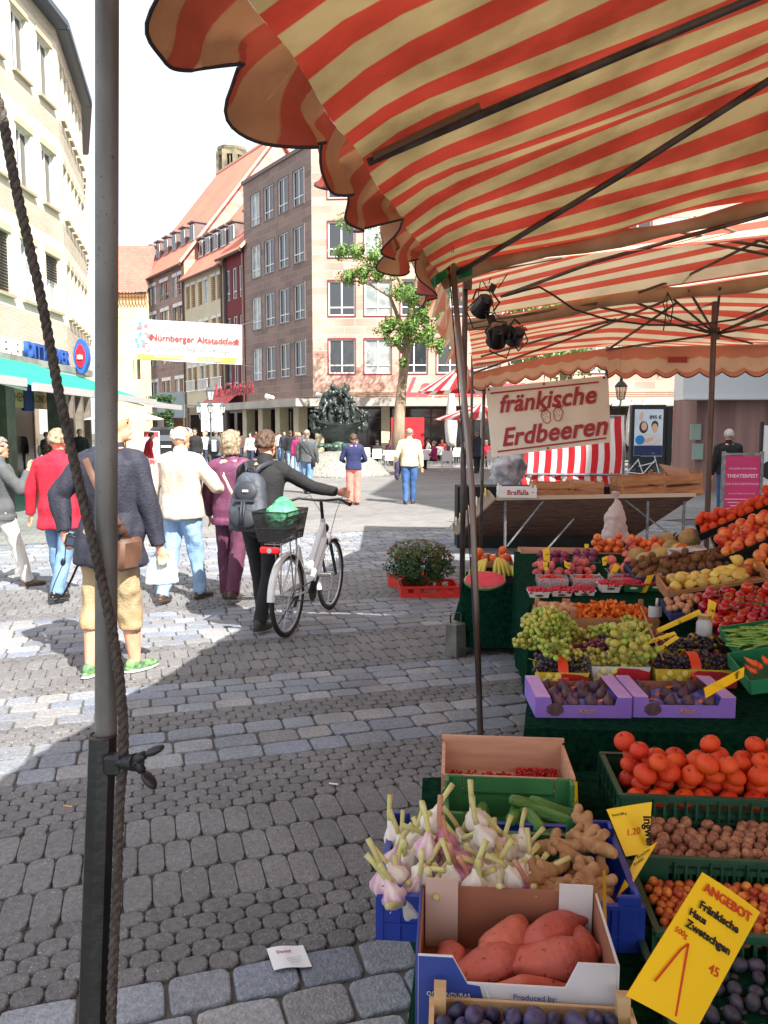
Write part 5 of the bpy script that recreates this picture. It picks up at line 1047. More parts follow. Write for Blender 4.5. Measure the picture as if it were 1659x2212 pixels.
 b.loft([[Vector((w * math.cos(2 * PI * j / 16), w * .35 * math.sin(2 * PI * j / 16), z)) for j in range(16)] for z, w in ((-.14, .08), (-.13, .12), (-.04, .11), (.04, .085), (.1, .03), (.12, .015))]); o = b.build('bag_body', mat('bag_lightblue', s(178, 208, 226), s(225, 235, 240), rough=.4, scale=5, trans=.25), root); remesh(o, .012, 1, .014, 12)
 W_ = PPL['left_gray'][1]['W']; root = thing('shoulder_bag', 'small dark grey shoulder bag at the hip of the charcoal jacket wearer', 'bag', W_ @ Vector((.2, -.16, .86)), (0, 0, -.9)); b = MB()
 b.box((0, 0, 0), (.24, .09, .2), ch=.03); b.build('bag_body', gray_c, root, True, 40); b = MB(); b.tube([(.1, .02, .1), (.0, .1, .3), (-.12, .1, .55)], .01, 6, ex=.4); b.build('strap', gray_c, root, True)
 W_ = PPL[6][1]['W']; root = thing('rucksack', 'blue and white rucksack on the back of the grey anorak in the street', 'rucksack', W_ @ Vector((0, -.24, 1.18))); b = MB(); b.box((0, 0, 0), (.34, .2, .48), ch=.06); b.build('bag_body', cloth('dark_blue_coat', s(44, 50, 66)), root, True); b = MB()
 b.box((0, -.105, -.02), (.16, .012, .36), ch=.004); b.box((-.0, -.1, .2), (.2, .02, .03)); b.build('white_panel', white_c, root)
 W_ = PPL[13][1]['W']; root = thing('shoulder_bag', 'black bag on a thin diagonal strap worn over the grey blazer', 'bag', W_ @ Vector((.2, -.06, .86))); b = MB(); b.box((0, 0, 0), (.1, .2, .26), ch=.03); b.build('bag_body', black, root, True); b = MB(); b.tube([(0, -.02, .12), (-.12, -.13, .35), (-.3, -.1, .58)], .012, 6, ex=.4); b.build('strap', black, root)
 W_ = PPL[15][1]['W']; b = MB(); b.ell((0, 0, 0), (.09, .07, .22)); b.ell((-.02, 0, -.2), (.07, .05, .14)); o = b.build('folded_jacket', cloth('dark_violet', s(62, 58, 84))); remesh(o, .02, 1, .02, 8); o.location = W_ @ Vector((-.27, .06, .88)); tag(o, 'dark violet jacket carried over the arm of the cream pullover wearer', 'jacket')
 W_ = PPL[1][1]['W']; root = thing('handbag', 'white handbag hanging from the shoulder of the person in patterned blouse', 'bag', W_ @ Vector((.24, .12, 1.0))); b = MB(); b.ell((0, 0, -.02), (.06, .09, .2)); b.build('bag_body', white_c, root, True); b = MB(); b.tube([(0, 0, .12), (-.04, 0, .3), (-.06, 0, .45)], .012, 6); b.build('strap', white_c, root)
carried()
# ------------------------------------------------------------------ bicycle
def bicycle():
 a, f_ = on(622, 1374), on(702, 1323); dirv = (f_ - a); dirv.z = 0; yaw = math.atan2(dirv.y, dirv.x); root = thing('bicycle', 'white city bicycle with black rear basket and red tail light being pushed away', 'bicycle', (a.x, a.y, 0), (0, .0, yaw))
 R_ = .345; wb = 1.07; rub = mat('tyre_rubber', s(38, 36, 36), rough=.75, scale=60, bump=.2); alu = mat('bike_alu', s(190, 192, 195), rough=.3, metal=.8); wf = mat('bike_white', s(226, 228, 230), rough=.25, coat=.6); bk = mat('bike_black', s(28, 28, 30), rough=.4); chrome = mat('spoke_steel', s(190, 192, 195), rough=.25, metal=.9)
 def wheel(cx, st=0):
  C_ = Vector((cx, 0, R_)); w = MB(); M3 = lambda r, k, n: C_ + Vector((r * math.cos(2 * PI * k / n), 0, r * math.sin(2 * PI * k / n)))
  rot = Matrix.Rotation(st, 4, 'Z')
  def place(o): o.matrix_parent_inverse = Matrix(); return o
  w.tube([M3(.012, k, 4) for k in range(2)], .001, 3); w = MB(); w.cyl(C_ + Vector((0, -.05, 0)), C_ + Vector((0, .05, 0)), .018, n=12); hub = w.build('wheel', alu, root, True, 40)
  t = MB(); t.tube([M3(.325, k, 48) for k in range(49)], .0215, 10, caps=False); t.build('tyre', rub, hub, True)
  t = MB(); t.tube([M3(.302, k, 48) for k in range(49)], .010, 8, caps=False); t.build('rim', alu, hub, True)
  t = MB()
  for k in range(32): a0 = 2 * PI * k / 32; s2 = 1 if k % 2 else -1; t.cyl(C_ + Vector((.018 * math.cos(a0 + 1.2 * s2), s2 * .03, .018 * math.sin(a0 + 1.2 * s2))), C_ + Vector((.3 * math.cos(a0), 0, .3 * math.sin(a0))), .0013, n=4)
  t.build('spokes', chrome, hub)
  t = MB(); n = 22; a0, a1 = (.35, 3.1) if cx == 0 else (.9, 3.4)
  pts = [C_ + Vector((.357 * math.cos(a0 + (a1 - a0) * k / n), 0, .357 * math.sin(a0 + (a1 - a0) * k / n))) for k in range(n + 1)]
  rings = []
  for p in pts:
   o = (p - C_).normalized(); rings.append([p + Vector((0, y, 0)) + o * z for y, z in ((-.031, -.018), (-.026, 0), (0, .01), (.026, 0), (.031, -.018), (.0, .004))])
  t.loft(rings); t.build('mudguard', wf, root, True, 60)
 wheel(0); wheel(wb)
 f = MB(); BB = Vector((.44, 0, .30)); ST = Vector((.22, 0, .80)); HT = Vector((.86, 0, .90)); HB = Vector((.905, 0, .70)); RA = Vector((0, 0, R_)); FA = Vector((wb, 0, R_))
 f.cyl(BB, HB, .028, .03, 14); f.cyl(BB + (HB - BB) * .12 + Vector((-.02, 0, .1)), HT.lerp(HB, .25), .026, .028, 14); f.cyl(BB, ST, .018, n=12); f.cyl(HT, HB, .024, n=12)
 for y in (-.055, .055): f.cyl(BB + Vector((0, y * .4, 0)), RA + Vector((0, y, 0)), .011, n=8); f.cyl(ST + Vector((0, y * .3, -.08)), RA + Vector((0, y, 0)), .009, n=8)
 f.build('frame', wf, root, True, 40)
 f = MB(); f.cyl(HB, HB + Vector((.01, 0, -.05)), .035, n=10)
 for y in (-.055, .055): f.cyl(HB + Vector((.01, y, -.04)), FA + Vector((0, y, 0)), .017, .013, 10)
 f.build('fork', mat('fork_grey', s(60, 62, 66), rough=.35, metal=.3), root, True, 40)
 f = MB(); f.cyl(HT, HT + Vector((-.04, 0, .17)), .016, n=10); f.tube([HT + Vector((-.04, 0, .17)) + Vector(q) for q in ((-.12, .32, -.02), (-.06, .2, .02), (0, .05, .0), (0, -.05, 0), (-.06, -.2, .02), (-.12, -.32, -.02))], .012, 8); f.build('handlebar', bk, root, True, 40)
 for sd in (-1, 1):
  f = MB(); c = HT + Vector((-.16, sd * .32, .15)); f.cyl(HT + Vector((-.10, sd * .26, .16)), c, .017, .018, 10); f.build('grip', bk, root, True, 40)
  f = MB(); f.tube([HT + Vector((-.04, sd * .2, .18)), HT + Vector((.03, sd * .25, .17)), HT + Vector((-.02, sd * .33, .14))], .005, 6); f.build('brake_lever', bk, root, True)
  f = MB(); f.tube([HT + Vector((-.02, sd * .2, .18)), HT + Vector((.1, sd * .16, .2)), HT + Vector((.16, sd * .08, .05)), HT + Vector((.14, sd * .03, -.15)), HB + Vector((.1, sd * .04, -.2))], .003, 5); f.build('brake_cable', bk, root, True)
 f = MB(); f.cyl(ST, ST + Vector((-.04, 0, .13)), .013, n=10); f.build('seat_post', alu, root, True, 40)
 f = MB(); f.ell(ST + Vector((-.09, 0, .16)), (.1, .085, .04), nu=16); f.ell(ST + Vector((.05, 0, .155)), (.12, .03, .03), nu=14); f.build('saddle', bk, root, True)
 f = MB(); zr = .81
 for y in (-.07, .07): f.cyl((-.28, y, zr), (.16, y * .6, zr + .01), .006, n=6); f.cyl((-.1, y, zr), (0, y * .85, R_), .006, n=6); f.cyl((.05, y, zr), (0, y * .85, R_), .006, n=6)
 for x in (-.28, -.17, -.05, .06): f.cyl((x, -.07, zr), (x, .07, zr), .005, n=6)
 f.build('luggage_rack', alu, root, True, 40)
 wm = bpy.data.materials.new('basket_mesh'); wm.use_nodes = True; n = wm.node_tree.nodes; L = wm.node_tree.links; b = n['Principled BSDF']; b.inputs['Base Color'].default_value = s(30, 30, 32); b.inputs['Roughness'].default_value = .5
 tc = n.new('ShaderNodeTexCoord'); ck = [];
 for ax_ in (0, 1, 2):
  sx = n.new('ShaderNodeSeparateXYZ'); L.new(tc.outputs['Object'], sx.inputs[0]); m1 = n.new('ShaderNodeMath'); m1.operation = 'MULTIPLY'; m1.inputs[1].default_value = 90; L.new(sx.outputs[ax_], m1.inputs[0])
  m2 = n.new('ShaderNodeMath'); m2.operation = 'FRACT'; L.new(m1.outputs[0], m2.inputs[0]); m3 = n.new('ShaderNodeMath'); m3.operation = 'LESS_THAN'; m3.inputs[1].default_value = .34; L.new(m2.outputs[0], m3.inputs[0]); ck.append(m3)
 mm = n.new('ShaderNodeMath'); mm.operation = 'MAXIMUM'; L.new(ck[2].outputs[0], mm.inputs[0]); m4 = n.new('ShaderNodeMath'); m4.operation = 'MAXIMUM'; L.new(ck[1].outputs[0], m4.inputs[0]); L.new(mm.outputs[0], m4.inputs[1]); L.new(m4.outputs[0], b.inputs['Alpha'])
 f = MB(); z0, z1 = .83, 1.07; lo = [(-.30, -.11), (.07, -.11), (.07, .11), (-.30, .11)]; hi = [(-.34, -.15), (.1, -.15), (.1, .15), (-.34, .15)]
 for j in range(4): j2 = (j + 1) % 4; f.add([(*lo[j], z0), (*lo[j2], z0), (*hi[j2], z1), (*hi[j], z1)], [(0, 1, 2, 3)])
 f.add([(*q, z0) for q in lo], [(3, 2, 1, 0)]); f.M = None; bo = f.build('basket', wm, root)
 f = MB();
 for j in range(4): j2 = (j + 1) % 4; f.cyl((*hi[j], z1), (*hi[j2], z1), .007, n=6); m_ = lambda q, w, t: (q[0] + (w[0] - q[0]) * t, q[1] + (w[1] - q[1]) * t, z0 + (z1 - z0) * t); f.cyl(m_(lo[j], hi[j], .45), m_(lo[j2], hi[j2], .45), .004, n=6); f.cyl((*lo[j], z0), (*hi[j], z1), .005, n=6)
 f.build('basket_wire', bk, bo, True, 40)
 f = MB(); f.box((-.34, 0, z0 - .06), (.03, .17, .055), ch=.012); f.build('tail_light', mat('light_red', s(210, 30, 34), rough=.2), root, True, 30); f = MB(); f.cyl((-.36, 0, z0 - .06), (-.345, 0, z0 - .06), .02, n=12); f.build('reflector', alu, root)
 f = MB(); f.cyl(BB + Vector((0, -.07, 0)), BB + Vector((0, .07, 0)), .02, n=10); f.cyl(BB + Vector((0, -.062, 0)), BB + Vector((0, -.056, 0)), .09, n=28); f.bar(BB + Vector((0, -.07, 0)), BB + Vector((.1, -.075, .13)), .022, .012); f.bar(BB + Vector((0, .07, 0)), BB + Vector((-.1, .075, -.13)), .022, .012); f.build('crankset', bk, root, True, 40)
 for q in ((.1, -.13, .13), (-.1, .13, -.13)): f = MB(); f.box(BB + Vector(q), (.09, .1, .022), ch=.006); f.box(BB + Vector(q) + Vector((-.047, 0, 0)), (.004, .08, .012)); f.build('pedal', mat('pedal_grey', s(150, 150, 150), rough=.5), root)
 f = MB(); f.tube([BB + Vector((0, -.058, .09)), RA + Vector((0, -.058, .035)), RA + Vector((-.035, -.058, 0)), RA + Vector((0, -.058, -.035)), BB + Vector((0, -.058, -.09))], .006, 6); f.build('chain', mat('chain', s(70, 66, 62), rough=.4, metal=.6), root, True)
 f = MB(); f.cyl(BB + Vector((-.12, .05, -.02)), BB + Vector((-.16, .2, -.27)), .008, n=6); f.build('kickstand', bk, root)
 f = MB(); f.ell((.93, 0, .80), (.045, .035, .045)); f.build('headlight', bk, root, True)
 M = Matrix.Translation((a.x, a.y, 0)) @ rotz(yaw)
 g = MB(); g.ell((-.1, 0, 1.03), (.18, .12, .11)); g.ell((-.02, .02, 1.08), (.13, .09, .08)); g.ell((-.2, -.03, .99), (.1, .1, .1)); o = g.build('green_bag', mat('bag_green', s(60, 175, 110), s(120, 215, 160), rough=.35, scale=9, trans=.25)); remesh(o, .011, 1, .018, 14); o.matrix_world = M; tag(o, 'crumpled translucent green plastic bag in the rear basket of the bicycle', 'bag')
 g = MB(); g.ell((-.1, .0, .91), (.19, .1, .07)); o = g.build('dark_bag', black); remesh(o, .012, 1, .02, 12); o.matrix_world = M; tag(o, 'crumpled black bag lying low in the rear basket of the bicycle', 'bag')
bicycle()
# ------------------------------------------------------------------ plants in red crate
def leaves(mb, c, rx, ry, rz, n, size, rr, cols, shell=.55, clump=None):
 for k in range(n):
  u = rr.uniform(-1, 1); a = rr.uniform(0, 2 * PI); q = math.sqrt(1 - u * u); rad = rr.uniform(shell, 1) ** .7
  d = Vector((q * math.cos(a), q * math.sin(a), u)); p = Vector((d.x * rx, d.y * ry, d.z * rz)) * rad
  if clump and noise.noise(p * clump + Vector((3, 1, 7))) < -.06: continue
  p = p + Vector(c); n_ = (d + Vector((rr.uniform(-.8, .8), rr.uniform(-.8, .8), rr.uniform(-.3, .9)))).normalized(); t = n_.orthogonal().normalized(); t = Matrix.Rotation(rr.uniform(0, 6.3), 3, n_) @ t; w = n_.cross(t)
  s1 = size * rr.uniform(.7, 1.3); col = rr.choice(cols)
  mb.add([p - t * s1, p + w * s1 * .38 + n_ * s1 * .1, p + t * s1, p - w * s1 * .38 + n_ * s1 * .1], [(0, 1, 2), (0, 2, 3)], c=col)
leafm = mat('leaf', (1, 1, 1, 1), rough=.45, attr=True, trans=.25)
def potted():
 rr = random.Random(3)
 for (px, py, x1, lb) in ((0, 0, 0, ''),):
  pass
 g = G(920, 1287); root = thing('plant_crate', 'low red plastic crate with slots standing on the cobbles under the dark bush', 'crate', (g.x + .03, g.y + .10, 0), (0, 0, .06)); rd = mat('crate_red', s(215, 52, 40), rough=.4, bump=.1, scale=40)
 b = MB(); w, d, h = .60, .40, .12
 for y in (-d / 2, d / 2):
  b.box((0, y, .025), (w, .012, .05)); b.box((0, y, h - .015), (w, .012, .03));
  for x in (-.27, -.14, .14, .27): b.box((x, y, .07), (.07, .012, .05))
  b.box((0, y + (.006 if y > 0 else -.006), h - .01), (w + .02, .014, .02))
 for x in (-w / 2, w / 2): b.box((x, 0, h / 2), (.012, d - .014, h - .002)); b.box((x, 0, h - .01), (.03, d + .02, .018))
 b.box((0, 0, .008), (w - .02, d - .02, .01)); b.build('crate_body', rd, root)
 g2 = G(868, 1280); r2 = thing('plant_crate', 'second red plastic crate half hidden behind the bush crate at its left', 'crate', (g2.x + .1, g2.y + .38, 0), (0, 0, .5)); b = MB()
 for y in (-.15, .15): b.box((0, y, .06), (.4, .012, .12)); b.box((0, y, .115), (.42, .02, .018))
 for x in (-.2, .2): b.box((x, 0, .06), (.012, .29, .119))
 b.box((0, 0, .01), (.38, .28, .01)); b.build('crate_body', rd, r2)
 br = thing('chilli_bush', 'dense dark green bush with reddish tips and small red fruits in the red crate', 'plant', (g.x - .06, g.y + .16, .1)); m = MB()
 cols = [(.035, .085, .022), (.055, .12, .03), (.02, .05, .016), (.08, .15, .045)]
 leaves(m, (0, 0, .21), .40, .30, .23, 7500, .022, rr, cols, .3, 9)
 leaves(m, (-.03, -.03, .35), .32, .25, .13, 900, .02, rr, [(.12, .17, .04), (.15, .09, .05), (.17, .2, .06)], .8)
 m.build('foliage', leafm, br)
 m = MB()
 for k in range(16): a = rr.uniform(0, 6.3); r_ = rr.uniform(.02, .2); m.tube([(r_ * math.cos(a) * .5, r_ * math.sin(a) * .5, -.06), (r_ * math.cos(a), r_ * math.sin(a), .1), (r_ * 1.5 * math.cos(a), r_ * 1.3 * math.sin(a), .3)], [.006, .005, .003], 5)
 m.build('stem', mat('stem_green', (.03, .05, .02, 1)), br)
 m = MB()
 for k in range(14): a = rr.uniform(0, 6.3); u = rr.uniform(.1, .9); q = math.sqrt(1 - u * u); m.ell((q * math.cos(a) * .37, q * math.sin(a) * .3, .24 + u * .24), (.009, .009, .013), nu=7, nv=5)
 m.build('small_fruit', mat('chilli_red', s(200, 40, 30), rough=.3), br, True)
potted()
# ------------------------------------------------------------------ tree by the cafe
def tree():
 rr = random.Random(11); d = 40; b0 = P(858, 985, d); b0.z = 0; root = thing('tree', 'tall street tree with pale leaning trunk and airy light green leaves before the corner block', 'tree', b0)
 bark = mat('bark', s(170, 150, 128), s(118, 100, 84), rough=.95, scale=3, detail=8, bump=1, bscale=7, stretch=(1, 1, .25)); t = MB()
 O = Vector(b0); L = lambda px, py, dd=d: P(px, py, dd) - O
 trunk = [Vector((0, 0, 0)), L(862, 900), L(870, 820), L(880, 740), L(890, 660), L(905, 590), L(915, 500), L(900, 420)]; t.tube(trunk, [.38, .29, .23, .21, .18, .14, .11, .07], 14); t.build('trunk', bark, root, True)
 def limb(pts, r): t = MB(); t.tube(pts, [r * (1 - .75 * k / (len(pts) - 1)) for k in range(len(pts))], 8); t.build('limb', bark, root, True); return pts
 tips = []
 for path in ([(880, 740, 40), (862, 690, 39.5), (842, 640, 39), (800, 615, 38.6), (760, 605, 38.3)], [(890, 660, 40), (930, 640, 39), (960, 620, 38)], [(890, 660, 40), (860, 600, 39), (800, 560, 38.4), (750, 540, 38)], [(905, 590, 40), (950, 560, 40), (990, 500, 40)], [(905, 590, 40), (880, 540, 41), (850, 480, 41), (790, 470, 41)], [(915, 500, 40), (960, 440, 40), (1020, 420, 40)], [(880, 745, 40), (920, 720, 39), (940, 735, 38.5)], [(915, 500, 40), (860, 440, 39), (800, 400, 39)], [(870, 760, 40), (850, 735, 39.2), (835, 722, 39)]):
  tips.append([L(*q) for q in path]); limb(tips[-1], .13)
 m = MB(); cols = [(.12, .23, .04), (.17, .29, .055), (.08, .16, .035), (.22, .34, .08)]
 def cl(px, py, dd, r, n): c = L(px, py, dd); leaves(m, c, r, r, r * .5, int(n * 1.9), .10, rr, cols, .1, 1.9)
 for q in ((760, 600, 38.3, .8, 420), (790, 590, 38.4, .9, 480), (825, 590, 38.8, .9, 480), (745, 545, 38, .8, 300), (780, 545, 38.2, .9, 360), (820, 560, 38.5, 1.0, 380), (850, 700, 39, .75, 420), (840, 715, 39, .8, 420), (868, 735, 38.8, .9, 400), (900, 705, 38.5, 1.1, 700), (935, 725, 38.4, 1.1, 600), (925, 680, 38.5, 1.1, 600), (895, 640, 38.6, 1.1, 600), (930, 640, 38.2, 1.1, 500), (870, 630, 38.8, .9, 380), (955, 750, 38.2, .8, 300), (875, 780, 39, .35, 90), (872, 790, 39, .3, 70), (760, 480, 41, 1.0, 350), (800, 470, 41, 1.1, 400),
   (850, 520, 41, 1.2, 400), (900, 540, 40, 1.4, 500), (960, 540, 40, 1.4, 500), (1000, 480, 40, 1.6, 500), (900, 440, 40, 1.7, 500), (820, 420, 40, 1.6, 500), (960, 400, 40, 1.7, 500), (880, 360, 40, 1.7, 500), (1040, 430, 40, 1.5, 400)): cl(*q)
 m.build('crown', leafm, root)
 r2 = thing('tree', 'broad tree standing behind the third awning before the sunlit wall, mostly hidden', 'tree', (8.5, 38, 0)); t = MB(); t.tube([(0, 0, 0), (.1, 0, 4), (0, .1, 8), (.2, 0, 11)], [.4, .3, .22, .1], 12); t.build('trunk', bark, r2, True)
 m = MB()
 for k in range(34): a = rr.uniform(0, 6.3); r_ = rr.uniform(0, 3.6); leaves(m, (r_ * math.cos(a), r_ * math.sin(a), rr.uniform(4.6, 11)), 1.2, 1.2, .7, 260, .15, rr, cols, .1, 1.4)
 m.build('crown', leafm, r2)
 for lb, c, k, sz in (('small blue green treetop rising behind the far brown roof', P(283, 668, 120), 6, 2.2), ('dark green treetop showing under the far valance above the white box sign', P(1440, 800, 48), 10, 1.6)):
  r3 = thing('tree', lb, 'tree', (c.x, c.y, 0)); t = MB(); t.tube([(0, 0, 0), (0, 0, c.z)], [.3, .15], 8); t.build('trunk', bark, r3, True); m = MB()
  for q in range(k): leaves(m, (rr.uniform(-sz, sz), rr.uniform(-1, 1), c.z + rr.uniform(-.8, .6) * sz * .5), sz * .5, sz * .5, sz * .35, 260, sz * .09, rr, [(.06, .12, .06), (.09, .16, .08)], .1)
  m.build('crown', leafm, r3)
tree()
# ------------------------------------------------------------------ fountain: generic bronze boat with figures
def fountain():
 d = 31.5; c = P(733, 985, d); root = thing('boat_fountain', 'dark bronze fountain of a ribbed boat crowded with abstract standing forms on a wave base', 'fountain', (c.x, d, 0)); br = mat('bronze', s(78, 88, 84), s(44, 50, 48), rough=.4, metal=.55, scale=3, bump=.4, bscale=12)
 k = d / F; z = lambda py: EYE + (932 - py) * k; X = lambda px: (px - 733) * k
 b = MB()
 for i in range(9):        # lapped planks of the hull
  t = i / 8; zz = z(955) + (z(922) - z(955)) * t; w = .55 + .45 * math.sin(t * PI / 2); a = X(783) * w; dd = .62 * w; zz2 = zz + (z(922) - z(955)) / 8 * 1.02
  ring = lambda ww, zq, dz=0: [Vector((a * ww * math.cos(2 * PI * j / 28), dd * ww * math.sin(2 * PI * j / 28), zq + .22 * abs(math.cos(2 * PI * j / 28)) ** 3 * t)) for j in range(28)]
  b.loft([ring(1.0, zz), ring(1.03, zz + .02), ring(1.05, zz2)])
 b.build('hull', br, root, True, 40)
 rr = random.Random(5)
 figs = [(700, 925, 868, .0), (715, 922, 850, -.1), (735, 924, 855, .1), (752, 925, 845, 0), (768, 925, 862, .1), (690, 925, 880, .1), (742, 900, 838, .2), (727, 890, 836, .2)]
 for px, y0, y1, yo in figs:
  f = MB(); H_ = (z(y1) - z(y0)); x = X(px); ln = rr.uniform(-.15, .15)
  cap(f, (x, yo, z(y0) - .1), (x + ln, yo, z(y0) + H_ * .75), .13, .10); f.ell((x + ln * 1.2, yo - .03, z(y1) - .02), (.11, .12, .15)); cap(f, (x + ln - .14, yo, z(y0) + H_ * .7), (x - .3, yo - .2, z(y0) + H_ * rr.uniform(.25, .9)), .07, .05); cap(f, (x + ln + .14, yo, z(y0) + H_ * .7), (x + .28, yo - .25, z(y0) + H_ * rr.uniform(.25, .9)), .07, .05)
  cap(f, (x - .08, yo - .05, z(y0) + .1), (x - .16, yo - .4, z(y0) - .02), .1, .08); cap(f, (x + .08, yo - .05, z(y0) + .1), (x + .16, yo - .4, z(y0) - .02), .1, .08)
  for q in range(3): f.ell((x + rr.uniform(-.2, .2), yo + rr.uniform(-.25, .0), z(y0) + rr.uniform(.0, .8) * H_), (.05, .05, .12), nu=8, nv=6)
  o = f.build('figure', br, root); remesh(o, .022, 1, .018, 7)
 for px in (681, 786):
  f = MB()
  for q in range(12): f.ell((X(px) + rr.uniform(-.18, .18), rr.uniform(-.15, .15), z(905) + rr.uniform(-.25, .35)), (.09, .09, .11), nu=8, nv=6)
  f.ell((X(px), 0, z(922)), (.16, .16, .3)); o = f.build('prow_ornament', br, root); remesh(o, .028, 1, .035, 6)
 f = MB(); f.loft([[Vector((x_ + rx * math.cos(2 * PI * j / 20), .25 + .1 * math.sin(2 * PI * j / 20), zq)) for j in range(20)] for zq, rx, x_ in ((z(900), .5, X(720)), (z(870), .62, X(722)), (z(850), .5, X(726)), (z(836), .3, X(735)))]); f.tube([Vector((X(742), .1, z(880))), Vector((X(746), .1, z(826)))], .04, 8); o = f.build('sail_shell', br, root); remesh(o, .035, 1, .03, 4)
 f = MB()
 for j in range(26): a = 2 * PI * j / 26; r_ = .55 + .25 * (j % 2); f.ell((r_ * math.cos(a), .6 * r_ * math.sin(a), z(962)), (.16, .16, .07), Euler((0, .5, a)).to_matrix(), 8, 6)
 f.lathe([(.45, z(975)), (.5, z(965)), (.35, z(955)), (.3, z(950))], 20); o = f.build('wave_base', mat('bronze_green', s(88, 112, 100), s(60, 80, 72), rough=.5, metal=.4, scale=3), root); remesh(o, .03, 1, .03, 5)
 m = MB(); z0 = z(972)
 m.lathe([(2.15, -.02), (1.95, .12), (1.6, z0 * .45), (1.2, z0 * .72), (.8, z0 * .9), (.3, z0), (.01, z0 + .01)], 48, c=(0, 0, 0), fn=lambda v: Vector((v.x * (1 + .02 * math.sin(v.z * 30)), v.y, v.z + .02 * noise.noise(Vector((v.x * 3, v.y * 3, v.z * 3))))))
 mm = bpy.data.materials.new('mound_cobble'); mm.use_nodes = True; n = mm.node_tree.nodes; L = mm.node_tree.links; bb = n['Principled BSDF']; tc = n.new('ShaderNodeTexCoord'); vo = n.new('ShaderNodeTexVoronoi'); vo.feature = 'DISTANCE_TO_EDGE'; vo.inputs['Scale'].default_value = 9
 cr = n.new('ShaderNodeValToRGB'); cr.color_ramp.elements[0].color = s(96, 95, 88); cr.color_ramp.elements[1].color = s(150, 149, 140); cr.color_ramp.elements[1].position = .12; L.new(tc.outputs['Object'], vo.inputs[0]); L.new(vo.outputs['Distance'], cr.inputs[0]); L.new(cr.outputs[0], bb.inputs['Base Color'])
 bp = n.new('ShaderNodeBump'); bp.inputs['Strength'].default_value = .9; bp.inputs['Distance'].default_value = .04; L.new(vo.outputs['Distance'], bp.inputs['Height']); L.new(bp.outputs[0], bb.inputs['Normal'])
 m.build('cobbled_mound', mm, root, True)
fountain()
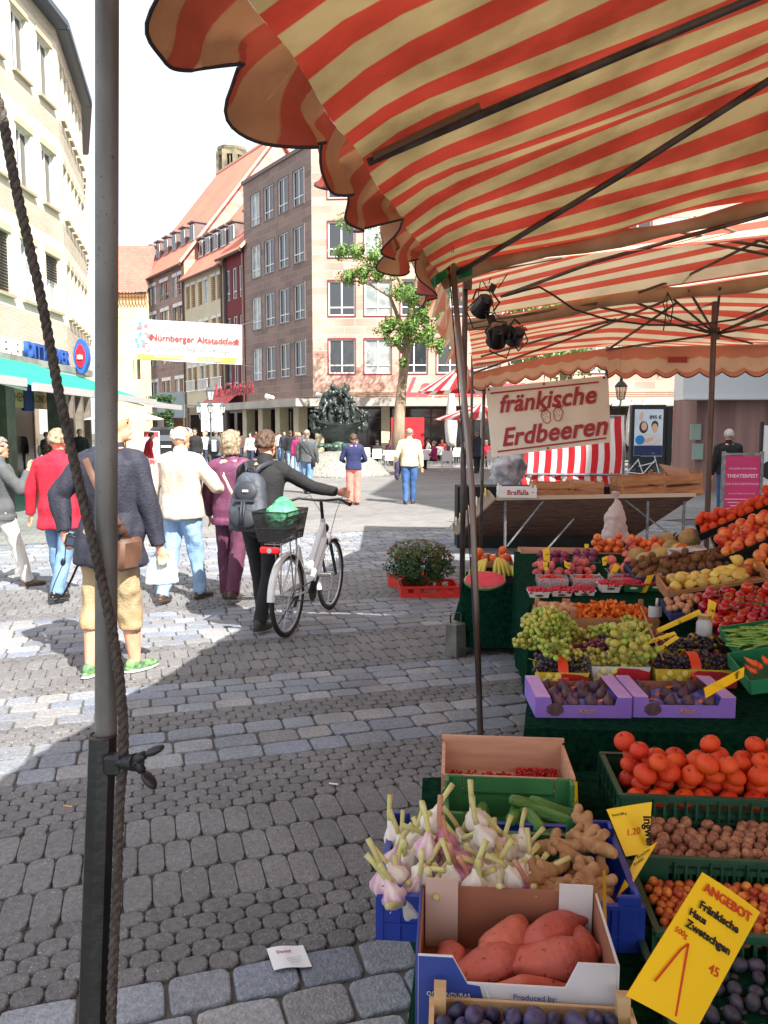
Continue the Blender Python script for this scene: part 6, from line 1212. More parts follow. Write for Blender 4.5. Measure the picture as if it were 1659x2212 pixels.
# ------------------------------------------------------------------ cafe tables, chairs, guests, umbrellas
def cafe():
 wc = mat('chair_white', s(222, 222, 220), rough=.5); gc = mat('chair_leg', s(190, 192, 195), rough=.35, metal=.6); rr = random.Random(21)
 base = None; spots = [(842, 1016, .1), (812, 1010, .3), (860, 1000, -.3), (915, 1014, .2), (965, 1018, 0), (985, 1005, .3), (1005, 1018, -.1), (790, 1004, 0), (895, 1000, .2), (950, 1000, -.2), (1060, 1015, .1), (1050, 1005, .4)]
 names = ['white cafe chair left of the leaning trunk, back turned to the square', 'white cafe chair under the seated black coat', 'white cafe chair behind the trunk', 'white cafe chair right of the cream pullover', 'white cafe chair nearest the stall poles, back turned', 'white cafe chair behind the one nearest the stall poles', 'white cafe chair half covered by the dark pole', 'white cafe chair beside the fountain mound', 'white cafe chair between trunk and cream pullover', 'white cafe chair of the magenta guest', 'white cafe chair right of the stall poles', 'white cafe chair farthest right beside the strawberry sign']
 for k, (px, py, a) in enumerate(spots):
  g = G(px, py)
  if base is None:
   base = thing('cafe_chair', names[0], 'chair', (g.x, g.y, 0), (0, 0, a), 'white cafe chairs')
   b = MB(); b.box((0, 0, .45), (.46, .44, .04), ch=.01); b.build('seat', wc, base)
   b = MB(); b.box((0, -.21, .67), (.46, .03, .42), ch=.008); b.build('backrest', wc, base)
   for x in (-.2, .2):
    for y in (-.19, .19): b = MB(); b.cyl((x, y, 0), (x, y, .44), .014, n=6); b.build('leg', gc, base)
   for x in (-.24, .24): b = MB(); b.tube([(x, -.2, .66), (x, .1, .66), (x, .2, .62), (x, .2, .42)], .014, 6); b.build('armrest', gc, base)
  else:
   o = base.copy(); COL.objects.link(o); o.location = (g.x, g.y, 0); o.rotation_euler = (0, 0, a); o['label'] = names[k]
   for ch in list(base.children): c = ch.copy(); COL.objects.link(c); c.parent = o
 tb = None
 for k, (px, py, nm) in enumerate(((830, 1004, 'white cloth cafe table beside the leaning trunk'), (775, 998, 'white cloth cafe table behind the navy pullover'), (930, 1002, 'white cloth cafe table at the magenta guest'), (985, 1008, 'white cloth cafe table nearest the stall poles'), (1040, 1006, 'white cloth cafe table below the striped parasol'), (950, 990, 'white cloth cafe table at the glass front'))):
  g = G(px, py)
  if tb is None:
   tb = thing('cafe_table', nm, 'table', (g.x, g.y, 0), (0, 0, 0), 'cafe tables with white cloths'); b = MB(); b.cyl((0, 0, 0), (0, 0, .72), .03, n=8); b.cyl((0, 0, 0), (0, 0, .03), .22, n=12); b.build('leg', gc, tb)
   b = MB(); b.lathe([(.02, .75), (.42, .75), (.44, .74), (.47, .6), (.46, .5)], 20, fn=lambda v: Vector((v.x * (1 + .05 * math.sin(8 * math.atan2(v.y, v.x)) * (1 if v.z < .7 else 0)), v.y, v.z)), caps=False); b.build('cloth', white_c, tb, True)
  else:
   o = tb.copy(); COL.objects.link(o); o.location = (g.x, g.y, 0); o['label'] = nm
   for ch in list(tb.children): c = ch.copy(); COL.objects.link(c); c.parent = o
 G_ = [((772, 1002), 'seated guest in dark jacket with cap behind the navy pullover', black, h_gray, 2.5), ((815, 1008), 'seated guest in black coat with dark hair, back to the square', black, h_dark, .2), ((843, 1002), 'seated guest with blond hair in dark blouse beside the trunk', plum_d, h_blond, .3), ((938, 1014), 'seated guest in magenta top and black trousers at the white table', magenta, h_gray, 1.2),
  ((925, 1000), 'seated guest in white blouse with dark hair turned to the table', white_c, h_dark, 1.4), ((955, 996), 'seated guest in orange red shirt leaning to a neighbour', cloth('orange_red', s(225, 90, 70)), h_brown, 2.6), ((972, 1000), 'seated guest in dark shirt with red hair at the glass front', plum_d, h_red, 3), ((905, 998), 'seated guest with grey hair behind the cream pullover', beige_c, h_gray, 2), ((1050, 1008), 'seated guest in red jacket right of the stall poles', red_c, h_gray, 2.8), ((1000, 1000), 'seated guest in blue jacket near the white column', jeans, h_blond, 2), ((880, 1000), 'seated guest in pale shirt left of the cream pullover', beige_c, h_brown, 1.0), ((1443, 1020), 'seated guest in red shirt with white hair below the striped parasol', red_c, h_white, 2.0)]
 for (px, py), lb, tp, hr, fc in G_: person(lb, on(px, py), fc, 1.7, seated=True, top=tp, bottom=black, shoe=blk_shoe, hair=hr, arms=(((-.3, .3, -1), (.2, 1, .1)), ((.3, .3, -1), (-.2, 1, .1))), vox=.024, detail=1)
 for px, lb in ((974, 'tall closed white parasol left of the stall poles'), (1361, 'closed cream parasol left of its pair, beside the wall lamp'), (1386, 'closed cream parasol right of its pair, above the advert'), (1480, 'closed white parasol before the striped wall')):
  c = P(px, 980, 38); r = thing('closed_parasol', lb, 'parasol', (c.x, 38, 0), group='closed parasols'); zt = P(px, 828 if px < 1000 else 868, 38).z; b = MB(); b.lathe([(.02, zt), (.12, zt - .3), (.3, zt * .5), (.24, 1.2), (.1, 1.0)], 14, fn=lambda v: Vector((v.x * (1 + .15 * math.sin(5 * math.atan2(v.y, v.x))), v.y, v.z))); b.build('furled_cloth', white_c, r, True); b = MB(); b.cyl((0, 0, 0), (0, 0, zt + .1), .04, n=8); b.build('pole', gc, r)
 st = stripes('parasol_stripe', s(200, 40, 50), s(232, 224, 214), .5, .5, 0, trans=.3)
 for (px, py, d, r_, lb, hz) in ((1040, 905, 34, 2.0, 'open white and red parasol behind the stall poles', .7), (1452, 918, 37, 1.7, 'open red striped parasol right of the advert', .8), (270, 905, 33, 1.6, 'open white parasol behind the near pole by the shop front', .5), (1000, 845, 30, 1.7, 'red striped parasol top left of the strawberry sign', 1.0)):
  c = P(px, py, d); r = thing('open_parasol', lb, 'parasol', (c.x, d, 0), group=None); b = MB()
  b.grid(lambda u, v: Vector((r_ * u * math.cos(2 * PI * v), r_ * u * math.sin(2 * PI * v), c.z + hz * (1 - u) - .05 * u * abs(math.sin(4 * PI * v)))), 6, 32, lambda u, v: (v * 8, u)); b.build('canopy', st if 'red' in lb else white_c, r, True); b = MB(); b.cyl((0, 0, 0), (0, 0, c.z + hz), .035, n=8); b.build('pole', gc, r)
cafe()
# ------------------------------------------------------------------ lamps, van, boards, right hand building
def lantern(mb, c, k, gb):
 mb.lathe([(.05 * k, 0), (.13 * k, .02 * k)], 6, c=c); mb.lathe([(.2 * k, .42 * k), (.22 * k, .44 * k), (.12 * k, .56 * k), (.05 * k, .62 * k), (.06 * k, .66 * k), (.01, .74 * k)], 6, c=c)
 for j in range(6): a = 2 * PI * j / 6; mb.cyl(Vector(c) + Vector((.11 * k * math.cos(a), .11 * k * math.sin(a), .02 * k)), Vector(c) + Vector((.19 * k * math.cos(a), .19 * k * math.sin(a), .42 * k)), .012 * k, n=4)
 gb.lathe([(.10 * k, .03 * k), (.175 * k, .41 * k)], 6, c=c)
def street_furniture():
 dk = mat('lamp_grey', s(92, 100, 104), s(70, 78, 82), rough=.5, metal=.3); gg = mat('lantern_glass', s(215, 220, 220), rough=.1, alpha=.55)
 d = 42; c = P(457, 985, d); r = thing('street_lamp', 'ornate grey lamp post with central lantern above a ring of curved lantern arms', 'street lamp', (c.x, d, 0)); k = d / F; z = lambda py: EYE + (932 - py) * k
 b = MB(); b.lathe([(.16, 0), (.14, .5), (.07, .6), (.05, 1.2), (.045, z(880))], 12); b.cyl((0, 0, z(880)), (0, 0, z(868)), .06, n=8); b.build('post', dk, r, True, 40)
 L_ = MB(); g_ = MB(); lantern(L_, (0, 0, z(866)), 1.15, g_); L_.build('lantern', dk, r); g_.build('lantern_glass', gg, r)
 for a in (0.2, 1.77, 3.34, 4.9):
  x, y = math.cos(a) * .62, math.sin(a) * .62; b = MB(); b.tube([(0, 0, z(903)), (x * .4, y * .4, z(912)), (x * .85, y * .85, z(908)), (x, y, z(893))], .025, 6); b.tube([(0, 0, z(890)), (x * .5, y * .5, z(898)), (x * .3, y * .3, z(905))], .015, 5); b.build('arm', dk, r, True); L_ = MB(); g_ = MB(); lantern(L_, (x, y, z(893)), .85, g_); o = L_.build('lantern', dk, r); g_.build('lantern_glass', gg, o)
 d = 16; c = P(1341, 862, d); r = thing('wall_lamp', 'black wrought iron lantern on a curled bracket between sign and advert', 'wall lamp', c); b = MB(); k = 1.05
 L_ = MB(); g_ = MB(); lantern(L_, (0, 0, -.02), .62, g_); L_.build('lantern', blk_m := mat('iron_black', s(30, 30, 32), rough=.5), r); g_.build('lantern_glass', mat('warm_glass', s(190, 160, 130), rough=.1, alpha=.5), r)
 b.tube([(0, 0, -.02), (.0, 0, -.1), (-.04, 0, -.16), (-.14, 0, -.2), (-.2, 0, -.14), (-.17, 0, -.1)], .014, 6); b.tube([(-.2, 0, -.14), (-.26, 0, -.1), (-.3, 0, .05)], .014, 6); b.tube([(-.3, .0, 2.0), (-.3, 0, -3.4)], .03, 8); b.build('bracket', blk_m, r, True)
 c = G(366, 1003); r = thing('van', 'black van seen from behind with tall tinted rear window, parked left of the price board', 'van', (c.x - .2, c.y + .2, 0), (0, 0, .06)); pa = mat('van_black', s(46, 48, 52), rough=.18, coat=.8)
 b = MB(); sec = lambda y, w, zt, ins: [Vector((x, y, z_)) for x, z_ in ((-w, .35), (w, .35), (w * 1.01, .9), (w * .98, 1.15), (w * ins, zt - .12), (w * ins - .12, zt), (-w * ins + .12, zt), (-w * ins, zt - .12), (-w * .98, 1.15), (-w * 1.01, .9))]
 b.loft([sec(0, .93, 1.8, .8), sec(.12, .97, 1.93, .86), sec(3.0, .97, 1.92, .86), sec(3.9, .95, 1.5, .8), sec(4.7, .9, 1.02, .9)]); b.build('body', pa, r, True, 35)
 b = MB(); b.add([(-.74, -.03, 1.2), (.74, -.03, 1.2), (.64, .02, 1.72), (-.64, .02, 1.72)], [(0, 1, 2, 3)]); b.build('rear_window', mat('tinted_glass', s(90, 98, 104), rough=.08), r)
 b = MB(); b.box((0, -.03, .48), (1.8, .14, .22), ch=.03); b.build('bumper', pa, r, True, 40)
 b = MB(); b.box((0, -.03, .92), (.52, .02, .11)); b.build('number_plate', white_c, r)
 for x in (-.86, .86): b = MB(); b.box((x, .0, 1.05), (.12, .08, .42), ch=.02); b.build('tail_light', MATS['light_red'], r, True, 40)
 for x in (-.85, .85):
  for y in (.7, 3.8): b = MB(); b.cyl((x - .1, y, .33), (x + .1, y, .33), .33, n=20); b.build('wheel', MATS['tyre_rubber'], r, True, 40)
 c = G(330, 1022); r = thing('price_board', 'white and red price board on a stand at the shop terrace', 'sign board', (c.x, c.y, 0), (0, 0, -.1)); b = MB(); b.box((0, 0, 1.0), (.66, .05, 1.42), ch=.01); b.build('panel', wht, r)
 b = MB(); b.box((0, -.03, 1.58), (.6, .012, .2)); b.box((0, -.03, .45), (.6, .012, .2)); b.build('red_field', mat('board_red', s(205, 80, 88)), r)
 b = MB()
 for q in range(6): b.box((0, -.03, .66 + q * .14), (.52, .008, .02))
 b.build('print', mat('faint_grey', s(170, 170, 175)), r); b = MB(); b.box((0, 0, .04), (.9, .5, .08), ch=.02); b.cyl((0, 0, .05), (0, 0, .4), .04, n=8); b.build('stand', wht, r)
 c = G(1395, 1024); d = c.y; r = thing('advert_display', 'tall dark framed advert display showing a smiling couple on pale blue', 'advert display', (c.x, d, 0)); k = d / F; z = lambda py: EYE + (932 - py) * k; w = 74 * k
 b = MB(); b.box((0, 0, z(875) / 2), (w, .3, z(875)), ch=.03); b.build('housing', mat('display_dark', s(44, 52, 58), rough=.3), r)
 X = lambda px: (px - 1395) * k; q = MB(); q.box((0, -.155, (z(885) + z(985)) / 2), (w * .82, .02, z(885) - z(985))); po = q.build('poster', mat('poster_sky', s(196, 216, 230), s(222, 232, 238), scale=1.2, rough=.2), r)
 def sh(nm, m, pts, dep): q = MB(); q.prism([(X(x), z(y)) for x, y in pts], (0, -.168 - dep, 0), (1, 0, 0), (0, 0, 1), .006); q.build(nm, m, po)
 ov = lambda cx, cy, rx, ry: [(cx + rx * math.cos(2 * PI * j / 18), cy - ry * math.sin(2 * PI * j / 18)) for j in range(18)]
 sh('print', mat('poster_hair', s(70, 50, 42)), ov(1384, 923, 9.5, 13), 0); sh('print', mat('poster_skin', s(222, 178, 152)), ov(1385, 921, 6, 9), .004); sh('print', MATS['poster_hair'], ov(1408, 919, 7.5, 10), .0); sh('print', MATS['poster_skin'], ov(1408, 925, 6.2, 10), .004)
 sh('print', white_c, [(1372, 955), (1378, 936), (1398, 936), (1404, 940), (1420, 938), (1424, 960), (1376, 962)], .002); sh('print', MATS['poster_skin'], [(1374, 905), (1378, 890), (1383, 892), (1380, 910)], .001); sh('print', MATS['poster_skin'], [(1386, 950), (1404, 944), (1406, 950), (1390, 957)], .006)
 sh('print', mat('poster_blue', s(30, 130, 200)), ov(1377, 950, 10, 10), .009); sh('print', mat('poster_navy', s(34, 48, 92)), [(1365, 962), (1425, 962), (1425, 984), (1365, 984)], .003)
 text('895 €', .2, MATS['poster_navy'], po, face_M((X(1409), -.18, z(902)), (1, 0, 0), (0, 0, 1)), 'print', bold=.003)
 b = MB(); b.box((w * .62, .05, z(880) / 2), (.2, .4, z(880))); b.build('side_panel', mat('display_side', s(30, 34, 38)), r)
 c = G(1378, 1040); r = thing('bicycle', 'white framed bicycle parked below the advert display', 'bicycle', (c.x - .1, c.y - .8, 0)); bw = mat('bike_black', s(30, 30, 30))
 for x in (-.52, .52): b = MB(); b.tube([(x + .33 * math.cos(q * PI / 16), 0, .35 + .33 * math.sin(q * PI / 16)) for q in range(33)], .016, 6, caps=False); b.build('wheel', MATS['tyre_rubber'], r, True); b = MB(); [b.cyl((x, 0, .35), (x + .32 * math.cos(q * PI / 8), 0, .35 + .32 * math.sin(q * PI / 8)), .003, n=4) for q in range(16)]; b.build('spokes', MATS['spoke_steel'], r)
 b = MB(); [b.cyl(p, q, .016, n=6) for p, q in (((-.52, 0, .35), (0, 0, .3)), ((-.52, 0, .35), (-.18, 0, .75)), ((-.18, 0, .8), (0, 0, .3)), ((0, 0, .3), (.38, 0, .75)), ((.36, 0, .9), (.52, 0, .35)), ((-.15, 0, .55), (.37, 0, .68)))]; b.build('frame', wht, r); b = MB(); b.ell((-.2, 0, .88), (.13, .07, .04)); b.build('saddle', bw, r, True); b = MB(); b.tube([(.2, -.2, .98), (.36, 0, .98), (.2, .2, .98)], .014, 6); b.build('handlebar', bw, r)
 c = G(1597, 1150); d = c.y; k = d / F; r = thing('poster_stand', 'magenta theatre festival poster in a metal frame stand right of the centre post', 'poster stand', (c.x, d, 0), (0, 0, -.06)); z = lambda py: EYE + (932 - py) * k; X = lambda px: (px - 1597) * k
 b = MB(); b.box((0, 0, (z(985) + z(1140)) / 2), (78 * k, .03, z(985) - z(1140))); po = b.build('poster', mat('poster_magenta', s(205, 46, 112), s(190, 38, 100), scale=2, rough=.4), r)
 b = MB()
 for x in (-40, 40): b.box((x * k, 0, z(975) / 2), (.05, .06, z(975)))
 b.box((0, .0, z(981)), (80 * k, .05, .04)); b.build('frame', steel, r)
 pk = mat('poster_pale', s(240, 205, 222)); tm = lambda s_, size, py, x=0, **kw: text(s_, size, pk, po, face_M((x, -.022, z(py)), (1, 0, 0), (0, 0, 1)), 'lettering', **kw)
 tm('FÜR JEDEN EINE BÜHNE', .042, 1012); tm('THEATERFEST', .082, 1028, bold=.002); tm('ZUR SAISONERÖFFNUNG', .048, 1045); tm('AM 20. SEPTEMBER 2014 AB 15 UHR', .028, 1066)
 b = MB()
 for q in range(7): b.box((-.06 + .02 * (q % 3), -.018, z(1078 + q * 7)), (.42 - .05 * (q % 3), .004, .012))
 b.build('print', pk, po)
 r = thing('poster_stand', 'white poster stand cut off by the right edge beside the magenta poster', 'poster stand', (c.x + .62, d + .1, 0), (0, 0, -.06)); b = MB(); b.box((0, 0, .95), (.5, .04, 1.7)); b.build('poster', wht, r)
 b = MB(); b.cyl((-.1, -.03, 1.05), (-.1, -.022, 1.05), .16, n=20); b.box((.0, -.026, 1.45), (.3, .008, .12)); b.build('print', blk_m, r); b = MB(); b.box((-.27, 0, .93), (.05, .06, 1.86)); b.build('frame', blk_m, r)
 d = 23; k = d / F; z = lambda py: EYE + (932 - py) * k; X = lambda px: (px - 829.5) * k; r = thing('pier_building', 'pink brown stone building corner with vertical striped piers and white box sign', 'building', (0, 0, 0))
 w = MB(); p0, p1, p2 = (X(1482), d + 1.2), (X(1500), d), (X(1760), d - .6); wall(w, p0, p1, 0, z(780), []); wall(w, p1, p2, 0, z(780), []); w.build('wall', mat('striped_stone', s(168, 132, 126), s(108, 80, 78), rough=.8, scale=1.1, stretch=(1.6, 1, .07), bump=.1), r)
 b = MB(); b.box((X(1545) , d - .4, (z(862) + z(770)) / 2), (194 * k, .7, z(770) - z(862))); b.box((X(1545), d - .45, z(862) - .03), (196 * k, .75, .06)); b.build('box_sign', mat('box_sign_white', s(212, 218, 222), rough=.35), r)
 for x, y in ((1496, 933), (1502, 975)): b = MB(); b.box((X(x), d - .1, z(y)), (.3, .05, .45)); b.build('notice_frame', mat('notice_green', s(150, 172, 160)), r)
 b = MB(); b.box((X(1650), d - 1.0, 3), (.4, .4, 6)); b.build('dark_column', mat('dark_column', s(52, 56, 62)), r)
 w = MB(); d2 = 40;
 c = P(370, 875, 48); b = MB(); b.box(c, (1.6, .3, 1.5)); r = thing('street_sign_box', 'plain grey blue sign box fixed above the doorway in the street', 'sign', (0, 0, 0)); b.build('panel', mat('sign_greyblue', s(150, 165, 172), rough=.3), r); b = MB(); b.bar(c, c + Vector((1.2, 1.6, 0)), .08); b.build('bracket', dk, r)
 c = P(458, 902, 50); b = MB(); b.box(c, (1.35, .04, 1.75)); r = thing('hanging_banner', 'narrow white banner hanging behind the lantern ring of the lamp post', 'banner', (0, 0, 0)); b.build('cloth', wht, r); b = MB(); b.bar(c + Vector((-.8, 0, .9)), c + Vector((.8, 0, .9)), .04); b.build('rod', dk, r)
 rr = random.Random(2); r = thing('ivy_arch', 'green ivy covered frame at the end of the teal awnings', 'plant', (0, 0, 0)); m = MB();
 for a, bb in ((P(325, 862, 42), P(370, 860, 42)), (P(320, 900, 42), P(368, 896, 42)), (P(366, 862, 42), P(368, 960, 42))):
  for q in range(9): leaves(m, a.lerp(bb, q / 8), .25, .25, .22, 90, .07, rr, [(.05, .12, .03), (.03, .08, .02)], .1)
 m.build('foliage', leafm, r); b = MB(); b.bar(P(366, 862, 42.1), P(368, 1000, 42.1) * 1, .1); b.bar(P(325, 862, 42.1), P(368, 861, 42.1), .08); b.build('frame', dk, r)
street_furniture()
# ------------------------------------------------------------------ far stall: empty tilted counter, wooden crates, striped cloth
wood = mat('crate_wood', s(186, 134, 92), s(158, 108, 72), rough=.7, scale=5, stretch=(1, 6, 6), bump=.15)
wood_p = mat('crate_wood_pale', s(214, 184, 140), s(196, 160, 116), rough=.7, scale=5, stretch=(1, 7, 7), bump=.15); wood_r = mat('crate_wood_reddish', s(205, 160, 132), s(188, 140, 112), rough=.65, scale=4, stretch=(1, 8, 8), bump=.12)
def slat_crate(label, loc, rot, L_, W_, H_, m, ns=2, group=None, ends=True):
 r = thing('wooden_crate', label, 'crate', loc, rot, group); hh = H_ / ns
 for sd in (-1, 1):
  for q in range(ns): b = MB(); b.box((0, sd * W_ / 2, hh * (q + .5)), (L_, .007, hh * .76)); b.build('side_slat', m, r)
  for q in range(ns): b = MB(); b.box((sd * (L_ / 2 - .006), 0, hh * (q + .5)), (.01, W_ - .008, hh * .86)); b.build('end_board', m, r)
 b = MB()
 for q in range(5): b.box((0, -W_ / 2 + W_ * (q + .5) / 5, .004), (L_ - .02, W_ / 5 * .85, .006))
 b.build('base', m, r)
 for sx in (-1, 1):
  for sy in (-1, 1): b = MB(); b.box((sx * (L_ / 2 - .022), sy * (W_ / 2 - .016), (H_ + .03) / 2), (.024, .024, H_ + .03)); b.build('corner_post', m, r)
 return r
def far_stall():
 cw = mat('counter_wood', s(104, 74, 60), s(66, 46, 40), rough=.8, scale=7, stretch=(1, 8, 1), bump=.3); d0, d1 = 10.6, 11.5
 a, b_ = P(1072, 1078, d0), P(1500, 1070, d0); z0, z1 = a.z, .20; a2, b2 = Vector((a.x - .42, d1, z1)), Vector((b_.x - .5, d1, z1)); r = thing('empty_counter', 'empty tilted wooden display counter on metal legs beneath the wooden crates', 'market counter', (0, 0, 0))
 t = MB(); n = 9
 for k in range(n):
  p, q = a.lerp(a2, k / n), b_.lerp(b2, k / n); p2, q2 = a.lerp(a2, (k + .9) / n), b_.lerp(b2, (k + .9) / n); dz = Vector((0, .0, -.02)); t.loft([[p, q, q + dz, p + dz], [p2, q2, q2 + dz, p2 + dz]])
 t.build('slatted_panel', cw, r); t = MB(); t.bar(a + Vector((0, -.02, .01)), b_ + Vector((0, -.02, .01)), .05, .05); t.build('front_rail', mat('rail_pale', s(190, 170, 150)), r)
 t = MB()
 sd = [a, a2, a2 + Vector((-.1, 0, .12)), a + Vector((-.1, 0, .12))]; t.loft([sd, [p + Vector((-.03, 0, 0)) for p in sd]]); t.build('side_board', mat('rail_pale', s(190, 170, 150)), r)
 for k in range(9): p = a.lerp(a2, (k + .5) / 9); t = MB(); t.box(p + Vector((-.12, -.02, .12)), (.012, .09, .1), Euler((.3, 0, 0)).to_matrix()); t.build('price_card', mat('card_white' if k % 3 else 'card_yellow', s(230, 232, 228) if k % 3 else s(240, 205, 70)), r)
 for px in (1092, 1400, 1478):
  x = P(px, 1078, d0).x; t = MB(); t.cyl((x, d0, 0), (x, d0, z0 - .03), .019, n=8); t.build('leg', steel, r)
 for p, q in (((1175, 1080), (1095, 1180)), ((1350, 1080), (1440, 1150)), ((1240, 1120), (1165, 1205))): t = MB(); t.cyl(P(*p, d0 + .05), P(*q, d0 + .05), .013, n=6); t.build('brace', steel, r)
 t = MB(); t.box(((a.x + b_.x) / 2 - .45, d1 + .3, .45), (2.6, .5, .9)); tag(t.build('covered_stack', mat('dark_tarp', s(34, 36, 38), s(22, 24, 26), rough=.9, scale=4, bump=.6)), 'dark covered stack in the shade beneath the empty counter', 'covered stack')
 zt = z0 + .02
 for px, d, yaw, L_, W_, H_, lb, roll in ((1115, 10.7, -.05, .5, .35, .14, 'white printed fruit box at the left end of the empty counter', 0), (1190, 10.9, -.03, .55, .38, .2, 'low wooden crate left of the cardboard flaps on the counter', 0), (1255, 10.9, -.02, .52, .38, .2, 'low wooden crate with a cardboard flap, middle of the counter', 0), (1378, 10.85, .1, .62, .42, .3, 'taller wooden crate with pale end board, left of the right pair', .0), (1458, 10.9, .06, .6, .42, .32, 'taller wooden crate with brown cardboard on top, right end of counter', 0)):
  c = P(px, 1078, d); slat_crate(lb, (c.x, d, zt + .0), (0, -.0 if px < 1300 else -.07, yaw), L_, W_, H_, wht if 'white' in lb else wood)
 for px, py, d, lb in ((1262, 1052, 10.85, 'brown cardboard flap lying on the middle crate'), (1463, 1022, 10.9, 'brown cardboard sheet propped on the right end crate')):
  c = P(px, py, d); t = MB(); t.M = None; t.box((0, 0, 0), (.42, .006, .3)); o = t.build('cardboard', mat('cardboard', s(168, 122, 84), s(150, 106, 72), scale=3)); o.location = c + Vector((0, 0, .02)); o.rotation_euler = (-1.1, .15, .2); tag(o, lb, 'cardboard')
 c = P(1110, 1066, 10.52); text('Braffalla', .09, mat('sign_red', s(190, 32, 40)), [o for o in bpy.data.objects if o.get('label', '').startswith('white printed fruit box')][0], Matrix.Translation((0, -.182, .07)) @ Matrix.Rotation(PI / 2, 4, 'X'), 'print', bold=.002)
 sc = stripes('booth_stripe', s(208, 34, 46), s(238, 238, 236), .2, .5, 0, trans=.2, dirt=.08, bump=.3); d = 13.5; r = thing('striped_booth', 'red and white vertically striped cloth booth behind the strawberry sign', 'market booth', (0, 0, 0))
 A, B = P(1125, 1060, d), P(1345, 1060, d - .3); zt, zm, zb = P(1200, 900, d).z, P(1200, 1025, d).z, .62; t = MB()
 f = lambda z_a, z_b, off: t.grid(lambda u, v: Vector((A.x + (B.x - A.x) * u + .02 * math.sin(v * 5), A.y + (B.y - A.y) * u - off - .03 * math.sin(u * 25 + v * 2), z_a + (z_b - z_a) * v)), 60, 8, lambda u, v: (u * 1.75, v))
 f(zm + .03, zt, 0); f(zb, zm, .06); t.build('cloth_wall', sc, r, True)
 t = MB(); t.grid(lambda u, v: Vector((B.x + .02 * math.sin(v * 9), B.y + 1.6 * u, zb + (zt - zb) * v)), 14, 6, lambda u, v: (u * 1.4, v)); t.build('side_cloth', sc, r, True)
 t = MB(); t.cyl((A.x, A.y - .08, zm + .01), (B.x, B.y - .08, zm + .01), .02, n=8); [t.cyl((p.x, p.y, 0), (p.x, p.y, zt), .02, n=8) for p in (A, B)]; t.cyl((A.x, A.y, zt), (B.x, B.y, zt), .02, n=8); t.build('frame', steel, r)
 c = P(1095, 1020, 12.5); b = MB(); b.ell((0, 0, 0), (.24, .2, .3)); b.ell((.16, 0, .1), (.15, .15, .28)); b.ell((-.1, 0, -.2), (.2, .15, .2)); o = b.build('wrapped_bundle', [mat('grey_plastic', s(190, 192, 198), s(120, 122, 132), rough=.3, scale=4)]); remesh(o, .025, 1, .05, 7); o.location = c; tag(o, 'crumpled grey plastic wrapped bundle hanging beside the striped booth', 'bundle')
 c = P(1331, 1085, 8.2); b = MB(); b.loft([[Vector((w * math.cos(2 * PI * j / 18) * (1 + .1 * math.sin(5 * j)), w * .5 * math.sin(2 * PI * j / 18), z_)) for j in range(18)] for z_, w in ((-.4, .12), (-.38, .14), (-.25, .125), (-.12, .095), (-.02, .05), (.03, .02), (.08, .045), (.11, .05))]); o = b.build('carrier_bag', mat('bag_white', s(218, 200, 196), s(232, 222, 220), rough=.4, scale=4, trans=.3)); remesh(o, .012, 1, .02, 11); o.location = c; tag(o, 'thin white carrier bag hanging by its knot in front of the far counter', 'bag')
 t = MB(); t.cyl(c + Vector((0, 0, .06)), Vector((c.x, c.y, P(1331, 760, 8.2).z)), .0012, n=4); tag(t.build('thin_string', MATS['banner_grey']), 'thin string from the far valance holding the white carrier bag', 'string')
far_stall()
# ------------------------------------------------------------------ market tables and produce
def PC(px, py, D): return Vector((0, 0, EYE)) + ray(px, py) * D
def proto(mb, mats, smooth=True, rm=None, nz=0, nsc=10):
 o = mb.build('proto', mats, None, smooth)
 if rm: remesh(o, rm, 2, nz, nsc)
 me = o.data; bpy.data.objects.remove(o); return me
def nzf(k, sc, sd=0): return lambda v: v * (1 + k * noise.noise(v * sc + Vector((sd, sd * 2, 5))))
FR = random.Random(77)
def fm(name, a, b, **k): return mat('fruit_' + name, a, b, rnd=k.pop('rnd', .22), **k)
green_d = mat('stem_green_d', s(70, 95, 40)); brown_st = mat('stem_brown', s(96, 72, 48))
def apple_like(r, m, dim=.25, fl=.9, stem=True, cleft=0):
 b = MB(); pr = [(max(.0006, r * math.sin(PI * t / 14) * (1 + .0)), r * fl * math.cos(PI * t / 14) * (1 - 0)) for t in range(15)]
 pr = [(x, z - dim * r * max(0, 1 - x / (r * .45)) ** 2 * (1 if z > 0 else -.5)) for x, z in pr]
 b.lathe(pr[::-1], 18, fn=(lambda v: v * (1 - cleft * math.exp(-(math.atan2(v.y, v.x) / .35) ** 2))) if cleft else None)
 if stem: b.cyl((0, 0, r * (fl - dim) - .002), (.003, 0, r * fl + .004), .0016, n=5, m=1)
 return proto(b, [m, brown_st])
m_or = fm('tangerine', s(216, 58, 20), s(226, 78, 24), rough=.38, scale=18, bump=.35, bscale=420, rnd=.09)
ME = {}
ME['tangerine'] = apple_like(.0335, m_or, .22, .84)
ME['orange'] = apple_like(.038, fm('orange', s(222, 92, 26), s(228, 106, 34), rough=.4, scale=16, bump=.3, bscale=400), .12, .98)
ME['peach'] = apple_like(.034, fm('peach', s(205, 90, 88), s(226, 140, 110), rough=.75, scale=22, rnd=.2), .2, .95, False, .07)
ME['flat_peach'] = apple_like(.033, fm('flat_peach', s(186, 72, 82), s(220, 120, 108), rough=.8, scale=25), .45, .62, False)
ME['nectarine'] = apple_like(.032, fm('nectarine', s(208, 58, 44), s(240, 150, 70), rough=.3, scale=24), .2, .95, False, .06)
ME['plum_round'] = apple_like(.029, fm('plum_round', s(110, 40, 76), s(148, 58, 92), rough=.4, scale=24), .15, .98, False, .05)
ME['apple'] = apple_like(.037, fm('apple', s(206, 50, 46), s(226, 130, 70), rough=.28, scale=16, rnd=.2, stretch=(1, 1, .3)), .28, .9)
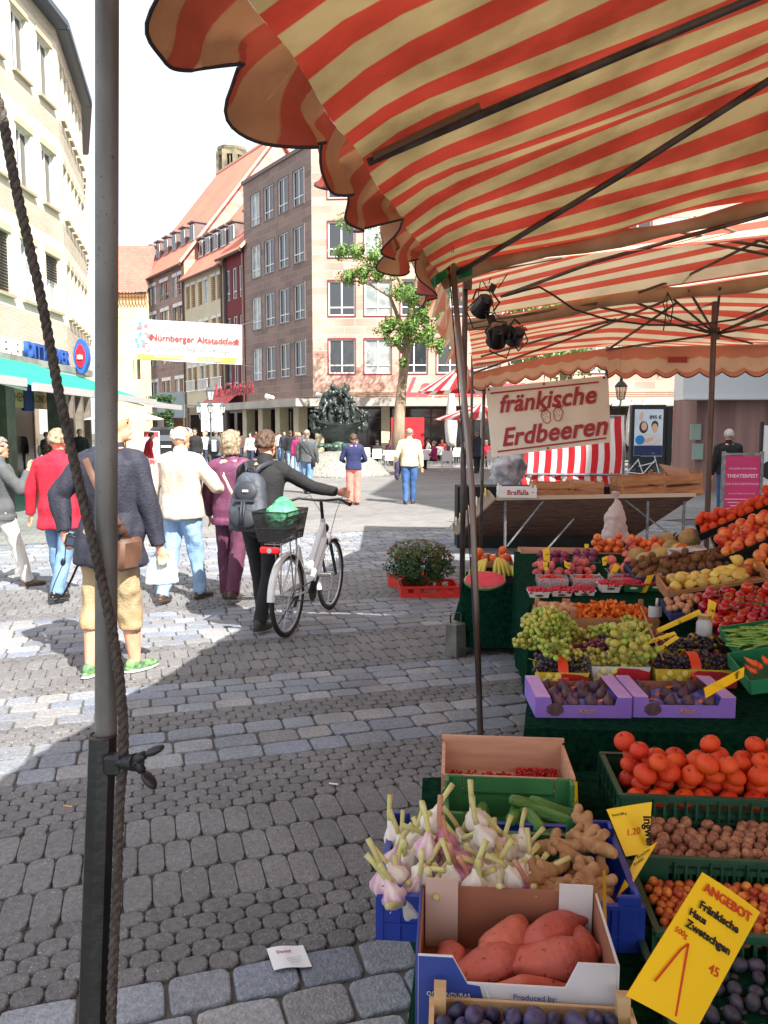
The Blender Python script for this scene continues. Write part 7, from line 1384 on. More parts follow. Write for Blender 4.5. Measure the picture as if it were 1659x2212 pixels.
ME['yellow_apple'] = apple_like(.036, fm('yellow_apple', s(222, 160, 70), s(216, 96, 56), rough=.28, scale=18, stretch=(1, 1, .3)), .28, .9)
ME['tomato'] = apple_like(.031, fm('tomato', s(172, 16, 12), s(190, 26, 18), rough=.16, scale=9, coat=.5), .16, .86, False)
ME['apricot'] = apple_like(.026, fm('apricot', s(236, 130, 64), s(224, 92, 60), rough=.6, scale=22), .15, .95, False, .06)
ME['mirabelle'] = apple_like(.0125, fm('mirabelle', s(206, 124, 52), s(180, 72, 44), rough=.4, scale=50, rnd=.3), .1, .98, False)
b = MB(); b.ell((0, 0, 0), (.0165, .0165, .021), nu=14, nv=10, fn=nzf(.03, 60)); ME['plum'] = proto(b, fm('plum_blue', s(44, 38, 70), s(72, 68, 108), rough=.5, scale=60, rnd=.3))
b = MB(); b.ell((0, 0, 0), (.0155, .0155, .019), nu=14, nv=10); ME['dark_plum'] = proto(b, fm('plum_dark', s(44, 42, 56), s(72, 70, 86), rough=.55, scale=60, rnd=.3))
b = MB(); b.ell((0, 0, 0), (.0165, .0145, .0175), nu=26, nv=18, fn=lambda v: v * (1 + .09 * noise.noise(v * 210) + (.05 if abs(v.y) < .0016 else 0))); ME['walnut'] = proto(b, fm('walnut', s(178, 124, 96), s(128, 84, 62), rough=.7, scale=120, rnd=.2))
for q, (ca, cb) in enumerate(((s(232, 227, 214), s(222, 214, 206)), (s(196, 140, 172), s(228, 216, 212)), (s(150, 54, 104), s(200, 140, 172)))):
 b = MB(); fs = lambda v: Vector((v.x * (1 + .09 * math.cos(6 * math.atan2(v.y, v.x)) * (1 if v.z < .035 else .2)), v.y * (1 + .09 * math.cos(6 * math.atan2(v.y, v.x)) * (1 if v.z < .035 else .2)), v.z))
 b.lathe([(.001, -.021), (.012, -.023), (.026, -.014), (.031, .0), (.029, .012), (.02, .025), (.011, .036), (.0075, .05)], 30, fn=fs)
 rr = random.Random(q); bx, by = rr.uniform(-.02, .02), rr.uniform(-.02, .02); b.tube([(0, 0, .045), (bx * .3, by * .3, .065), (bx, by, .09), (bx * 1.7, by * 1.7, .112)], [.0075, .0068, .007, .0078], 10, m=1)
 ME['garlic%d' % q] = proto(b, [mat('garlic_skin%d' % q, ca, cb, rough=.45, scale=28, stretch=(1.2, 1.2, .2), rnd=.05), mat('garlic_stalk%d' % q, (s(206, 202, 140), s(190, 186, 110), s(178, 110, 100))[q], (s(186, 178, 104), s(214, 210, 160), s(190, 160, 110))[q], rough=.6, scale=20, rnd=.1)])
def tuber(pts, rs, m, nz, nsc, seed, vx=.006):
 b = MB()
 for i in range(len(pts) - 1): cap(b, pts[i], pts[i + 1], rs[i], rs[i + 1], 12)
 return proto(b, m, True, vx, nz, nsc)
m_sp = fm('sweet_potato', s(192, 98, 80), s(170, 82, 70), rough=.6, scale=14, bump=.2, bscale=90, rnd=.06, speck=(s(120, 56, 44), 75, .66))
for q in range(4):
 rr = random.Random(q + 20); n = 6; L_ = (.2, .17, .22, .19)[q]; r0 = (.046, .046, .042, .022)[q]
 pts = [Vector((-L_ / 2 + L_ * k / (n - 1), .012 * math.sin(k * 1.3 + q), .008 * math.cos(k * 1.7 + q))) for k in range(n)]; rs = [r0 * w for w in ((.28, .75, 1, 1, .72, .26), (.5, .95, 1.05, .95, .8, .45), (.2, .6, .95, 1.05, .85, .3), (.3, .7, 1, .9, .7, .4))[q]]; ME['sweet%d' % q] = tuber(pts, rs, m_sp, .0035, 15, q, .005)
m_gi = fm('ginger', s(192, 150, 104), s(166, 120, 80), rough=.65, scale=14, bump=.5, bscale=130, stretch=(4, 1, 1), rnd=.05)
for q in range(3):
 rr = random.Random(q + 50); b = MB(); pts = [Vector((-.07, 0, 0)), Vector((-.025, .01, .004)), Vector((.02, -.006, .008)), Vector((.07, .006, 0))]
 for i in range(3): cap(b, pts[i], pts[i + 1], .021, .02, 12)
 for k in range(6): p = pts[k % 4]; a = rr.uniform(0, 6.3); e = p + Vector((.03 * math.cos(a), .045 * math.sin(a), rr.uniform(.0, .03))); cap(b, p, e, .017, .015, 10); b.ell(e, .0165, nu=10, nv=8)
 ME['ginger%d' % q] = proto(b, m_gi, True, .0045, .003, 40)
b = MB(); b.tube([(-.085, .0, 0), (-.08, .001, 0), (-.06, .004, 0), (0, .01, 0), (.06, .004, 0), (.08, .001, 0), (.086, 0, 0)], [.004, .014, .019, .021, .019, .013, .004], 14); ME['cucumber'] = proto(b, fm('cucumber', s(48, 92, 38), s(92, 136, 60), rough=.45, scale=22, stretch=(.3, 2, 2), bump=.5, bscale=130))
b = MB(); b.lathe([(.001, -.026), (.014, -.025), (.025, -.014), (.0265, .0), (.02, .014), (.01, .025), (.005, .033), (.003, .038)], 18, fn=lambda v: v * (1 + .03 * math.cos(7 * math.atan2(v.y, v.x)))); ME['fig'] = proto(b, fm('fig', s(70, 46, 60), s(104, 74, 84), rough=.6, scale=40, stretch=(1, 1, .2)))
b = MB(); b.ell((0, 0, 0), (.024, .024, .032), nu=16, nv=12); b.cyl((0, 0, .03), (0, 0, .035), .004, n=6); ME['kiwi'] = proto(b, fm('kiwi', s(134, 92, 58), s(108, 72, 44), rough=.85, scale=70, bump=.5, bscale=300))
b = MB(); b.lathe([(.001, -.036), (.018, -.035), (.032, -.02), (.034, -.004), (.026, .016), (.015, .03), (.013, .042), (.007, .049), (.001, .05)], 18); b.cyl((0, 0, .046), (.006, 0, .066), .0018, n=5, m=1); ME['pear'] = proto(b, [fm('pear', s(206, 190, 92), s(214, 166, 84), rough=.4, scale=12), brown_st])
b = MB(); b.ell((0, 0, 0), (.037, .037, .05), nu=18, nv=12, fn=nzf(.02, 60)); ME['avocado'] = proto(b, fm('avocado', s(52, 68, 40), s(38, 50, 32), rough=.5, scale=40, bump=.5, bscale=160))
b = MB(); b.ell((0, 0, 0), (.075, .075, .07), nu=36, nv=18, fn=lambda v: v * (1 + .035 * abs(math.cos(5 * math.atan2(v.y, v.x)))), ); ME['melon'] = proto(b, fm('melon', s(206, 168, 110), s(150, 142, 90), rough=.7, scale=7, stretch=(2, 2, .3), bump=.4, bscale=60))
b = MB(); b.ell((0, 0, 0), (.012, .012, .03), nu=8, nv=6); b.cyl((0, 0, .028), (0, 0, .034), .003, n=5); ME['bean'] = None
def grapes(name, c1, c2, n, sd, r=.0105, rough=.22, L_=.14):
 b = MB(); rr = random.Random(sd); pl = []
 for k in range(n * 30):
  t = rr.uniform(0, 1); w = .05 * (1 - t) ** .5 + .008; a = rr.uniform(0, 6.3); q = rr.uniform(.3, 1) ** .5; p = Vector((L_ * (t - .45), w * q * math.cos(a), w * .75 * q * math.sin(a) + .01))
  if all((p - o).length > r * 1.55 for o in pl): pl.append(p)
  if len(pl) >= n: break
 for p in pl: b.ell(p, (r * rr.uniform(.9, 1.1), r * .97, r * rr.uniform(.95, 1.12)), Euler((rr.uniform(0, 3), rr.uniform(0, 3), 0)).to_matrix(), 10, 7)
 b.tube([(-.09, 0, .03), (-.05, .0, .02), (.02, .003, .012), (.07, 0, .01)], .0018, 5, m=1)
 for p in pl[::3]: b.cyl(p, (p.x - .008, 0, .012), .001, n=3, m=1)
 ME[name] = proto(b, [fm(name, c1, c2, rough=rough, scale=60, rnd=.12, sss=.15 if 'green' in name else 0), mat('grape_stem', s(150, 150, 80))])
grapes('grapes_green0', s(172, 188, 84), s(148, 166, 62), 40, 1, .0115); grapes('grapes_green1', s(184, 190, 88), s(178, 164, 70), 36, 2, .0122); grapes('grapes_red', s(96, 46, 66), s(128, 66, 84), 50, 3, .0098, .35); grapes('grapes_dark', s(38, 34, 50), s(60, 48, 68), 44, 4, .0105, .35); grapes('grapes_amber', s(196, 168, 84), s(168, 140, 62), 34, 5, .0118)
def fill(kind, label, cat, group, O, ux, uy, a, b_, r, layers=(1, .6), keep=1.0, rot='any', jit=.18, sp=2.0, hz=1.5, name=None, heap=0, parent=None, lim=290):
 """heap of separate fruits on the rectangle O + ux*[0,a] + uy*[0,b]"""
 ux, uy = Vector(ux).normalized(), Vector(uy).normalized(); nn = ux.cross(uy).normalized(); O = Vector(O); cnt = 0
 for ly, fr in enumerate(layers):
  na = max(1, int((a - r * .6 * ly) / (r * sp))); nb = max(1, int((b_ - r * .6 * ly) / (r * sp * .92)))
  for j in range(nb):
   for i in range(na):
    if FR.random() > fr * keep or cnt >= lim: continue
    u = (i + .5 + .5 * ((j + ly) % 2) * .9) * a / (na + .45); v = (j + .5 + .35 * (ly % 2)) * b_ / (nb + .3 * (ly % 2)); e = min(u, a - u, v, b_ - v) / min(a, b_)
    if ly and e < .06 * ly: continue
    p = O + ux * (u + FR.uniform(-jit, jit) * r) + uy * (v + FR.uniform(-jit, jit) * r) + nn * (r * (.95 + hz * ly) + FR.uniform(-.1, .15) * r + heap * e)
    ks = kind if isinstance(kind, (list, tuple)) else [kind]; k = FR.choice(ks)
    ro = (FR.uniform(-.5, .5), FR.uniform(-.5, .5), FR.uniform(0, 6.3)) if rot == 'up' else ((FR.uniform(-1.6, 1.6), FR.uniform(-1.6, 1.6), FR.uniform(0, 6.3)) if rot == 'any' else rot())
    put(name or k, ME[k], p, ro, label, cat, group, scale=FR.uniform(.87, 1.11)); cnt += 1
 return cnt
def pcrate(label, O, ux, uy, L_, W_, H_, m, tall=0, slots=True):
 """plastic crate; O = front left bottom corner"""
 ux, uy = Vector(ux).normalized(), Vector(uy).normalized(); nn = ux.cross(uy); r = thing('plastic_crate', label, 'crate', O, Matrix((ux, uy, nn)).transposed().to_euler()); t = .006
 b = MB()
 for y, sg in ((0, -1), (W_, 1)):
  b.box((L_ / 2, y, .018), (L_, t, .036)); b.box((L_ / 2, y, H_ - .012), (L_, t, .024)); b.box((L_ / 2, y + sg * .005, H_ - .004), (L_ + .02, .016, .010)); b.box((L_ / 2, y + sg * .004, .045), (L_, .008, .006)); n = int(L_ / .03)
  for k in range(n + 1):
   x = k * L_ / n
   b.box((x, y, H_ / 2), (.008 if (slots and abs(k - n / 2) < n * .38) else L_ / n + .001, t * (.99 if k % 2 else .97), H_ - .002))
   if k % 3 == 0: b.box((x, y + sg * .006, H_ / 2), (.005, .010, H_ - .01))
 for x, sg in ((0, -1), (L_, 1)):
  b.box((x, W_ / 2, H_ * .46), (t, W_ - .001, H_ * .9)); b.box((x + sg * .004, W_ / 2, H_ - .006), (.016, W_ + .024, .011)); n = int(W_ / .06)
  for k in range(n + 1): b.box((x + sg * .006, k * W_ / n, H_ / 2), (.010, .005, H_ - .01))
  b.box((x + sg * .004, W_ / 2, .05), (.008, W_, .006))
 b.box((L_ / 2, W_ / 2, .005), (L_ - .002, W_ - .002, .008)); b.build('crate_body', m, r)
 if tall:
  for x in (0, L_):
   for y in (0, W_):
    sx = 1 if x == 0 else -1; sy = 1 if y == 0 else -1; c = MB(); c.box((x + sx * .022, y, (H_ + tall) / 2), (.05, .012, H_ + tall), ch=.003); c.box((x, y + sy * .02, (H_ + tall) / 2), (.012, .045, H_ + tall), ch=.003); c.build('corner_post', m, r)
 return r
turf = mat('green_cloth', s(20, 74, 54), s(8, 46, 34), rough=1, scale=40, detail=8, bump=1, bscale=260, spec=.05)
UX = Vector((.993, -.085, 0)).normalized(); UY = Vector((.085, .993, 0)).normalized(); ZZ = Vector((0, 0, 1))
yel = mat('price_yellow', s(246, 206, 20), s(240, 198, 16), rough=.45, scale=2); ink_r = mat('ink_red', s(200, 60, 30)); ink_b = mat('ink_black', s(24, 22, 22))
def price_sign(label, pts, D, lines=(), cat='price sign', th=.0012, parent=None):
 """bent yellow price card: four image corners (TL, TR, BR, BL) at camera depth D"""
 Q = [PC(x, y, D if not isinstance(D, (list, tuple)) else D[i]) for i, (x, y) in enumerate(pts)]; r = thing('price_sign', label, cat, Q[3]); T = Matrix.Translation(-Q[3]); nn = (Q[1] - Q[0]).cross(Q[0] - Q[3]).normalized(); W_ = (Q[1] - Q[0]).length
 f = lambda u, v: Q[3].lerp(Q[2], u).lerp(Q[0].lerp(Q[1], u), v) + nn * (.03 * W_ * math.sin(PI * u))
 b = MB(); b.M = T; b.grid(f, 8, 8); b.grid(lambda u, v: f(u, v) - nn * th, 8, 8, flip=True); b.build('card', yel, r, True)
 ux = (Q[1] - Q[0]).normalized(); uy = (Q[0] - Q[3]).normalized(); uy = (uy - ux * uy.dot(ux)).normalized()
 for body, u, v, size, m, sh, kw in lines:
  M = T @ face_M(f(u, v) + nn * .0022, ux, uy)
  if body == '/': c = MB(); c.M = M; c.tube([(-size * .45, -size * .25, 0), (-size * .1, size * .35, 0), (size * .02, size * .5, 0), (-size * .02, -size * .5, 0)], size * .016, 5, ex=.2); c.build('handwriting', m, r)
  else: text(body, size, m, r, M, 'handwriting', shear=sh, ext=.0004, **kw)
 return r
def scrawl(label, pts, D, red='1.49'): return price_sign(label, pts, D, [('~~~', .5, .72, .02, ink_b, .3, {})] if False else [(red, .5, .45, .028, ink_b, .3, {})])
def table_one():
 r = thing('cloth_table', 'near low market table under dark green grass cloth beneath the front crates', 'market table', (0, 0, 0)); b = MB()
 A = Vector((.20, 1.15, 0));
 top = .485; pts = [(.07, 1.0), (1.9, .9), (2.0, 2.86), (.135, 2.70)]
 def edge(t, z):
  k = int(t * 4) % 4; f_ = t * 4 - int(t * 4); p = Vector((*pts[k], 0)).lerp(Vector((*pts[(k + 1) % 4], 0)), f_); c = Vector((1, 1.9, 0)); d = (p - c).normalized(); w = (top - z) * (.07 + .03 * math.sin(t * 90) + .02 * math.sin(t * 217)); return Vector((p.x, p.y, z)) + d * w
 b.grid(lambda u, v: edge(u * .9999, top - v * (top - .05)), 160, 10); b.add([(*p, top) for p in pts], [(0, 1, 2, 3)]); b.build('cloth', turf, r, True, 50)
 b = MB(); b.box((1.0, 1.9, .24), (1.3, 1.5, .47)); b.build('frame', MATS['dark_tarp'], r)
 z0 = .49; O = PC(922, 2105, 1.60); O = Vector((O.x, O.y, z0)); c0 = O - UY * .30
 r = slat_crate('pale wooden crate of blue plums at the bottom edge of the photo', (c0 + UX * .205 + UY * .15), (0, 0, -.085), .40, .30, .088, wood_p, 1)
 fill('plum', 'blue plum with pale bloom lying in the pale wooden crate', 'plum', 'plums in the near wooden crate', c0 + UX * .02 + UY * .02 + ZZ * .03, UX, UY, .36, .26, .0175, (1, .9, .35), jit=.3)
 cb = mat('carton_brown', s(158, 104, 80), s(146, 94, 72), rough=.8, scale=5); cw = mat('carton_white', s(214, 216, 222), rough=.6); cbl = mat('carton_blue', s(48, 70, 150), rough=.6)
 O = PC(903, 2062, 1.615); zt = O.z; O = Vector((O.x, O.y, z0)); h = zt - z0; Lc, Wc = .395, .25
 r = thing('sweet_potato_box', 'printed cardboard box with blue and white front holding sweet potatoes', 'cardboard box', O, (0, 0, -.085)); r.location = O
 def wallp(poly, org, ux, uy, mats, nm): b = MB(); b.prism(poly, org, ux, uy, .005, m=0); o = b.build(nm, mats, r); return o
 fp = [(0, 0), (Lc, 0), (Lc, h), (Lc - .075, h), (Lc - .10, h - .055), (.10, h - .055), (.07, h), (0, h)]
 wallp(fp, (0, 0, 0), (1, 0, 0), (0, 0, 1), cw, 'front_wall'); wallp([(x, z if z < h else h + .0) for x, z in [(0, 0), (Lc, 0), (Lc, h + .03), (Lc - .07, h + .03), (Lc - .085, h), (.085, h), (.07, h + .03), (0, h + .03)]], (0, Wc, 0), (1, 0, 0), (0, 0, 1), cb, 'back_wall')
 b = MB(); b.box((-.003, Wc / 2, h / 2), (.005, Wc, h)); b.build('left_side', cbl, r); b = MB(); b.box((Lc + .003, Wc / 2, h / 2), (.005, Wc, h)); b.build('right_side', cw, r); b = MB(); b.box((.002, Wc / 2, h / 2 - .001), (.004, Wc - .012, h - .004)); b.box((Lc - .002, Wc / 2, h / 2 - .001), (.004, Wc - .012, h - .004)); b.box((Lc / 2, Wc / 2, .004), (Lc - .01, Wc - .01, .005)); b.build('brown_lining', cb, r)
 b = MB(); b.prism([(.001, .001), (.15, .001), (.125, h - .06), (.10, h - .057), (.07, h - .002), (.001, h - .002)], (0, -.0015, 0), (1, 0, 0), (0, 0, 1), .001); b.build('blue_print', cbl, r)
 for x in (.045, Lc - .045):     # corner flaps standing inside the back
  b = MB(); b.box((x, Wc - .014, h * .5 + .02), (.075, .004, h + .02), Euler((.06, 0, 0)).to_matrix()); b.build('corner_flap', mat('flap_pinkgrey', s(196, 170, 160), rough=.8) if x < .1 else cw, r)
 for bd, x, z, sz, m in (('OF HONDURAS', .062, h - .078, .0125, cw), ('farm@gmail.com', .062, h - .093, .010, cw), ('Produced by:', .235, h - .075, .0165, cbl), ('PRODUCT OF', .32, h - .098, .0145, cbl)): text(bd, sz, m, r, face_M((x, -.0068, z), (1, 0, 0), (0, 0, 1)), 'print', ext=.0004)
 b = MB()
 for z in (h - .087, h - .109): b.box((.32, -.0064, z), (.105, .001, .0022))
 b.box((.27, -.0064, h - .098), (.0022, .001, .022)); b.box((.37, -.0064, h - .098), (.0022, .001, .022)); b.build('print_frame', cbl, r)
 wb = MB(); wb.box((.145, -.0062, h - .085), (.004, .001, .07), Matrix.Rotation(-.35, 3, 'Y')); wb.build('white_rule', cw, r)
 M = Matrix.Translation(O) @ rotz(-.085)
 for q, x, y, z, ro, sc in ((1, .06, .11, .05, (.3, .1, 1.5), .8), (0, .15, .10, .06, (0, -.1, .75), .95), (1, .19, .16, .085, (0, -.1, .9), .8), (0, .29, .12, .065, (0, -.08, .3), 1.05), (2, .28, .18, .085, (.4, 0, .45), .95), (1, .34, .19, .07, (1, 0, 2.2), .75), (3, .23, .045, .05, (0, .05, .05), 1.1)):
  put('sweet_potato', ME['sweet%d' % q], M @ Vector((x, y, z + .012)), (ro[0], ro[1], ro[2] - .085), ('large reddish sweet potato lying in the printed cardboard box' if q != 3 else 'slender sweet potato lying at the front of the printed cardboard box'), 'sweet potato', 'sweet potatoes in the cardboard box' if q != 3 else None, scale=sc)
 blu = mat('crate_blue', s(36, 66, 168), s(30, 56, 150), rough=.35, scale=5); O = PC(822, 1938, 1.86) + UY * .045; z1 = O.z; O = Vector((O.x, O.y, z1 - .135)); r = pcrate('blue plastic crate overhanging the left table edge, filled with garlic and ginger', O, UX, UY, .60, .36, .12, blu, .022, False)
 base = O + ZZ * .055
 def gput(u, v, z, q, ro, sc=1.0): put('garlic_bulb', ME['garlic%d' % q], base + UX * u + UY * v + ZZ * z, ro, ('white garlic bulb with long pale stalk in the blue crate', 'pink striped garlic bulb with pale stalk in the blue crate', 'deep purple garlic bulb with reddish stalk in the blue crate')[q], 'garlic', ('white garlic in the blue crate', 'pink garlic in the blue crate', 'purple garlic in the blue crate')[q], scale=sc)
 for ly, z, nu, nv in ((0, .01, 7, 5), (1, .046, 8, 5), (2, .07, 6, 2)):
  for i in range(nu):
   for j in range(nv):
    u = (.018 + .37 * (i + .5 * (j % 2)) / nu + FR.uniform(-.012, .012)) * (1 if not ly == 2 else .95) + (.02 if ly == 2 else 0); v = .03 + .30 * j / nv + FR.uniform(-.012, .012) + (.03 if ly == 2 else 0)
    q = FR.choices((0, 1, 2), (7, 3 if u < .2 else 1, .8))[0]; gput(u, v, z + FR.uniform(0, .012), q, (FR.uniform(-.9, .75), FR.uniform(-.8, .8), FR.uniform(0, 6.3)), FR.uniform(.82, 1.02))
 for u, v, z, q, ro in ((.0, .02, .07, 1, (.05, -.1, 0)), (.03, -.005, .055, 1, (-.2, -.45, 0)), (.15, .12, .125, 2, (-.1, -.3, .2)), (.19, .10, .09, 2, (-.2, -.6, .3)), (.10, .1, .12, 1, (0, .15, 0)), (.22, .02, .075, 0, (0, .05, 0)), (.25, .15, .13, 0, (.1, -.5, 0)), (.23, .2, .15, 0, (.1, -.35, .4)), (.11, .22, .13, 0, (-.1, .5, .3))): gput(u, v, z, q, ro, 1.0)
 for k, (u, v, z, q, rz) in enumerate(((.40, .10, .07, 0, .5), (.44, .06, .06, 1, 1.2), (.45, .2, .09, 2, -.2), (.49, .14, .07, 0, 2.2), (.40, .05, .05, 2, .1), (.52, .2, .1, 1, -.9), (.51, .1, .07, 0, .8), (.48, .05, .05, 1, .3), (.53, .26, .10, 2, 1.9), (.50, .06, .05, 2, 2.1))): put('ginger_root', ME['ginger%d' % q], base + UX * u + UY * v + ZZ * z, (FR.uniform(-.5, .5), FR.uniform(-.6, .3), rz), 'knobbly pale brown ginger root in the right half of the blue crate', 'ginger', 'ginger in the blue crate', scale=.84)
 grn = mat('crate_green', s(62, 124, 74), s(52, 108, 64), rough=.4, scale=5); O = PC(965, 1830, 2.20); O = Vector((O.x, O.y, z0 + .035)); r = pcrate('mid green plastic crate with raised corners holding cucumbers', O, UX, UY, .37, .24, .085, grn, .05, False)
 b = MB(); b.box((.185, .245, .09), (.27, .006, .08)); b.build('rear_panel', grn, r)
 for u, v, z, rz in ((.06, .07, .035, 1.0), (.11, .12, .05, 1.5), (.15, .07, .04, .7), (.19, .13, .07, 1.3), (.23, .11, .075, 1.9), (.26, .16, .09, .1), (.28, .12, .075, 2.7), (.31, .06, .045, .6), (.27, .05, .04, 2.2), (.32, .16, .08, 3.0), (.05, .17, .04, .3)): put('cucumber', ME['cucumber'], O + UX * u + UY * v + ZZ * z, (FR.uniform(0, 6), FR.uniform(-.3, .3), rz), 'short bumpy green cucumber in the mid green crate', 'cucumber', 'cucumbers in the green crate')
 O = PC(957, 1672, 2.47); zt = O.z; Ob = PC(962, 1612, 2.72); O = Vector((O.x, O.y, z0 + .02)); h = zt - O.z; r = thing('wooden_box', 'open reddish wooden box with a low layer of red currants behind the green crate', 'wooden box', O, (0, 0, -.085)); Lc, Wc = .40, .27
 for nm, c, sz in (('front_board', (Lc / 2, 0, h - .016), (Lc, .009, .032)), ('front_board', (Lc / 2, 0, h - .07), (Lc, .009, .055)), ('rear_board', (Lc / 2, Wc, h / 2 + .005), (Lc, .009, h + .01)), ('side_board', (0, Wc / 2, h / 2), (.011, Wc - .01, h)), ('side_board', (Lc, Wc / 2, h / 2), (.011, Wc - .01, h)), ('rim', (Lc / 2, Wc + .001, h + .014), (Lc + .012, .014, .012)), ('base', (Lc / 2, Wc / 2, .03), (Lc - .012, Wc - .012, .006))): b = MB(); b.box(c, sz); b.build(nm, wood_r if nm != 'front_board' or c[2] > h - .03 else wood_p, r)
 def heap(name, label, cat, O, a, bb, n, rad, m, hgt=.03, ux=UX, uy=UY, sh=None, zb=0):
  q = MB(); nn = Vector(ux).cross(Vector(uy)).normalized()
  for k in range(n):
   u, v = FR.uniform(0, 1), FR.uniform(0, 1); z = zb + hgt * (FR.random() ** .5) * (.35 + 1.3 * min(u, 1 - u, v, 1 - v)); p = Vector(O) + Vector(ux) * u * a + Vector(uy) * v * bb + nn * (z + rad * .5)
   if sh: sh(q, p)
   else: q.ell(p, rad * FR.uniform(.85, 1.15), nu=7, nv=5)
  o = q.build(name, m, None, True); tag(o, label, cat, kind='stuff'); return o
 cur = mat('currant_red', s(196, 26, 30), s(160, 18, 26), rough=.15, scale=30); heap('red_currants', 'loose red currants covering the floor of the reddish wooden box', 'berries', O + UX * .02 + UY * .02 + ZZ * .035, .36, .22, 750, .0042, cur, .012); heap('red_currants', 'small heap of red currants at the right side of the reddish wooden box', 'berries', O + UX * .24 + UY * .14 + ZZ * .045, .14, .1, 260, .0042, cur, .03)
 gd = mat('crate_dark_green', s(34, 84, 62), s(26, 68, 50), rough=.4, scale=5)
 for (px, py, z, L_, W_, lb, kind, fl, cat, grp, rad, lay, dz, kw) in (
  (1344, 1714, .625, .62, .30, 'dark green crate heaped with tangerines, farthest of the right column', 'tangerine', 'glossy orange red tangerine in the dark green crate', 'tangerine', 'tangerines', .0335, (1, .95, .5), .055, dict(heap=.06, rot='up')),
  (1380, 1846, .575, .62, .27, 'dark green crate of walnuts, second from the back in the right column', 'walnut', 'wrinkled brown walnut in the dark green crate', 'walnut', 'walnuts', .0165, (1, .7), .058, dict(jit=.4)),
  (1424, 2008, .55, .62, .29, 'dark green crate of small yellow red mirabelles', 'mirabelle', 'small yellow red mirabelle in the dark green crate', 'mirabelle', 'mirabelles', .0125, (1, .3), .075, dict(jit=.3)),
  (1465, 2230, .52, .62, .33, 'dark green crate of dusty dark plums behind the big yellow sign', 'dark_plum', 'dusty dark plum in the dark green crate', 'plum', 'plums in the dark green crate', .0185, (1, 1, .6), .03, dict(jit=.3))):
  O = G(px, py, z); O = Vector((O.x, O.y, z - .125)); pcrate(lb, O, UX, UY, L_, W_, .125, gd); fill(kind, fl, cat, grp, O + UX * .02 + UY * .02 + ZZ * dz, UX, UY, L_ - .04, W_ - .04, rad, lay, **kw)
 price_sign('large yellow sign reading ANGEBOT leaning against the plum crate', [(1517, 1884), (1642, 1970), (1500, 2232), (1352, 2150)], [1.60, 1.62, 1.42, 1.40], [('ANGEBOT', .5, .90, .0265, ink_r, .1, dict(bold=.0007)), ('Fränkische', .49, .77, .0235, ink_b, .2, dict(bold=.0007)), ('Haus', .24, .69, .0205, ink_b, .2, dict(bold=.0007)), ('Zwetschgen', .50, .60, .0225, ink_b, .2, dict(bold=.0007)), ('500g', .16, .53, .016, ink_r, .3, {}), ('/', .48, .26, .13, ink_r, 0, {}), ('45', .80, .42, .026, ink_r, .2, {})])
 price_sign('yellow sign with black lettering Ingwer standing in the blue crate', [(1310, 1748), (1408, 1732), (1400, 1842), (1352, 1850)], [2.16, 2.18, 2.12, 2.1], [('1.20', .45, .45, .024, ink_r, .3, {}), ('Bund 200 g', .22, .85, .009, ink_b, .1, {})])
 c = PC(1398, 1790, 2.12); q = [o for o in bpy.data.objects if o.get('label', '').startswith('yellow sign with black lettering Ingwer')][0]; M = Matrix.Translation(-PC(1352, 1850, 2.1)) @ face_M(c + Vector((-.0, -.012, 0)), (.15, 0, -1), (1, .1, .15)); text('Ingwer', .032, ink_b, q, M, 'handwriting', shear=.2, bold=.0012, ext=.0004)
 price_sign('narrow yellow sign Frischer Knoblauch bent over the corner of the blue crate', [(1372, 1852), (1420, 1818), (1368, 1905), (1330, 1942)], [2.05, 2.07, 1.95, 1.93], [('Frischer', .55, .84, .013, ink_b, .2, {}), ('Knobl.', .5, .66, .013, ink_b, .2, {}), ('/', .5, .3, .035, ink_r, 0, {})])
 price_sign('small yellow card edge standing at the right side of the sweet potato box', [(1303, 1880), (1308, 1880), (1312, 2045), (1303, 2045)], [1.80, 1.83, 1.75, 1.72]); price_sign('small yellow card hanging over the right corner of the cucumber crate', [(1236, 1688), (1247, 1688), (1249, 1740), (1242, 1740)], [2.4, 2.44, 2.38, 2.34])
 return heap
heap = table_one()
def cloth_block(label, corners, z_top, z_bot, name='cloth_table', flare=.03, wav=60):
 b = MB(); n = len(corners); zt = z_top if isinstance(z_top, (list, tuple)) else [z_top] * n; P_ = [Vector((x, y, z)) for (x, y), z in zip(corners, zt)]; cen = sum(P_, Vector()) / n; per = []
 for k in range(n):
  for q in range(24): per.append(P_[k].lerp(P_[(k + 1) % n], q / 24))
 rings = []
 for i in range(9):
  t = i / 8; rings.append([Vector((p.x, p.y, p.z + (z_bot - p.z) * t)) + (Vector((p.x, p.y, 0)) - Vector((cen.x, cen.y, 0))).normalized() * (flare * t * (1 + .8 * math.sin(j * .55)) + .006 * math.sin(j * 1.9)) for j, p in enumerate(per)])
 b.loft(rings, caps=False); b.add(P_, [tuple(range(n))]); r = thing(name, label, 'market table', (0, 0, 0)); b.build('cloth', turf, r, True, 50); return r
def tray(label, O, ux, uy, L_, W_, H_, m, nm='fruit_tray', cat='tray'):
 ux, uy = Vector(ux).normalized(), Vector(uy).normalized(); nn = ux.cross(uy).normalized(); r = thing(nm, label, cat, O, Matrix((ux, uy, nn)).transposed().to_euler()); b = MB(); t = .006
 b.box((L_ / 2, 0, H_ / 2), (L_, t, H_)); b.box((L_ / 2, W_, H_ / 2), (L_, t, H_)); b.box((0, W_ / 2, H_ / 2), (t, W_ - t, H_ * .999)); b.box((L_, W_ / 2, H_ / 2), (t, W_ - t, H_ * .999)); b.box((L_ / 2, W_ / 2, .004), (L_ - t, W_ - t, .006)); b.build('tray_body', m, r); return r
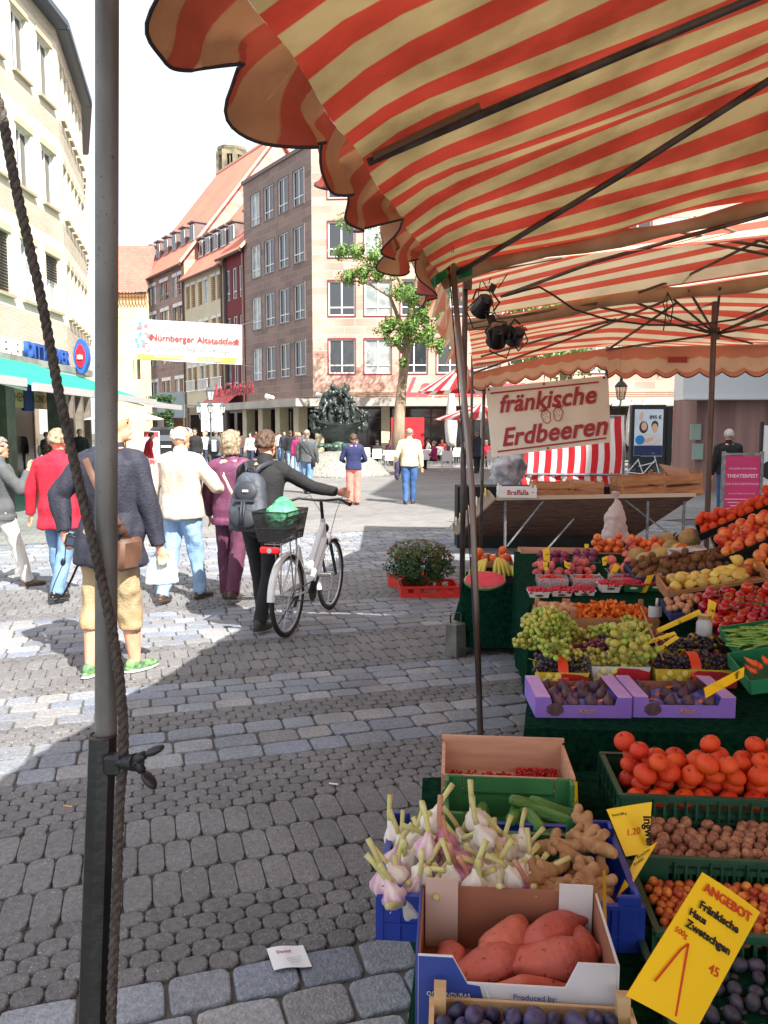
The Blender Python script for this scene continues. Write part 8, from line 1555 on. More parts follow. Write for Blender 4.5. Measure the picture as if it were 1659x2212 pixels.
def table_two():
 l0, l1 = PC(1122, 1556, 3.16), PC(1137, 1262, 5.15); zt = .575
 cloth_block('long main fruit table under dark green grass cloth', [(l0.x, l0.y - .12), (l0.x + 2.6, l0.y - .34), (l1.x + 2.6, l1.y - .5), (l1.x - .02, l1.y - .48)], [zt, zt, .60, .60], .0); a = PC(1142, 1322, 4.72); bz = .675
 cloth_block('raised rear step of the main fruit table covered in green cloth', [(a.x, a.y), (a.x + 1.25, a.y - .12), (a.x + 1.5, a.y + 1.2), (a.x + .12, a.y + 1.3)], [bz, bz, .80, .80], .1, flare=.01)
 vio = mat('fig_box_violet', s(150, 118, 208), s(138, 104, 196), rough=.4, scale=4); vip = mat('fig_box_pinkish', s(196, 160, 222), s(186, 146, 214), rough=.4, scale=20); brn = mat('fig_box_brown', s(150, 100, 78), rough=.8); blw = mat('fig_inlay', s(120, 132, 220), s(86, 92, 190), rough=.25, scale=16); fo = mat('orange_paper', s(240, 120, 40), rough=.5, trans=.2)
 for k, (x0, y0, x1, y1, lb) in enumerate(((1157, 1557, 1364, 1543, 'left violet cardboard fruit box filled with figs'), (1368, 1542, 1588, 1540, 'right violet cardboard fruit box filled with figs, price sign on it'))):
  A, B = PC(x0, y0, 3.14), PC(x1, y1, 3.13); A.z = B.z = zt + .003; L_ = (B - A).length; ux = (B - A).normalized(); uy = Vector((-ux.y, ux.x, 0)); W_ = .27; h = .062
  r = thing('fig_box', lb, 'cardboard box', A, (0, 0, math.atan2(ux.y, ux.x))); w = .055
  b = MB(); b.prism([(0, 0), (L_, 0), (L_, h + .022), (L_ - w, h + .022), (L_ - w - .01, h - .012), (w + .01, h - .012), (w, h + .022), (0, h + .022)], (0, 0, 0), (1, 0, 0), (0, 0, 1), .004); b.build('front_wall', vio, r)
  b = MB(); b.prism([(0, 0), (L_, 0), (L_, h + .022), (L_ - w, h + .022), (L_ - w - .01, h), (w + .01, h), (w, h + .022), (0, h + .022)], (0, W_, 0), (1, 0, 0), (0, 0, 1), .004); b.build('back_wall', brn, r)
  for x in (0, L_): b = MB(); b.box((x, W_ / 2, (h + .022) / 2), (.004, W_ - .005, h + .02)); b.build('side_wall', vio, r)
  for x in (w / 2, L_ - w / 2): b = MB(); b.box((x, W_ / 2, h + .022), (w, W_ + .004, .004)); b.build('top_flap', vip, r)
  b = MB(); b.grid(lambda u, v: Vector((.01 + (L_ - .02) * u, .01 + (W_ - .02) * v, .03 + .012 * math.sin(u * 25) * math.sin(v * 19))), 24, 18); b.build('blue_inlay', blw, r, True)
  b = MB(); b.prism([(.075 + .034 * math.cos(2 * PI * j / 16) * (1 + .1 * math.sin(3 * j)), .034 + .026 * math.sin(2 * PI * j / 16)) for j in range(16)], (0, -.0022, 0), (1, 0, 0), (0, 0, 1), .001); b.build('printed_fig', ME['fig'].materials[0], r)
  text('Xitun', .03, mat('print_gold', s(206, 160, 110)), r, face_M((L_ * .52, -.003, .028), (1, 0, 0), (0, 0, 1)), 'print', shear=.4)
  M = Matrix.Translation(A) @ rotz(math.atan2(ux.y, ux.x))
  for i in range(4):
   for j in range(3):
    if k == 1 and (i + j * 2) % 5 == 0: continue
    p = M @ Vector((.085 + (L_ - .17) * i / 3 + FR.uniform(-.01, .01), .045 + .09 * j, .052)); put('fig', ME['fig'], p, (FR.uniform(-.5, .5), FR.uniform(-.5, .5), FR.uniform(0, 6)), 'dark purple fig in the %s violet box' % ('left', 'right')[k], 'fig', 'figs in the %s violet box' % ('left', 'right')[k], scale=1.0)
  for i in range(4):
   b = MB(); b.grid(lambda u, v: Vector(((u - .5) * .07, .006 + .03 * v, .014 * math.sin(u * PI) * (1 - v * .3))), 6, 2); o = b.build('orange_paper', fo, r, True); o.location = (.09 + (L_ - .18) * i / 3, .03 + .085 * (i % 3), .047)
 price_sign('yellow price sign laid slanting over the right violet fig box', [(1608, 1440), (1606, 1462), (1524, 1508), (1520, 1486)], [3.2, 3.15, 3.05, 3.1], [('Feigen', .5, .82, .02, ink_b, .2, {}), ('/', .5, .3, .07, ink_b, 0, {})])
 by = mat('basket_yellow', s(222, 196, 70), s(206, 176, 56), rough=.5, scale=30); brd = mat('basket_red', s(190, 30, 40), s(160, 24, 34), rough=.4, scale=12); orh = mat('handle_orange', s(236, 78, 44), rough=.35, trans=.2); bw = mat('basket_white', s(206, 206, 206), rough=.6)
 rows = [(1162, 1272, 1453, 3.46, 'front left printed fruit basket with orange handle and black grapes', 'grapes_dark', 1), (1278, 1404, 1440, 3.50, 'front middle printed fruit basket with white card side', 'grapes_green1', 0), (1415, 1592, 1446, 3.48, 'front right wide printed fruit basket with red handle', 'grapes_dark', 1), (1180, 1300, 1418, 3.75, 'second row white card basket of red grapes, left', 'grapes_red', 0), (1305, 1420, 1408, 3.78, 'second row basket with orange handle, behind the big green bunch', 'grapes_dark', 1), (1425, 1590, 1402, 3.76, 'second row wide basket of amber grapes, right', 'grapes_amber', 0)]
 for k, (x0, x1, y, D, lb, kd, hd) in enumerate(rows):
  A, B = PC(x0, y, D), PC(x1, y, D); L_ = (B - A).length; h = A.z - zt; A.z = B.z = zt + .002; r = thing('fruit_basket', lb, 'basket', A, (0, 0, -.05)); W_ = .17; i = .014; b = MB()
  ring = lambda z, e: [(e, e, z), (L_ - e, e, z), (L_ - e, W_ - e, z), (e, W_ - e, z)]; b.loft([ring(0, i), ring(h, 0)], caps=False); b.add(ring(.004, i), [(0, 1, 2, 3)]); b.build('basket_body', [by, bw, by, bw, bw, by][k], r)
  b = MB(); q0 = L_ * (.35 if k != 2 else .42); b.prism([(q0, .01), (L_ * .98, .01), (L_ * .99, h * .75), (L_ * .8, h * .9), (q0 + .03, h * .95), (q0, h * .6)], (0, .0085 - .012, 0), (1, 0, 0), (0, .0, 1), .001); b.build('printed_fruit', brd, r)
  b = MB()
  for q in range(7): b.ell((.02 + q * L_ * .06, -.004, h * (.3 + .25 * (q % 3))), (.014, .002, .014), nu=8, nv=5)
  b.build('printed_grapes', mat('print_grape', s(224, 214, 110), rough=.5), r)
  if hd: b = MB(); b.grid(lambda u, v: Vector((L_ * .5 - .022 + .044 * u, -.006 + (W_ + .012) * v, h - .03 + .085 * math.sin(PI * v) ** .5)), 2, 14); b.grid(lambda u, v: Vector((L_ * .5 - .022 + .044 * u, -.008, h - .075 + .05 * v)), 2, 2); b.build('handle', orh, r, True)
  nb = 3 if L_ > .3 else 2
  for q in range(nb): put('grape_bunch', ME[kd], A + UX * (L_ * (q + .5) / nb) + UY * (W_ * .5) + ZZ * (h + .002), (FR.uniform(-.3, .3), .0, FR.uniform(-.4, .4) + PI * (q % 2)), {'grapes_dark': 'black grape bunch in a printed fruit basket', 'grapes_red': 'red grape bunch in a fruit basket', 'grapes_green1': 'pale green grape bunch in a fruit basket', 'grapes_amber': 'amber grape bunch in a fruit basket'}[kd], 'grapes', 'bunches in baskets, ' + kd[7:])
 bun = lambda kd, px, py, D, ro, lb, sc=1.0, grp=None: put('grape_bunch', ME[kd], PC(px, py, D), ro, lb, 'grapes', grp, scale=sc)
 bun('grapes_green1', 1352, 1408, 3.48, (.3, .9, 1.3), 'big green grape bunch hanging over the front of the middle baskets', 1.6); bun('grapes_green0', 1372, 1415, 3.5, (.3, .8, 1.7), 'second green grape bunch beside the big hanging one', 1.4)
 bun('grapes_green0', 1200, 1412, 3.55, (.1, .5, 1.2), 'green grape bunch over the front left basket', 1.1); bun('grapes_green1', 1235, 1418, 3.55, (.1, .3, .2), 'small green grape bunch with bare stalks over the front left basket', .9)
 for q in range(17): bun(FR.choice(['grapes_green0', 'grapes_green1']), 1140 + FR.uniform(0, 80), 1340 + FR.uniform(0, 52), 4.12 - FR.uniform(0, .25), (FR.uniform(-.5, .5), FR.uniform(-.2, .7), FR.uniform(0, 6.3)), 'green grape bunch in the big heap at the left corner of the fruit table', 1.1, 'green grapes, left corner heap')
 for q in range(15): bun(FR.choice(['grapes_green0', 'grapes_green1']), 1236 + q * 10.5 + FR.uniform(-4, 4), 1384 - q * 1.6 + FR.uniform(-8, 8), 4.0 + FR.uniform(-.08, .08), (FR.uniform(-.4, .4), FR.uniform(-.2, .4), FR.uniform(0, 6.3)), 'green grape bunch in the row in front of the orange mushrooms', 1.0, 'green grapes, row before the mushrooms')
 for q in range(14): bun('grapes_red', 1185 + q * 17 + FR.uniform(-6, 6), 1408 - (q > 8) * 12 + FR.uniform(-6, 5), 3.86 + FR.uniform(-.05, .05), (FR.uniform(-.4, .4), FR.uniform(-.2, .3), FR.uniform(0, 6.3)), 'dark red grape bunch in the row behind the baskets', 1.0, 'red grapes, row behind the baskets')
 for q in range(12): bun('grapes_dark', 1450 + q * 13 + FR.uniform(-6, 6), 1398 + FR.uniform(-9, 7) + (q > 6) * 12, 3.82 + FR.uniform(-.06, .06), (FR.uniform(-.4, .4), FR.uniform(-.2, .3), FR.uniform(0, 6.3)), 'black grape bunch in the row on the right below the tomatoes', 1.0, 'black grapes, right row')
 A = PC(1232, 1372, 4.35); A.z = .60; r = slat_crate('wooden crate of orange chanterelles with upright pegs', A + UX * .23 + UY * .17, (0, 0, -.06), .48, .32, .10, wood, 1)
 def chant(q, p): a = Euler((FR.uniform(-1, 1), FR.uniform(-1, 1), FR.uniform(0, 6))).to_matrix(); q.lathe([(.004, -.018), (.006, 0), (.012, .009), (.016, .012), (.008, .008)], 7, c=p, rot=a, fn=lambda v: Vector((v.x * 1.25, v.y * .8, v.z)))
 heap('chanterelles', 'heap of bright orange chanterelle mushrooms in the wooden crate', 'mushrooms', A + UX * .01 + UY * .02 + ZZ * .03, .46, .30, 520, .013, mat('chanterelle', s(236, 130, 36), s(224, 104, 30), rough=.5, scale=30), .12, sh=chant)
 A2 = PC(1172, 1372, 4.45); A2.z = .60; r = slat_crate('small wooden crate of pale brown mushrooms behind the green grapes', A2 + UX * .08 + UY * .1, (0, 0, -.06), .22, .26, .10, wood, 1); heap('brown_mushrooms', 'pale brown mushrooms heaped in the small wooden crate', 'mushrooms', A2 + ZZ * .06, .18, .2, 46, .026, mat('brown_mushroom', s(198, 150, 110), s(176, 122, 88), rough=.6, scale=20), .06)
 r = thing('plastic_scoop', 'white plastic scoop stuck upright in the chanterelle crate', 'scoop', PC(1418, 1322, 4.3)); b = MB(); b.grid(lambda u, v: Vector(((u - .5) * .075, .02 * (u * 2 - 1) ** 2, -.03 + .06 * v)), 8, 4); b.build('blade', bw, r, True); b = MB(); b.tube([(0, .0, .028), (0, -.004, .075)], .011, 8, ex=.5); b.build('grip', bw, r, True)
 bcol = {'rasp': mat('raspberry', s(196, 30, 60), s(168, 22, 48), rough=.4, scale=60), 'straw': mat('strawberry', s(222, 44, 36), s(200, 30, 34), rough=.3, scale=40)}
 def rasp(q, p): q.ell(p, (.0095, .0095, .011), Euler((FR.uniform(-1, 1), FR.uniform(-1, 1), 0)).to_matrix(), 9, 7, fn=lambda v: v * (1 + .14 * math.sin(v.x * 1400) * math.sin(v.y * 1400 + v.z * 900)))
 pw = mat('punnet_white', s(222, 220, 216), rough=.5); pg = mat('punnet_green', s(40, 120, 70), rough=.4); pc = mat('punnet_clear', s(205, 205, 210), rough=.15, alpha=.35)
 names = ['first from the left', 'second from the left', 'third from the left', 'fourth from the left', 'fifth, green', 'sixth, green']
 for k in range(6):
  x = 1142 + 49 * k + (8 if k > 2 else 0); y = 1303 - (k > 2) * 12 - k; A = PC(x, y, 4.86 + .02 * k); A.z = bz + .003 + (.03 if k > 2 else 0); L_ = .128; r = thing('berry_punnet', '%s raspberry punnet %s in the front row' % ('green' if k > 3 else 'white', names[k].replace(', green', '')), 'punnet', A, (0, 0, -.08 + .05 * (k % 2)), 'raspberry punnets in the front row'); h = .05
  b = MB(); i = .012; ring = lambda z, e: [(e, e, z), (L_ - e, e, z), (L_ - e, .11 - e, z), (e, .11 - e, z)]; b.loft([ring(0, i), ring(h, 0), ring(h, -.005), ring(h - .004, -.005)], caps=False); b.add(ring(.003, i), [(0, 1, 2, 3)]); b.build('punnet_body', pw if k < 4 else pg, r)
  b = MB(); b.ell((L_ * .5, .002, .026), (.026, .002, .008), Matrix.Rotation(.12, 3, 'X'), nu=10, nv=5); b.build('label', brown_st if k < 4 else pw, r); o = heap('raspberries', 'raspberries heaped in the %s punnet, %s in the front row' % ('green' if k > 3 else 'white', names[k].replace(', green', '')), 'berries', A + ZZ * .035, L_, .11, 85, .01, bcol['rasp'], .035, sh=rasp)
 for k, (x, D, kd, lb) in enumerate(((1162, 5.08, 'straw', 'left clear punnet of red strawberries behind the raspberries'), (1238, 5.08, 'straw', 'middle clear punnet of red strawberries behind the raspberries'), (1322, 5.1, 'rasp', 'clear covered punnet of dark raspberries, right of the strawberries'), (1385, 5.02, 'rasp', 'raised clear punnet of raspberries before the avocados'))):
  A = PC(x, 1262, D); A.z = bz + .045; r = tray(lb, A - ZZ * .02, UX, UY, .19, .14, .07, pc, 'berry_punnet', 'punnet'); heap('berries', lb.replace('punnet of', 'heap of').replace('clear', 'bright').replace('covered ', ''), 'berries', A + UX * .008 + UY * .008, .17, .12, 100 if kd == 'rasp' else 75, .0115, bcol[kd], .06, sh=rasp if kd == 'rasp' else None)
 gnc = mat('cup_green', s(30, 120, 80), rough=.5)
 for k, (x, y, D, L_, W_, kd, lb, cat, cr) in enumerate(((1150, 1246, 5.36, .30, .16, 'flat_peach', 'flat red peach in the tray behind the left strawberries', 'peach', pw), (1240, 1240, 5.36, .17, .16, 'flat_peach', 'flat peach standing in the white punnet, middle', 'peach', pw), (1316, 1236, 5.34, .17, .16, 'peach', 'peach in the grey paper punnet', 'peach', pc), (1158, 1216, 5.66, .25, .17, 'plum_round', 'round purple plum in the rear left basket', 'plum', gnc), (1236, 1212, 5.66, .2, .17, 'plum_round', 'round purple plum in the rear middle basket', 'plum', gnc), (1280, 1192, 5.92, .25, .17, 'nectarine', 'shiny orange red nectarine in the rear middle crate', 'nectarine', wood), (1355, 1188, 5.95, .32, .17, 'apricot', 'apricot in the rear slatted crate below the carrier bag', 'apricot', wood_p), (1345, 1206, 5.8, .3, .12, 'peach', 'pale red peach at the foot of the rear slatted crate', 'peach', pw))):
  A = PC(x, y + 16, D); zz = A.z + .0; tray(['shallow white tray of flat peaches', 'white punnet with upright flat peaches', 'grey see through punnet of peaches', 'green basket of round plums, left', 'green basket of round plums, middle', 'wooden crate of nectarines, rear middle', 'pale slatted crate of apricots, rear right', 'white tray of pale peaches'][k], A, UX, UY, L_, W_, .05, cr); rad = {'flat_peach': .033, 'peach': .034, 'plum_round': .029, 'nectarine': .032, 'apricot': .026}[kd]
  fill(kd, lb, cat, lb, A + UX * .005 + UY * .005 + ZZ * .02, UX, UY, L_ - .01, W_ - .01, rad, (1, .7, .25), heap=.05)
 t = tray('long red brown wooden crate behind the plum baskets', PC(1125, 1212, 5.95), UX, UY, .55, .25, .07, wood_r)
 A = PC(1378, 1252, 5.1); tray('white and green printed box of avocados with paper notices', A, UX, UY, .23, .16, .055, pw); [put('avocado', ME['avocado'], PC(x, y, D), (1.4, .3 * q, .4 * q), lb, 'avocado', None) for q, (x, y, D, lb) in enumerate(((1402, 1234, 5.18, 'dark green avocado at the left of the printed box'), (1425, 1231, 5.22, 'dark green avocado at the right of the printed box'), (1362, 1226, 5.3, 'dark avocado lying behind the notice card')))]
 for q, (x, y, D, lb) in enumerate(((1395, 1215, 5.5, 'ribbed melon in front of the others, lowest left'), (1425, 1202, 5.65, 'ribbed melon between the lowest and the papaya'), (1452, 1188, 5.8, 'ribbed melon nearest the papaya half'), (1378, 1204, 5.8, 'greenish melon behind the front melon'), (1490, 1164, 6.0, 'round yellow brown melon behind the papaya half'), (1440, 1172, 6.1, 'melon at the back beside the pineapple'))): put('melon', ME['melon'], PC(x, y, D), (.4 * q, .5, .8 * q), lb, 'melon', None, scale=1.0 + .08 * (q == 4))
 pa = thing('papaya_half', 'cut papaya half with bright orange flesh facing the camera', 'papaya', PC(1471, 1190, 5.6), (-.25, 0, .15)); b = MB(); b.ell((0, .03, 0), (.066, .075, .058), nu=20, nv=12); b.build('rind', ME['melon'].materials[0], pa, True); b = MB(); b.cyl((0, -.022, 0), (0, -.026, 0), .055, .054, 24); b.build('flesh', mat('papaya_flesh', s(240, 112, 30), s(244, 134, 48), rough=.4, scale=16), pa, True, 40); b = MB(); b.ell((0, -.027, 0), (.014, .003, .012), nu=14, nv=6); b.build('seed_hollow', mat('papaya_core', s(206, 80, 26)), pa, True)
 for q, (x, y, D, lb) in enumerate(((1390, 1180, 6.1, 'pineapple lying left with grey green leaves'), (1440, 1170, 6.2, 'pineapple at the back with reddish skin'))):
  pi = thing('pineapple', lb, 'pineapple', PC(x, y, D), (1.3, 0, 1.3 - q)); b = MB(); b.ell((0, 0, 0), (.05, .05, .085), nu=20, nv=16, fn=lambda v: v * (1 + .1 * math.sin(v.z * 160 + math.atan2(v.y, v.x) * 5) * math.sin(v.z * 160 - math.atan2(v.y, v.x) * 5))); b.build('fruit_body', mat('pineapple_skin', s(150, 92, 60), s(110, 70, 48), rough=.7, scale=50), pi, True); b = MB()
  for k in range(22): a = k * 2.4; rr_ = .012 + .0008 * k; b.add([(rr_ * math.cos(a) - .008 * math.sin(a), rr_ * math.sin(a) + .008 * math.cos(a), .075), (rr_ * math.cos(a) + .008 * math.sin(a), rr_ * math.sin(a) - .008 * math.cos(a), .075), (.07 * math.cos(a), .07 * math.sin(a), .15 + .02 * math.sin(k))], [(0, 1, 2)])
  b.build('leaves', mat('pineapple_leaf', s(110, 124, 88), rough=.6), pi)
 O_ = PC(1352, 1262, 5.2)
 for q, (x, y, D, lb) in enumerate(((1468, 1226, 5.3, 'white netted fruit box, lower of the two beside the papaya'), (1475, 1208, 5.45, 'white netted fruit box, upper of the two beside the papaya'))):
  A = PC(x - 20, y + 6, D); tray(lb, A, (1, -.1, .12), (.1, 1, .1), .24, .15, .05, bw); nb = MB()
  for k in range(13): nb.cyl(A + Vector((.24 * k / 12, 0, .055 + .028 * k / 12)), A + Vector((.24 * ((k + 5) % 13) / 12, .15, .07 + .028 * ((k + 5) % 13) / 12)), .0025, n=4); nb.cyl(A + Vector((.24 * k / 12, .15, .072 + .028 * k / 12)), A + Vector((.24 * ((k + 5) % 13) / 12, 0, .055 + .028 * ((k + 5) % 13) / 12)), .0025, n=4)
  tag(nb.build('white_net', bw), lb.replace('netted fruit box', 'diamond net stretched over the box'), 'net')
 kx = Vector((.97, -.1, .17)).normalized(); ky = Vector((.12, .98, .16)).normalized(); bl2 = mat('liner_blue', s(40, 56, 110), rough=.6)
 A = PC(1375, 1262, 5.0); tray('dark blue lined tray of kiwis behind the pear crate', A, kx, ky, .66, .32, .04, bl2); fill('kiwi', 'brown fuzzy kiwi in the tray behind the pear crate', 'kiwi', 'kiwis', A + ZZ * .012, kx, ky, .66, .3, .026, (1, .3), jit=.3)
 A = PC(1446, 1302, 4.45); sc = thing('wooden_crate', 'tilted wooden crate of yellow pears with thick front board', 'crate', A, Matrix((kx, ky, kx.cross(ky))).transposed().to_euler()); Lc, Wc = .56, .26
 for nm, c, sz in (('front_board', (Lc / 2, 0, .035), (Lc, .01, .06)), ('rear_board', (Lc / 2, Wc, .03), (Lc, .01, .055)), ('end_board', (0, Wc / 2, .04), (.012, Wc, .075)), ('end_board', (Lc, Wc / 2, .04), (.012, Wc, .075)), ('corner_post', (.016, .016, .03), (.024, .024, .11)), ('corner_post', (Lc - .016, .016, .03), (.024, .024, .11)), ('corner_post', (.016, Wc - .016, .03), (.024, .024, .11)), ('base', (Lc / 2, Wc / 2, .004), (Lc - .02, Wc - .02, .006))): b = MB(); b.box(c, sz); b.build(nm, wood, sc)
 fill('pear', 'yellow green pear in the tilted wooden crate', 'pear', 'pears', A + kx * .02 + ky * .02 + ZZ * .03, kx, ky, Lc - .12, Wc - .05, .034, (1, .5), rot=lambda: (1.4, FR.uniform(-.4, .4), FR.uniform(0, 6.3)))
 A = PC(1452, 1346, 4.15); tray('dark tray of brown mushrooms in cups left of the tomatoes', A, kx, ky, .22, .22, .05, bl2); heap('brown_mushrooms', 'small brown mushrooms in cups left of the tomatoes', 'mushrooms', A + ZZ * .03, .2, .2, 26, .02, MATS['brown_mushroom'], .04, kx, ky)
 A = PC(1560, 1412, 3.70); tray('black tilted tray filled with vine tomatoes', A, kx, ky, .62, .66, .045, mat('tray_black', s(28, 30, 32), rough=.4)); fill('tomato', 'glossy red vine tomato in the black tilted tray', 'tomato', 'vine tomatoes', A + ZZ * .01 + kx * .02, kx, ky, .6, .62, .0285, (1, .4), jit=.3)
 b = MB()
 for k in range(26): p = A + kx * FR.uniform(.05, .58) + ky * FR.uniform(.05, .6) + ZZ * .13; q = p + Vector((FR.uniform(-.06, .06), FR.uniform(-.06, .06), FR.uniform(-.01, .02))); b.tube([p, p.lerp(q, .5) + ZZ * .012, q], .0028, 5); [b.tube([q, q + Vector((.014 * math.cos(a), .014 * math.sin(a), .004))], .002, 4) for a in (0, 1.3, 2.6, 3.9, 5.1)]
 tag(b.build('tomato_vines', green_d, None), 'green tomato vines lying over the red tomatoes', 'vines', kind='stuff')
 r = thing('glass_jar', 'glass jar with gold lid standing between the grapes and tomatoes', 'jar', PC(1520, 1372, 3.75)); b = MB(); b.lathe([(.03, -.0), (.036, .01), (.036, .06), (.026, .075), (.026, .082)], 20); b.build('jar_body', mat('jar_glass', s(210, 214, 216), rough=.08, alpha=.6), r, True); b = MB(); b.cyl((0, 0, .082), (0, 0, .097), .03, n=20); b.build('lid', mat('jar_gold', s(190, 160, 90), rough=.3, metal=.7), r, True, 40)
 A = PC(1600, 1428, 3.45); tray('green tray of green beans right of the black grapes', A, kx, ky, .4, .26, .05, gnc); heap('green_beans', 'long green beans piled in the green tray', 'beans', A + ZZ * .03, .36, .22, 130, .008, mat('bean_green', s(142, 178, 86), s(116, 156, 66), rough=.5, scale=20), .05, kx, ky, sh=lambda q, p: q.tube([p + Vector((-.05, FR.uniform(-.03, .03), 0)), p, p + Vector((.05, FR.uniform(-.03, .03), FR.uniform(-.01, .02)))], [.003, .006, .003], 5))
 A = PC(1622, 1500, 3.2); tray('green and blue tray of carrots at the right edge', A, kx, ky, .3, .26, .06, gnc); cm = mat('carrot', s(226, 92, 40), s(210, 78, 36), rough=.5, scale=20)
 for k in range(9): b = MB(); b.tube([(-.09, 0, 0), (-.08, 0, 0), (0, .004, 0), (.09, 0, 0)], [.004, .013, .01, .002], 9); o = b.build('carrot', cm, None, True); o.location = A + kx * (.03 + .03 * (k % 8)) + ky * .12 + ZZ * (.05 + .015 * (k % 3)); o.rotation_euler = (0, .1, 1.2 + FR.uniform(-.3, .3)); tag(o, 'orange carrot lying in the tray at the right edge', 'carrot', 'carrots')
 sx = Vector((.80, -.30, .44)).normalized(); sy = Vector((.20, .93, .12)); sy = (sy - sx * sy.dot(sx)).normalized(); tb = MATS['tray_black']
 for x, y, D, W_, kd, rad, lb, tl in ((1515, 1168, 5.75, .26, 'tangerine', .0335, 'tangerine in the uppermost steep black tray at the right edge', 'uppermost steep black tray of tangerines beside the centre post'), (1548, 1192, 5.35, .2, 'orange', .036, 'orange in the second steep black tray at the right edge', 'second steep black tray with a row of oranges'), (1562, 1222, 4.95, .34, 'apple', .037, 'red apple in the steep black tray at the right edge', 'steep black tray of red apples'), (1604, 1268, 4.6, .2, 'yellow_apple', .036, 'yellow red apple in the lowest steep tray above the pears', 'lowest steep black tray of yellow apples above the pears')):
  A = PC(x, y, D); tray(tl, A, sx, sy, 1.0, W_, .05, tb); fill(kd, lb, kd.replace('yellow_', ''), lb, A + sx * .02 + sy * .01 + sx.cross(sy) * .02, sx, sy, .95, W_ - .02, rad * .97, (1, .18), heap=.01)
 r = cloth_block('sloping cloth covered back block carrying the steep trays on the right', [(.0 + PC(1560, 1290, 4.5).x, 4.25), (3.3, 3.9), (3.6, 6.0), (PC(1530, 1200, 5.9).x, 6.0)], [.62, 1.2, 1.3, .72], .05, flare=.0)
 cloth_block('cloth covered support below the tomato tray on the right', [(PC(1500, 1410, 3.8).x, 3.62), (2.9, 3.4), (3.0, 4.2), (PC(1450, 1300, 4.4).x, 4.25)], [.58, .75, .78, .66], .05, flare=.0)
 for pts, D, lb in (([(1172, 1188), (1186, 1180), (1188, 1216), (1174, 1210)], 5.6, 'yellow price card standing over the left plum basket'), ([(1172, 1214), (1183, 1214), (1184, 1232), (1176, 1232)], 5.3, 'tiny yellow tag on the flat peaches at the left'), ([(1218, 1210), (1232, 1218), (1230, 1230), (1220, 1224)], 5.3, 'tiny yellow tag between the two plum baskets'), ([(1262, 1175), (1272, 1175), (1270, 1196), (1264, 1196)], 5.8, 'narrow yellow card above the nectarines'), ([(1300, 1205), (1312, 1200), (1310, 1220), (1302, 1222)], 5.35, 'small yellow card beside the clear peach punnet'), ([(1328, 1216), (1340, 1224), (1318, 1256), (1312, 1250)], 5.25, 'slanting yellow card left of the avocados'), ([(1366, 1180), (1374, 1178), (1374, 1212), (1368, 1212)], 5.9, 'upright yellow card below the carrier bag'), ([(1388, 1206), (1400, 1206), (1408, 1242), (1396, 1244)], 5.35, 'upright yellow card in front of the melons'), ([(1398, 1244), (1414, 1240), (1392, 1288), (1380, 1284)], 4.95, 'slanting yellow card over the green raspberry punnets'), ([(1578, 1178), (1590, 1176), (1594, 1216), (1584, 1218)], 4.95, 'upright yellow card at the red apple tray'), ([(1604, 1226), (1618, 1232), (1582, 1272), (1576, 1264)], 4.6, 'slanting yellow card on the corner of the pear crate'), ([(1530, 1294), (1548, 1302), (1540, 1342), (1526, 1336)], 3.95, 'yellow card numbered beside the tomatoes'), ([(1510, 1316), (1516, 1326), (1422, 1368), (1418, 1358)], 3.85, 'long yellow card slanting up over the glass jar'), ([(1456, 1364), (1462, 1370), (1384, 1398), (1378, 1390)], 3.7, 'long yellow card lying over the black grapes'), ([(1460, 1372), (1468, 1378), (1408, 1418), (1402, 1412)], 3.66, 'lowest long yellow card over the red grapes')): price_sign(lb, pts, D, [('1.98', .5, .5, .016, ink_b, .2, {})])
 t = MB(); t.tube([PC(1384, 1310, 4.1), PC(1432, 1425, 3.5)], .0045, 6); tag(t.build('wooden_stick', wood), 'thin wooden stick leaning over the grapes in the middle of the table', 'stick')
 g0 = G(985, 1345, .05); cloth_block('low banana table under dark green cloth at the far left end of the stall', [(PC(1003, 1268, 6.1).x, 6.0), (2.0, 5.85), (2.1, 6.45), (PC(1003, 1268, 6.1).x + .08, 6.6)], .53, .06, flare=.07)
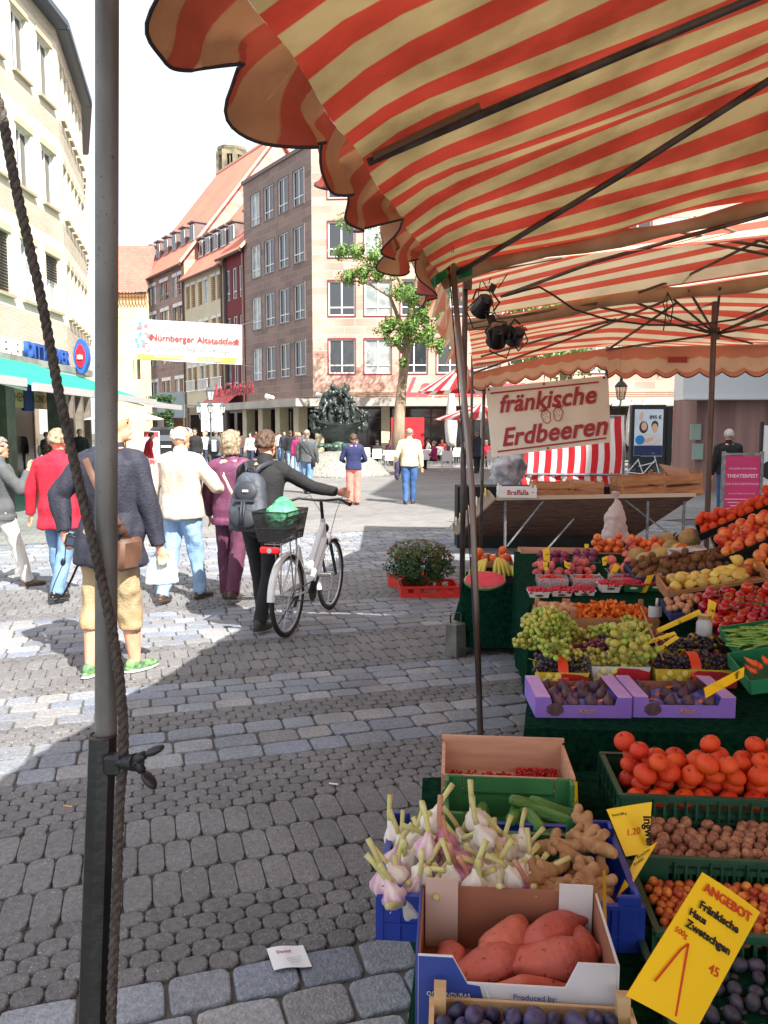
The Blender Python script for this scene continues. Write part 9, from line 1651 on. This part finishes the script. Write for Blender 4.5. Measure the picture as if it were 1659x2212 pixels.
 A = Vector((PC(1022, 1262, 6.0).x, 6.02, .535)); tray('flat dark crate of bananas on the low table', A, UX, UY, .55, .36, .07, MATS['tray_black']); A2 = A + UY * .38 + ZZ * .0; tray('wooden crate of orange fruits behind the bananas', A2, UX, UY, .34, .2, .12, wood); fill('orange', 'orange fruit in the crate behind the bananas', 'orange', 'oranges behind the bananas', A2 + ZZ * .09, UX, UY, .34, .19, .038, (1, .5))
 bm_ = mat('banana_yellow', s(218, 196, 84), s(196, 182, 76), rough=.45, scale=12)
 def banana_bunch(c, rz, n, lb, m=bm_, tilt=0):
  r = thing('banana_bunch', lb, 'bananas', c, (tilt, 0, rz))
  for k in range(n): a = (k - (n - 1) / 2) * .28; b = MB(); q = Matrix.Rotation(a, 3, 'Z'); b.tube([q @ Vector(v) for v in ((.0, .0, .085), (.012, 0, .075), (.055, 0, .06), (.1, 0, .025), (.13, 0, -.02), (.142, 0, -.05), (.144, 0, -.058))], [.006, .008, .015, .0175, .0155, .008, .004], 8); b.build('banana', m, r, True)
  b = MB(); b.cyl((0, 0, .08), (-.012, 0, .115), .012, .01, 8); b.build('crown', brown_st, r)
 banana_bunch(A + UX * .12 + UY * .1 + ZZ * .1, -2.5, 5, 'yellow banana bunch behind the watermelon half'); banana_bunch(A + UX * .2 + UY * .12 + ZZ * .11, -1.3, 5, 'yellow banana bunch in the middle of the flat crate'); banana_bunch(A + UX * .3 + UY * .05 + ZZ * .06, -1.0, 4, 'green yellow banana bunch lying low in front', mat('banana_green', s(150, 176, 70), s(172, 180, 76), rough=.45, scale=12)); banana_bunch(A + UX * .42 + UY * .14 + ZZ * .10, -2.0, 4, 'banana bunch at the right side standing upright', tilt=.3)
 w = thing('watermelon_half', 'halved watermelon with red cut face at the left of the bananas', 'watermelon', PC(1048, 1252, 5.75), (.8, 0, .1)); b = MB(); b.ell((0, .0, -.012), (.155, .075, .07), nu=28, nv=14, fn=lambda v: Vector((v.x, v.y, min(v.z, .012)))); b.build('rind', mat('melon_rind', s(60, 100, 60), s(190, 200, 150), rough=.4, scale=9), w, True, 50); b = MB(); b.loft([[Vector((.145 * k * math.cos(2 * PI * j / 28), .066 * k * math.sin(2 * PI * j / 28), z)) for j in range(28)] for z, k in ((0, 1), (.006, .99))]); b.build('flesh', mat('melon_flesh', s(220, 62, 84), s(228, 84, 100), rough=.35, scale=20), w)
table_two()
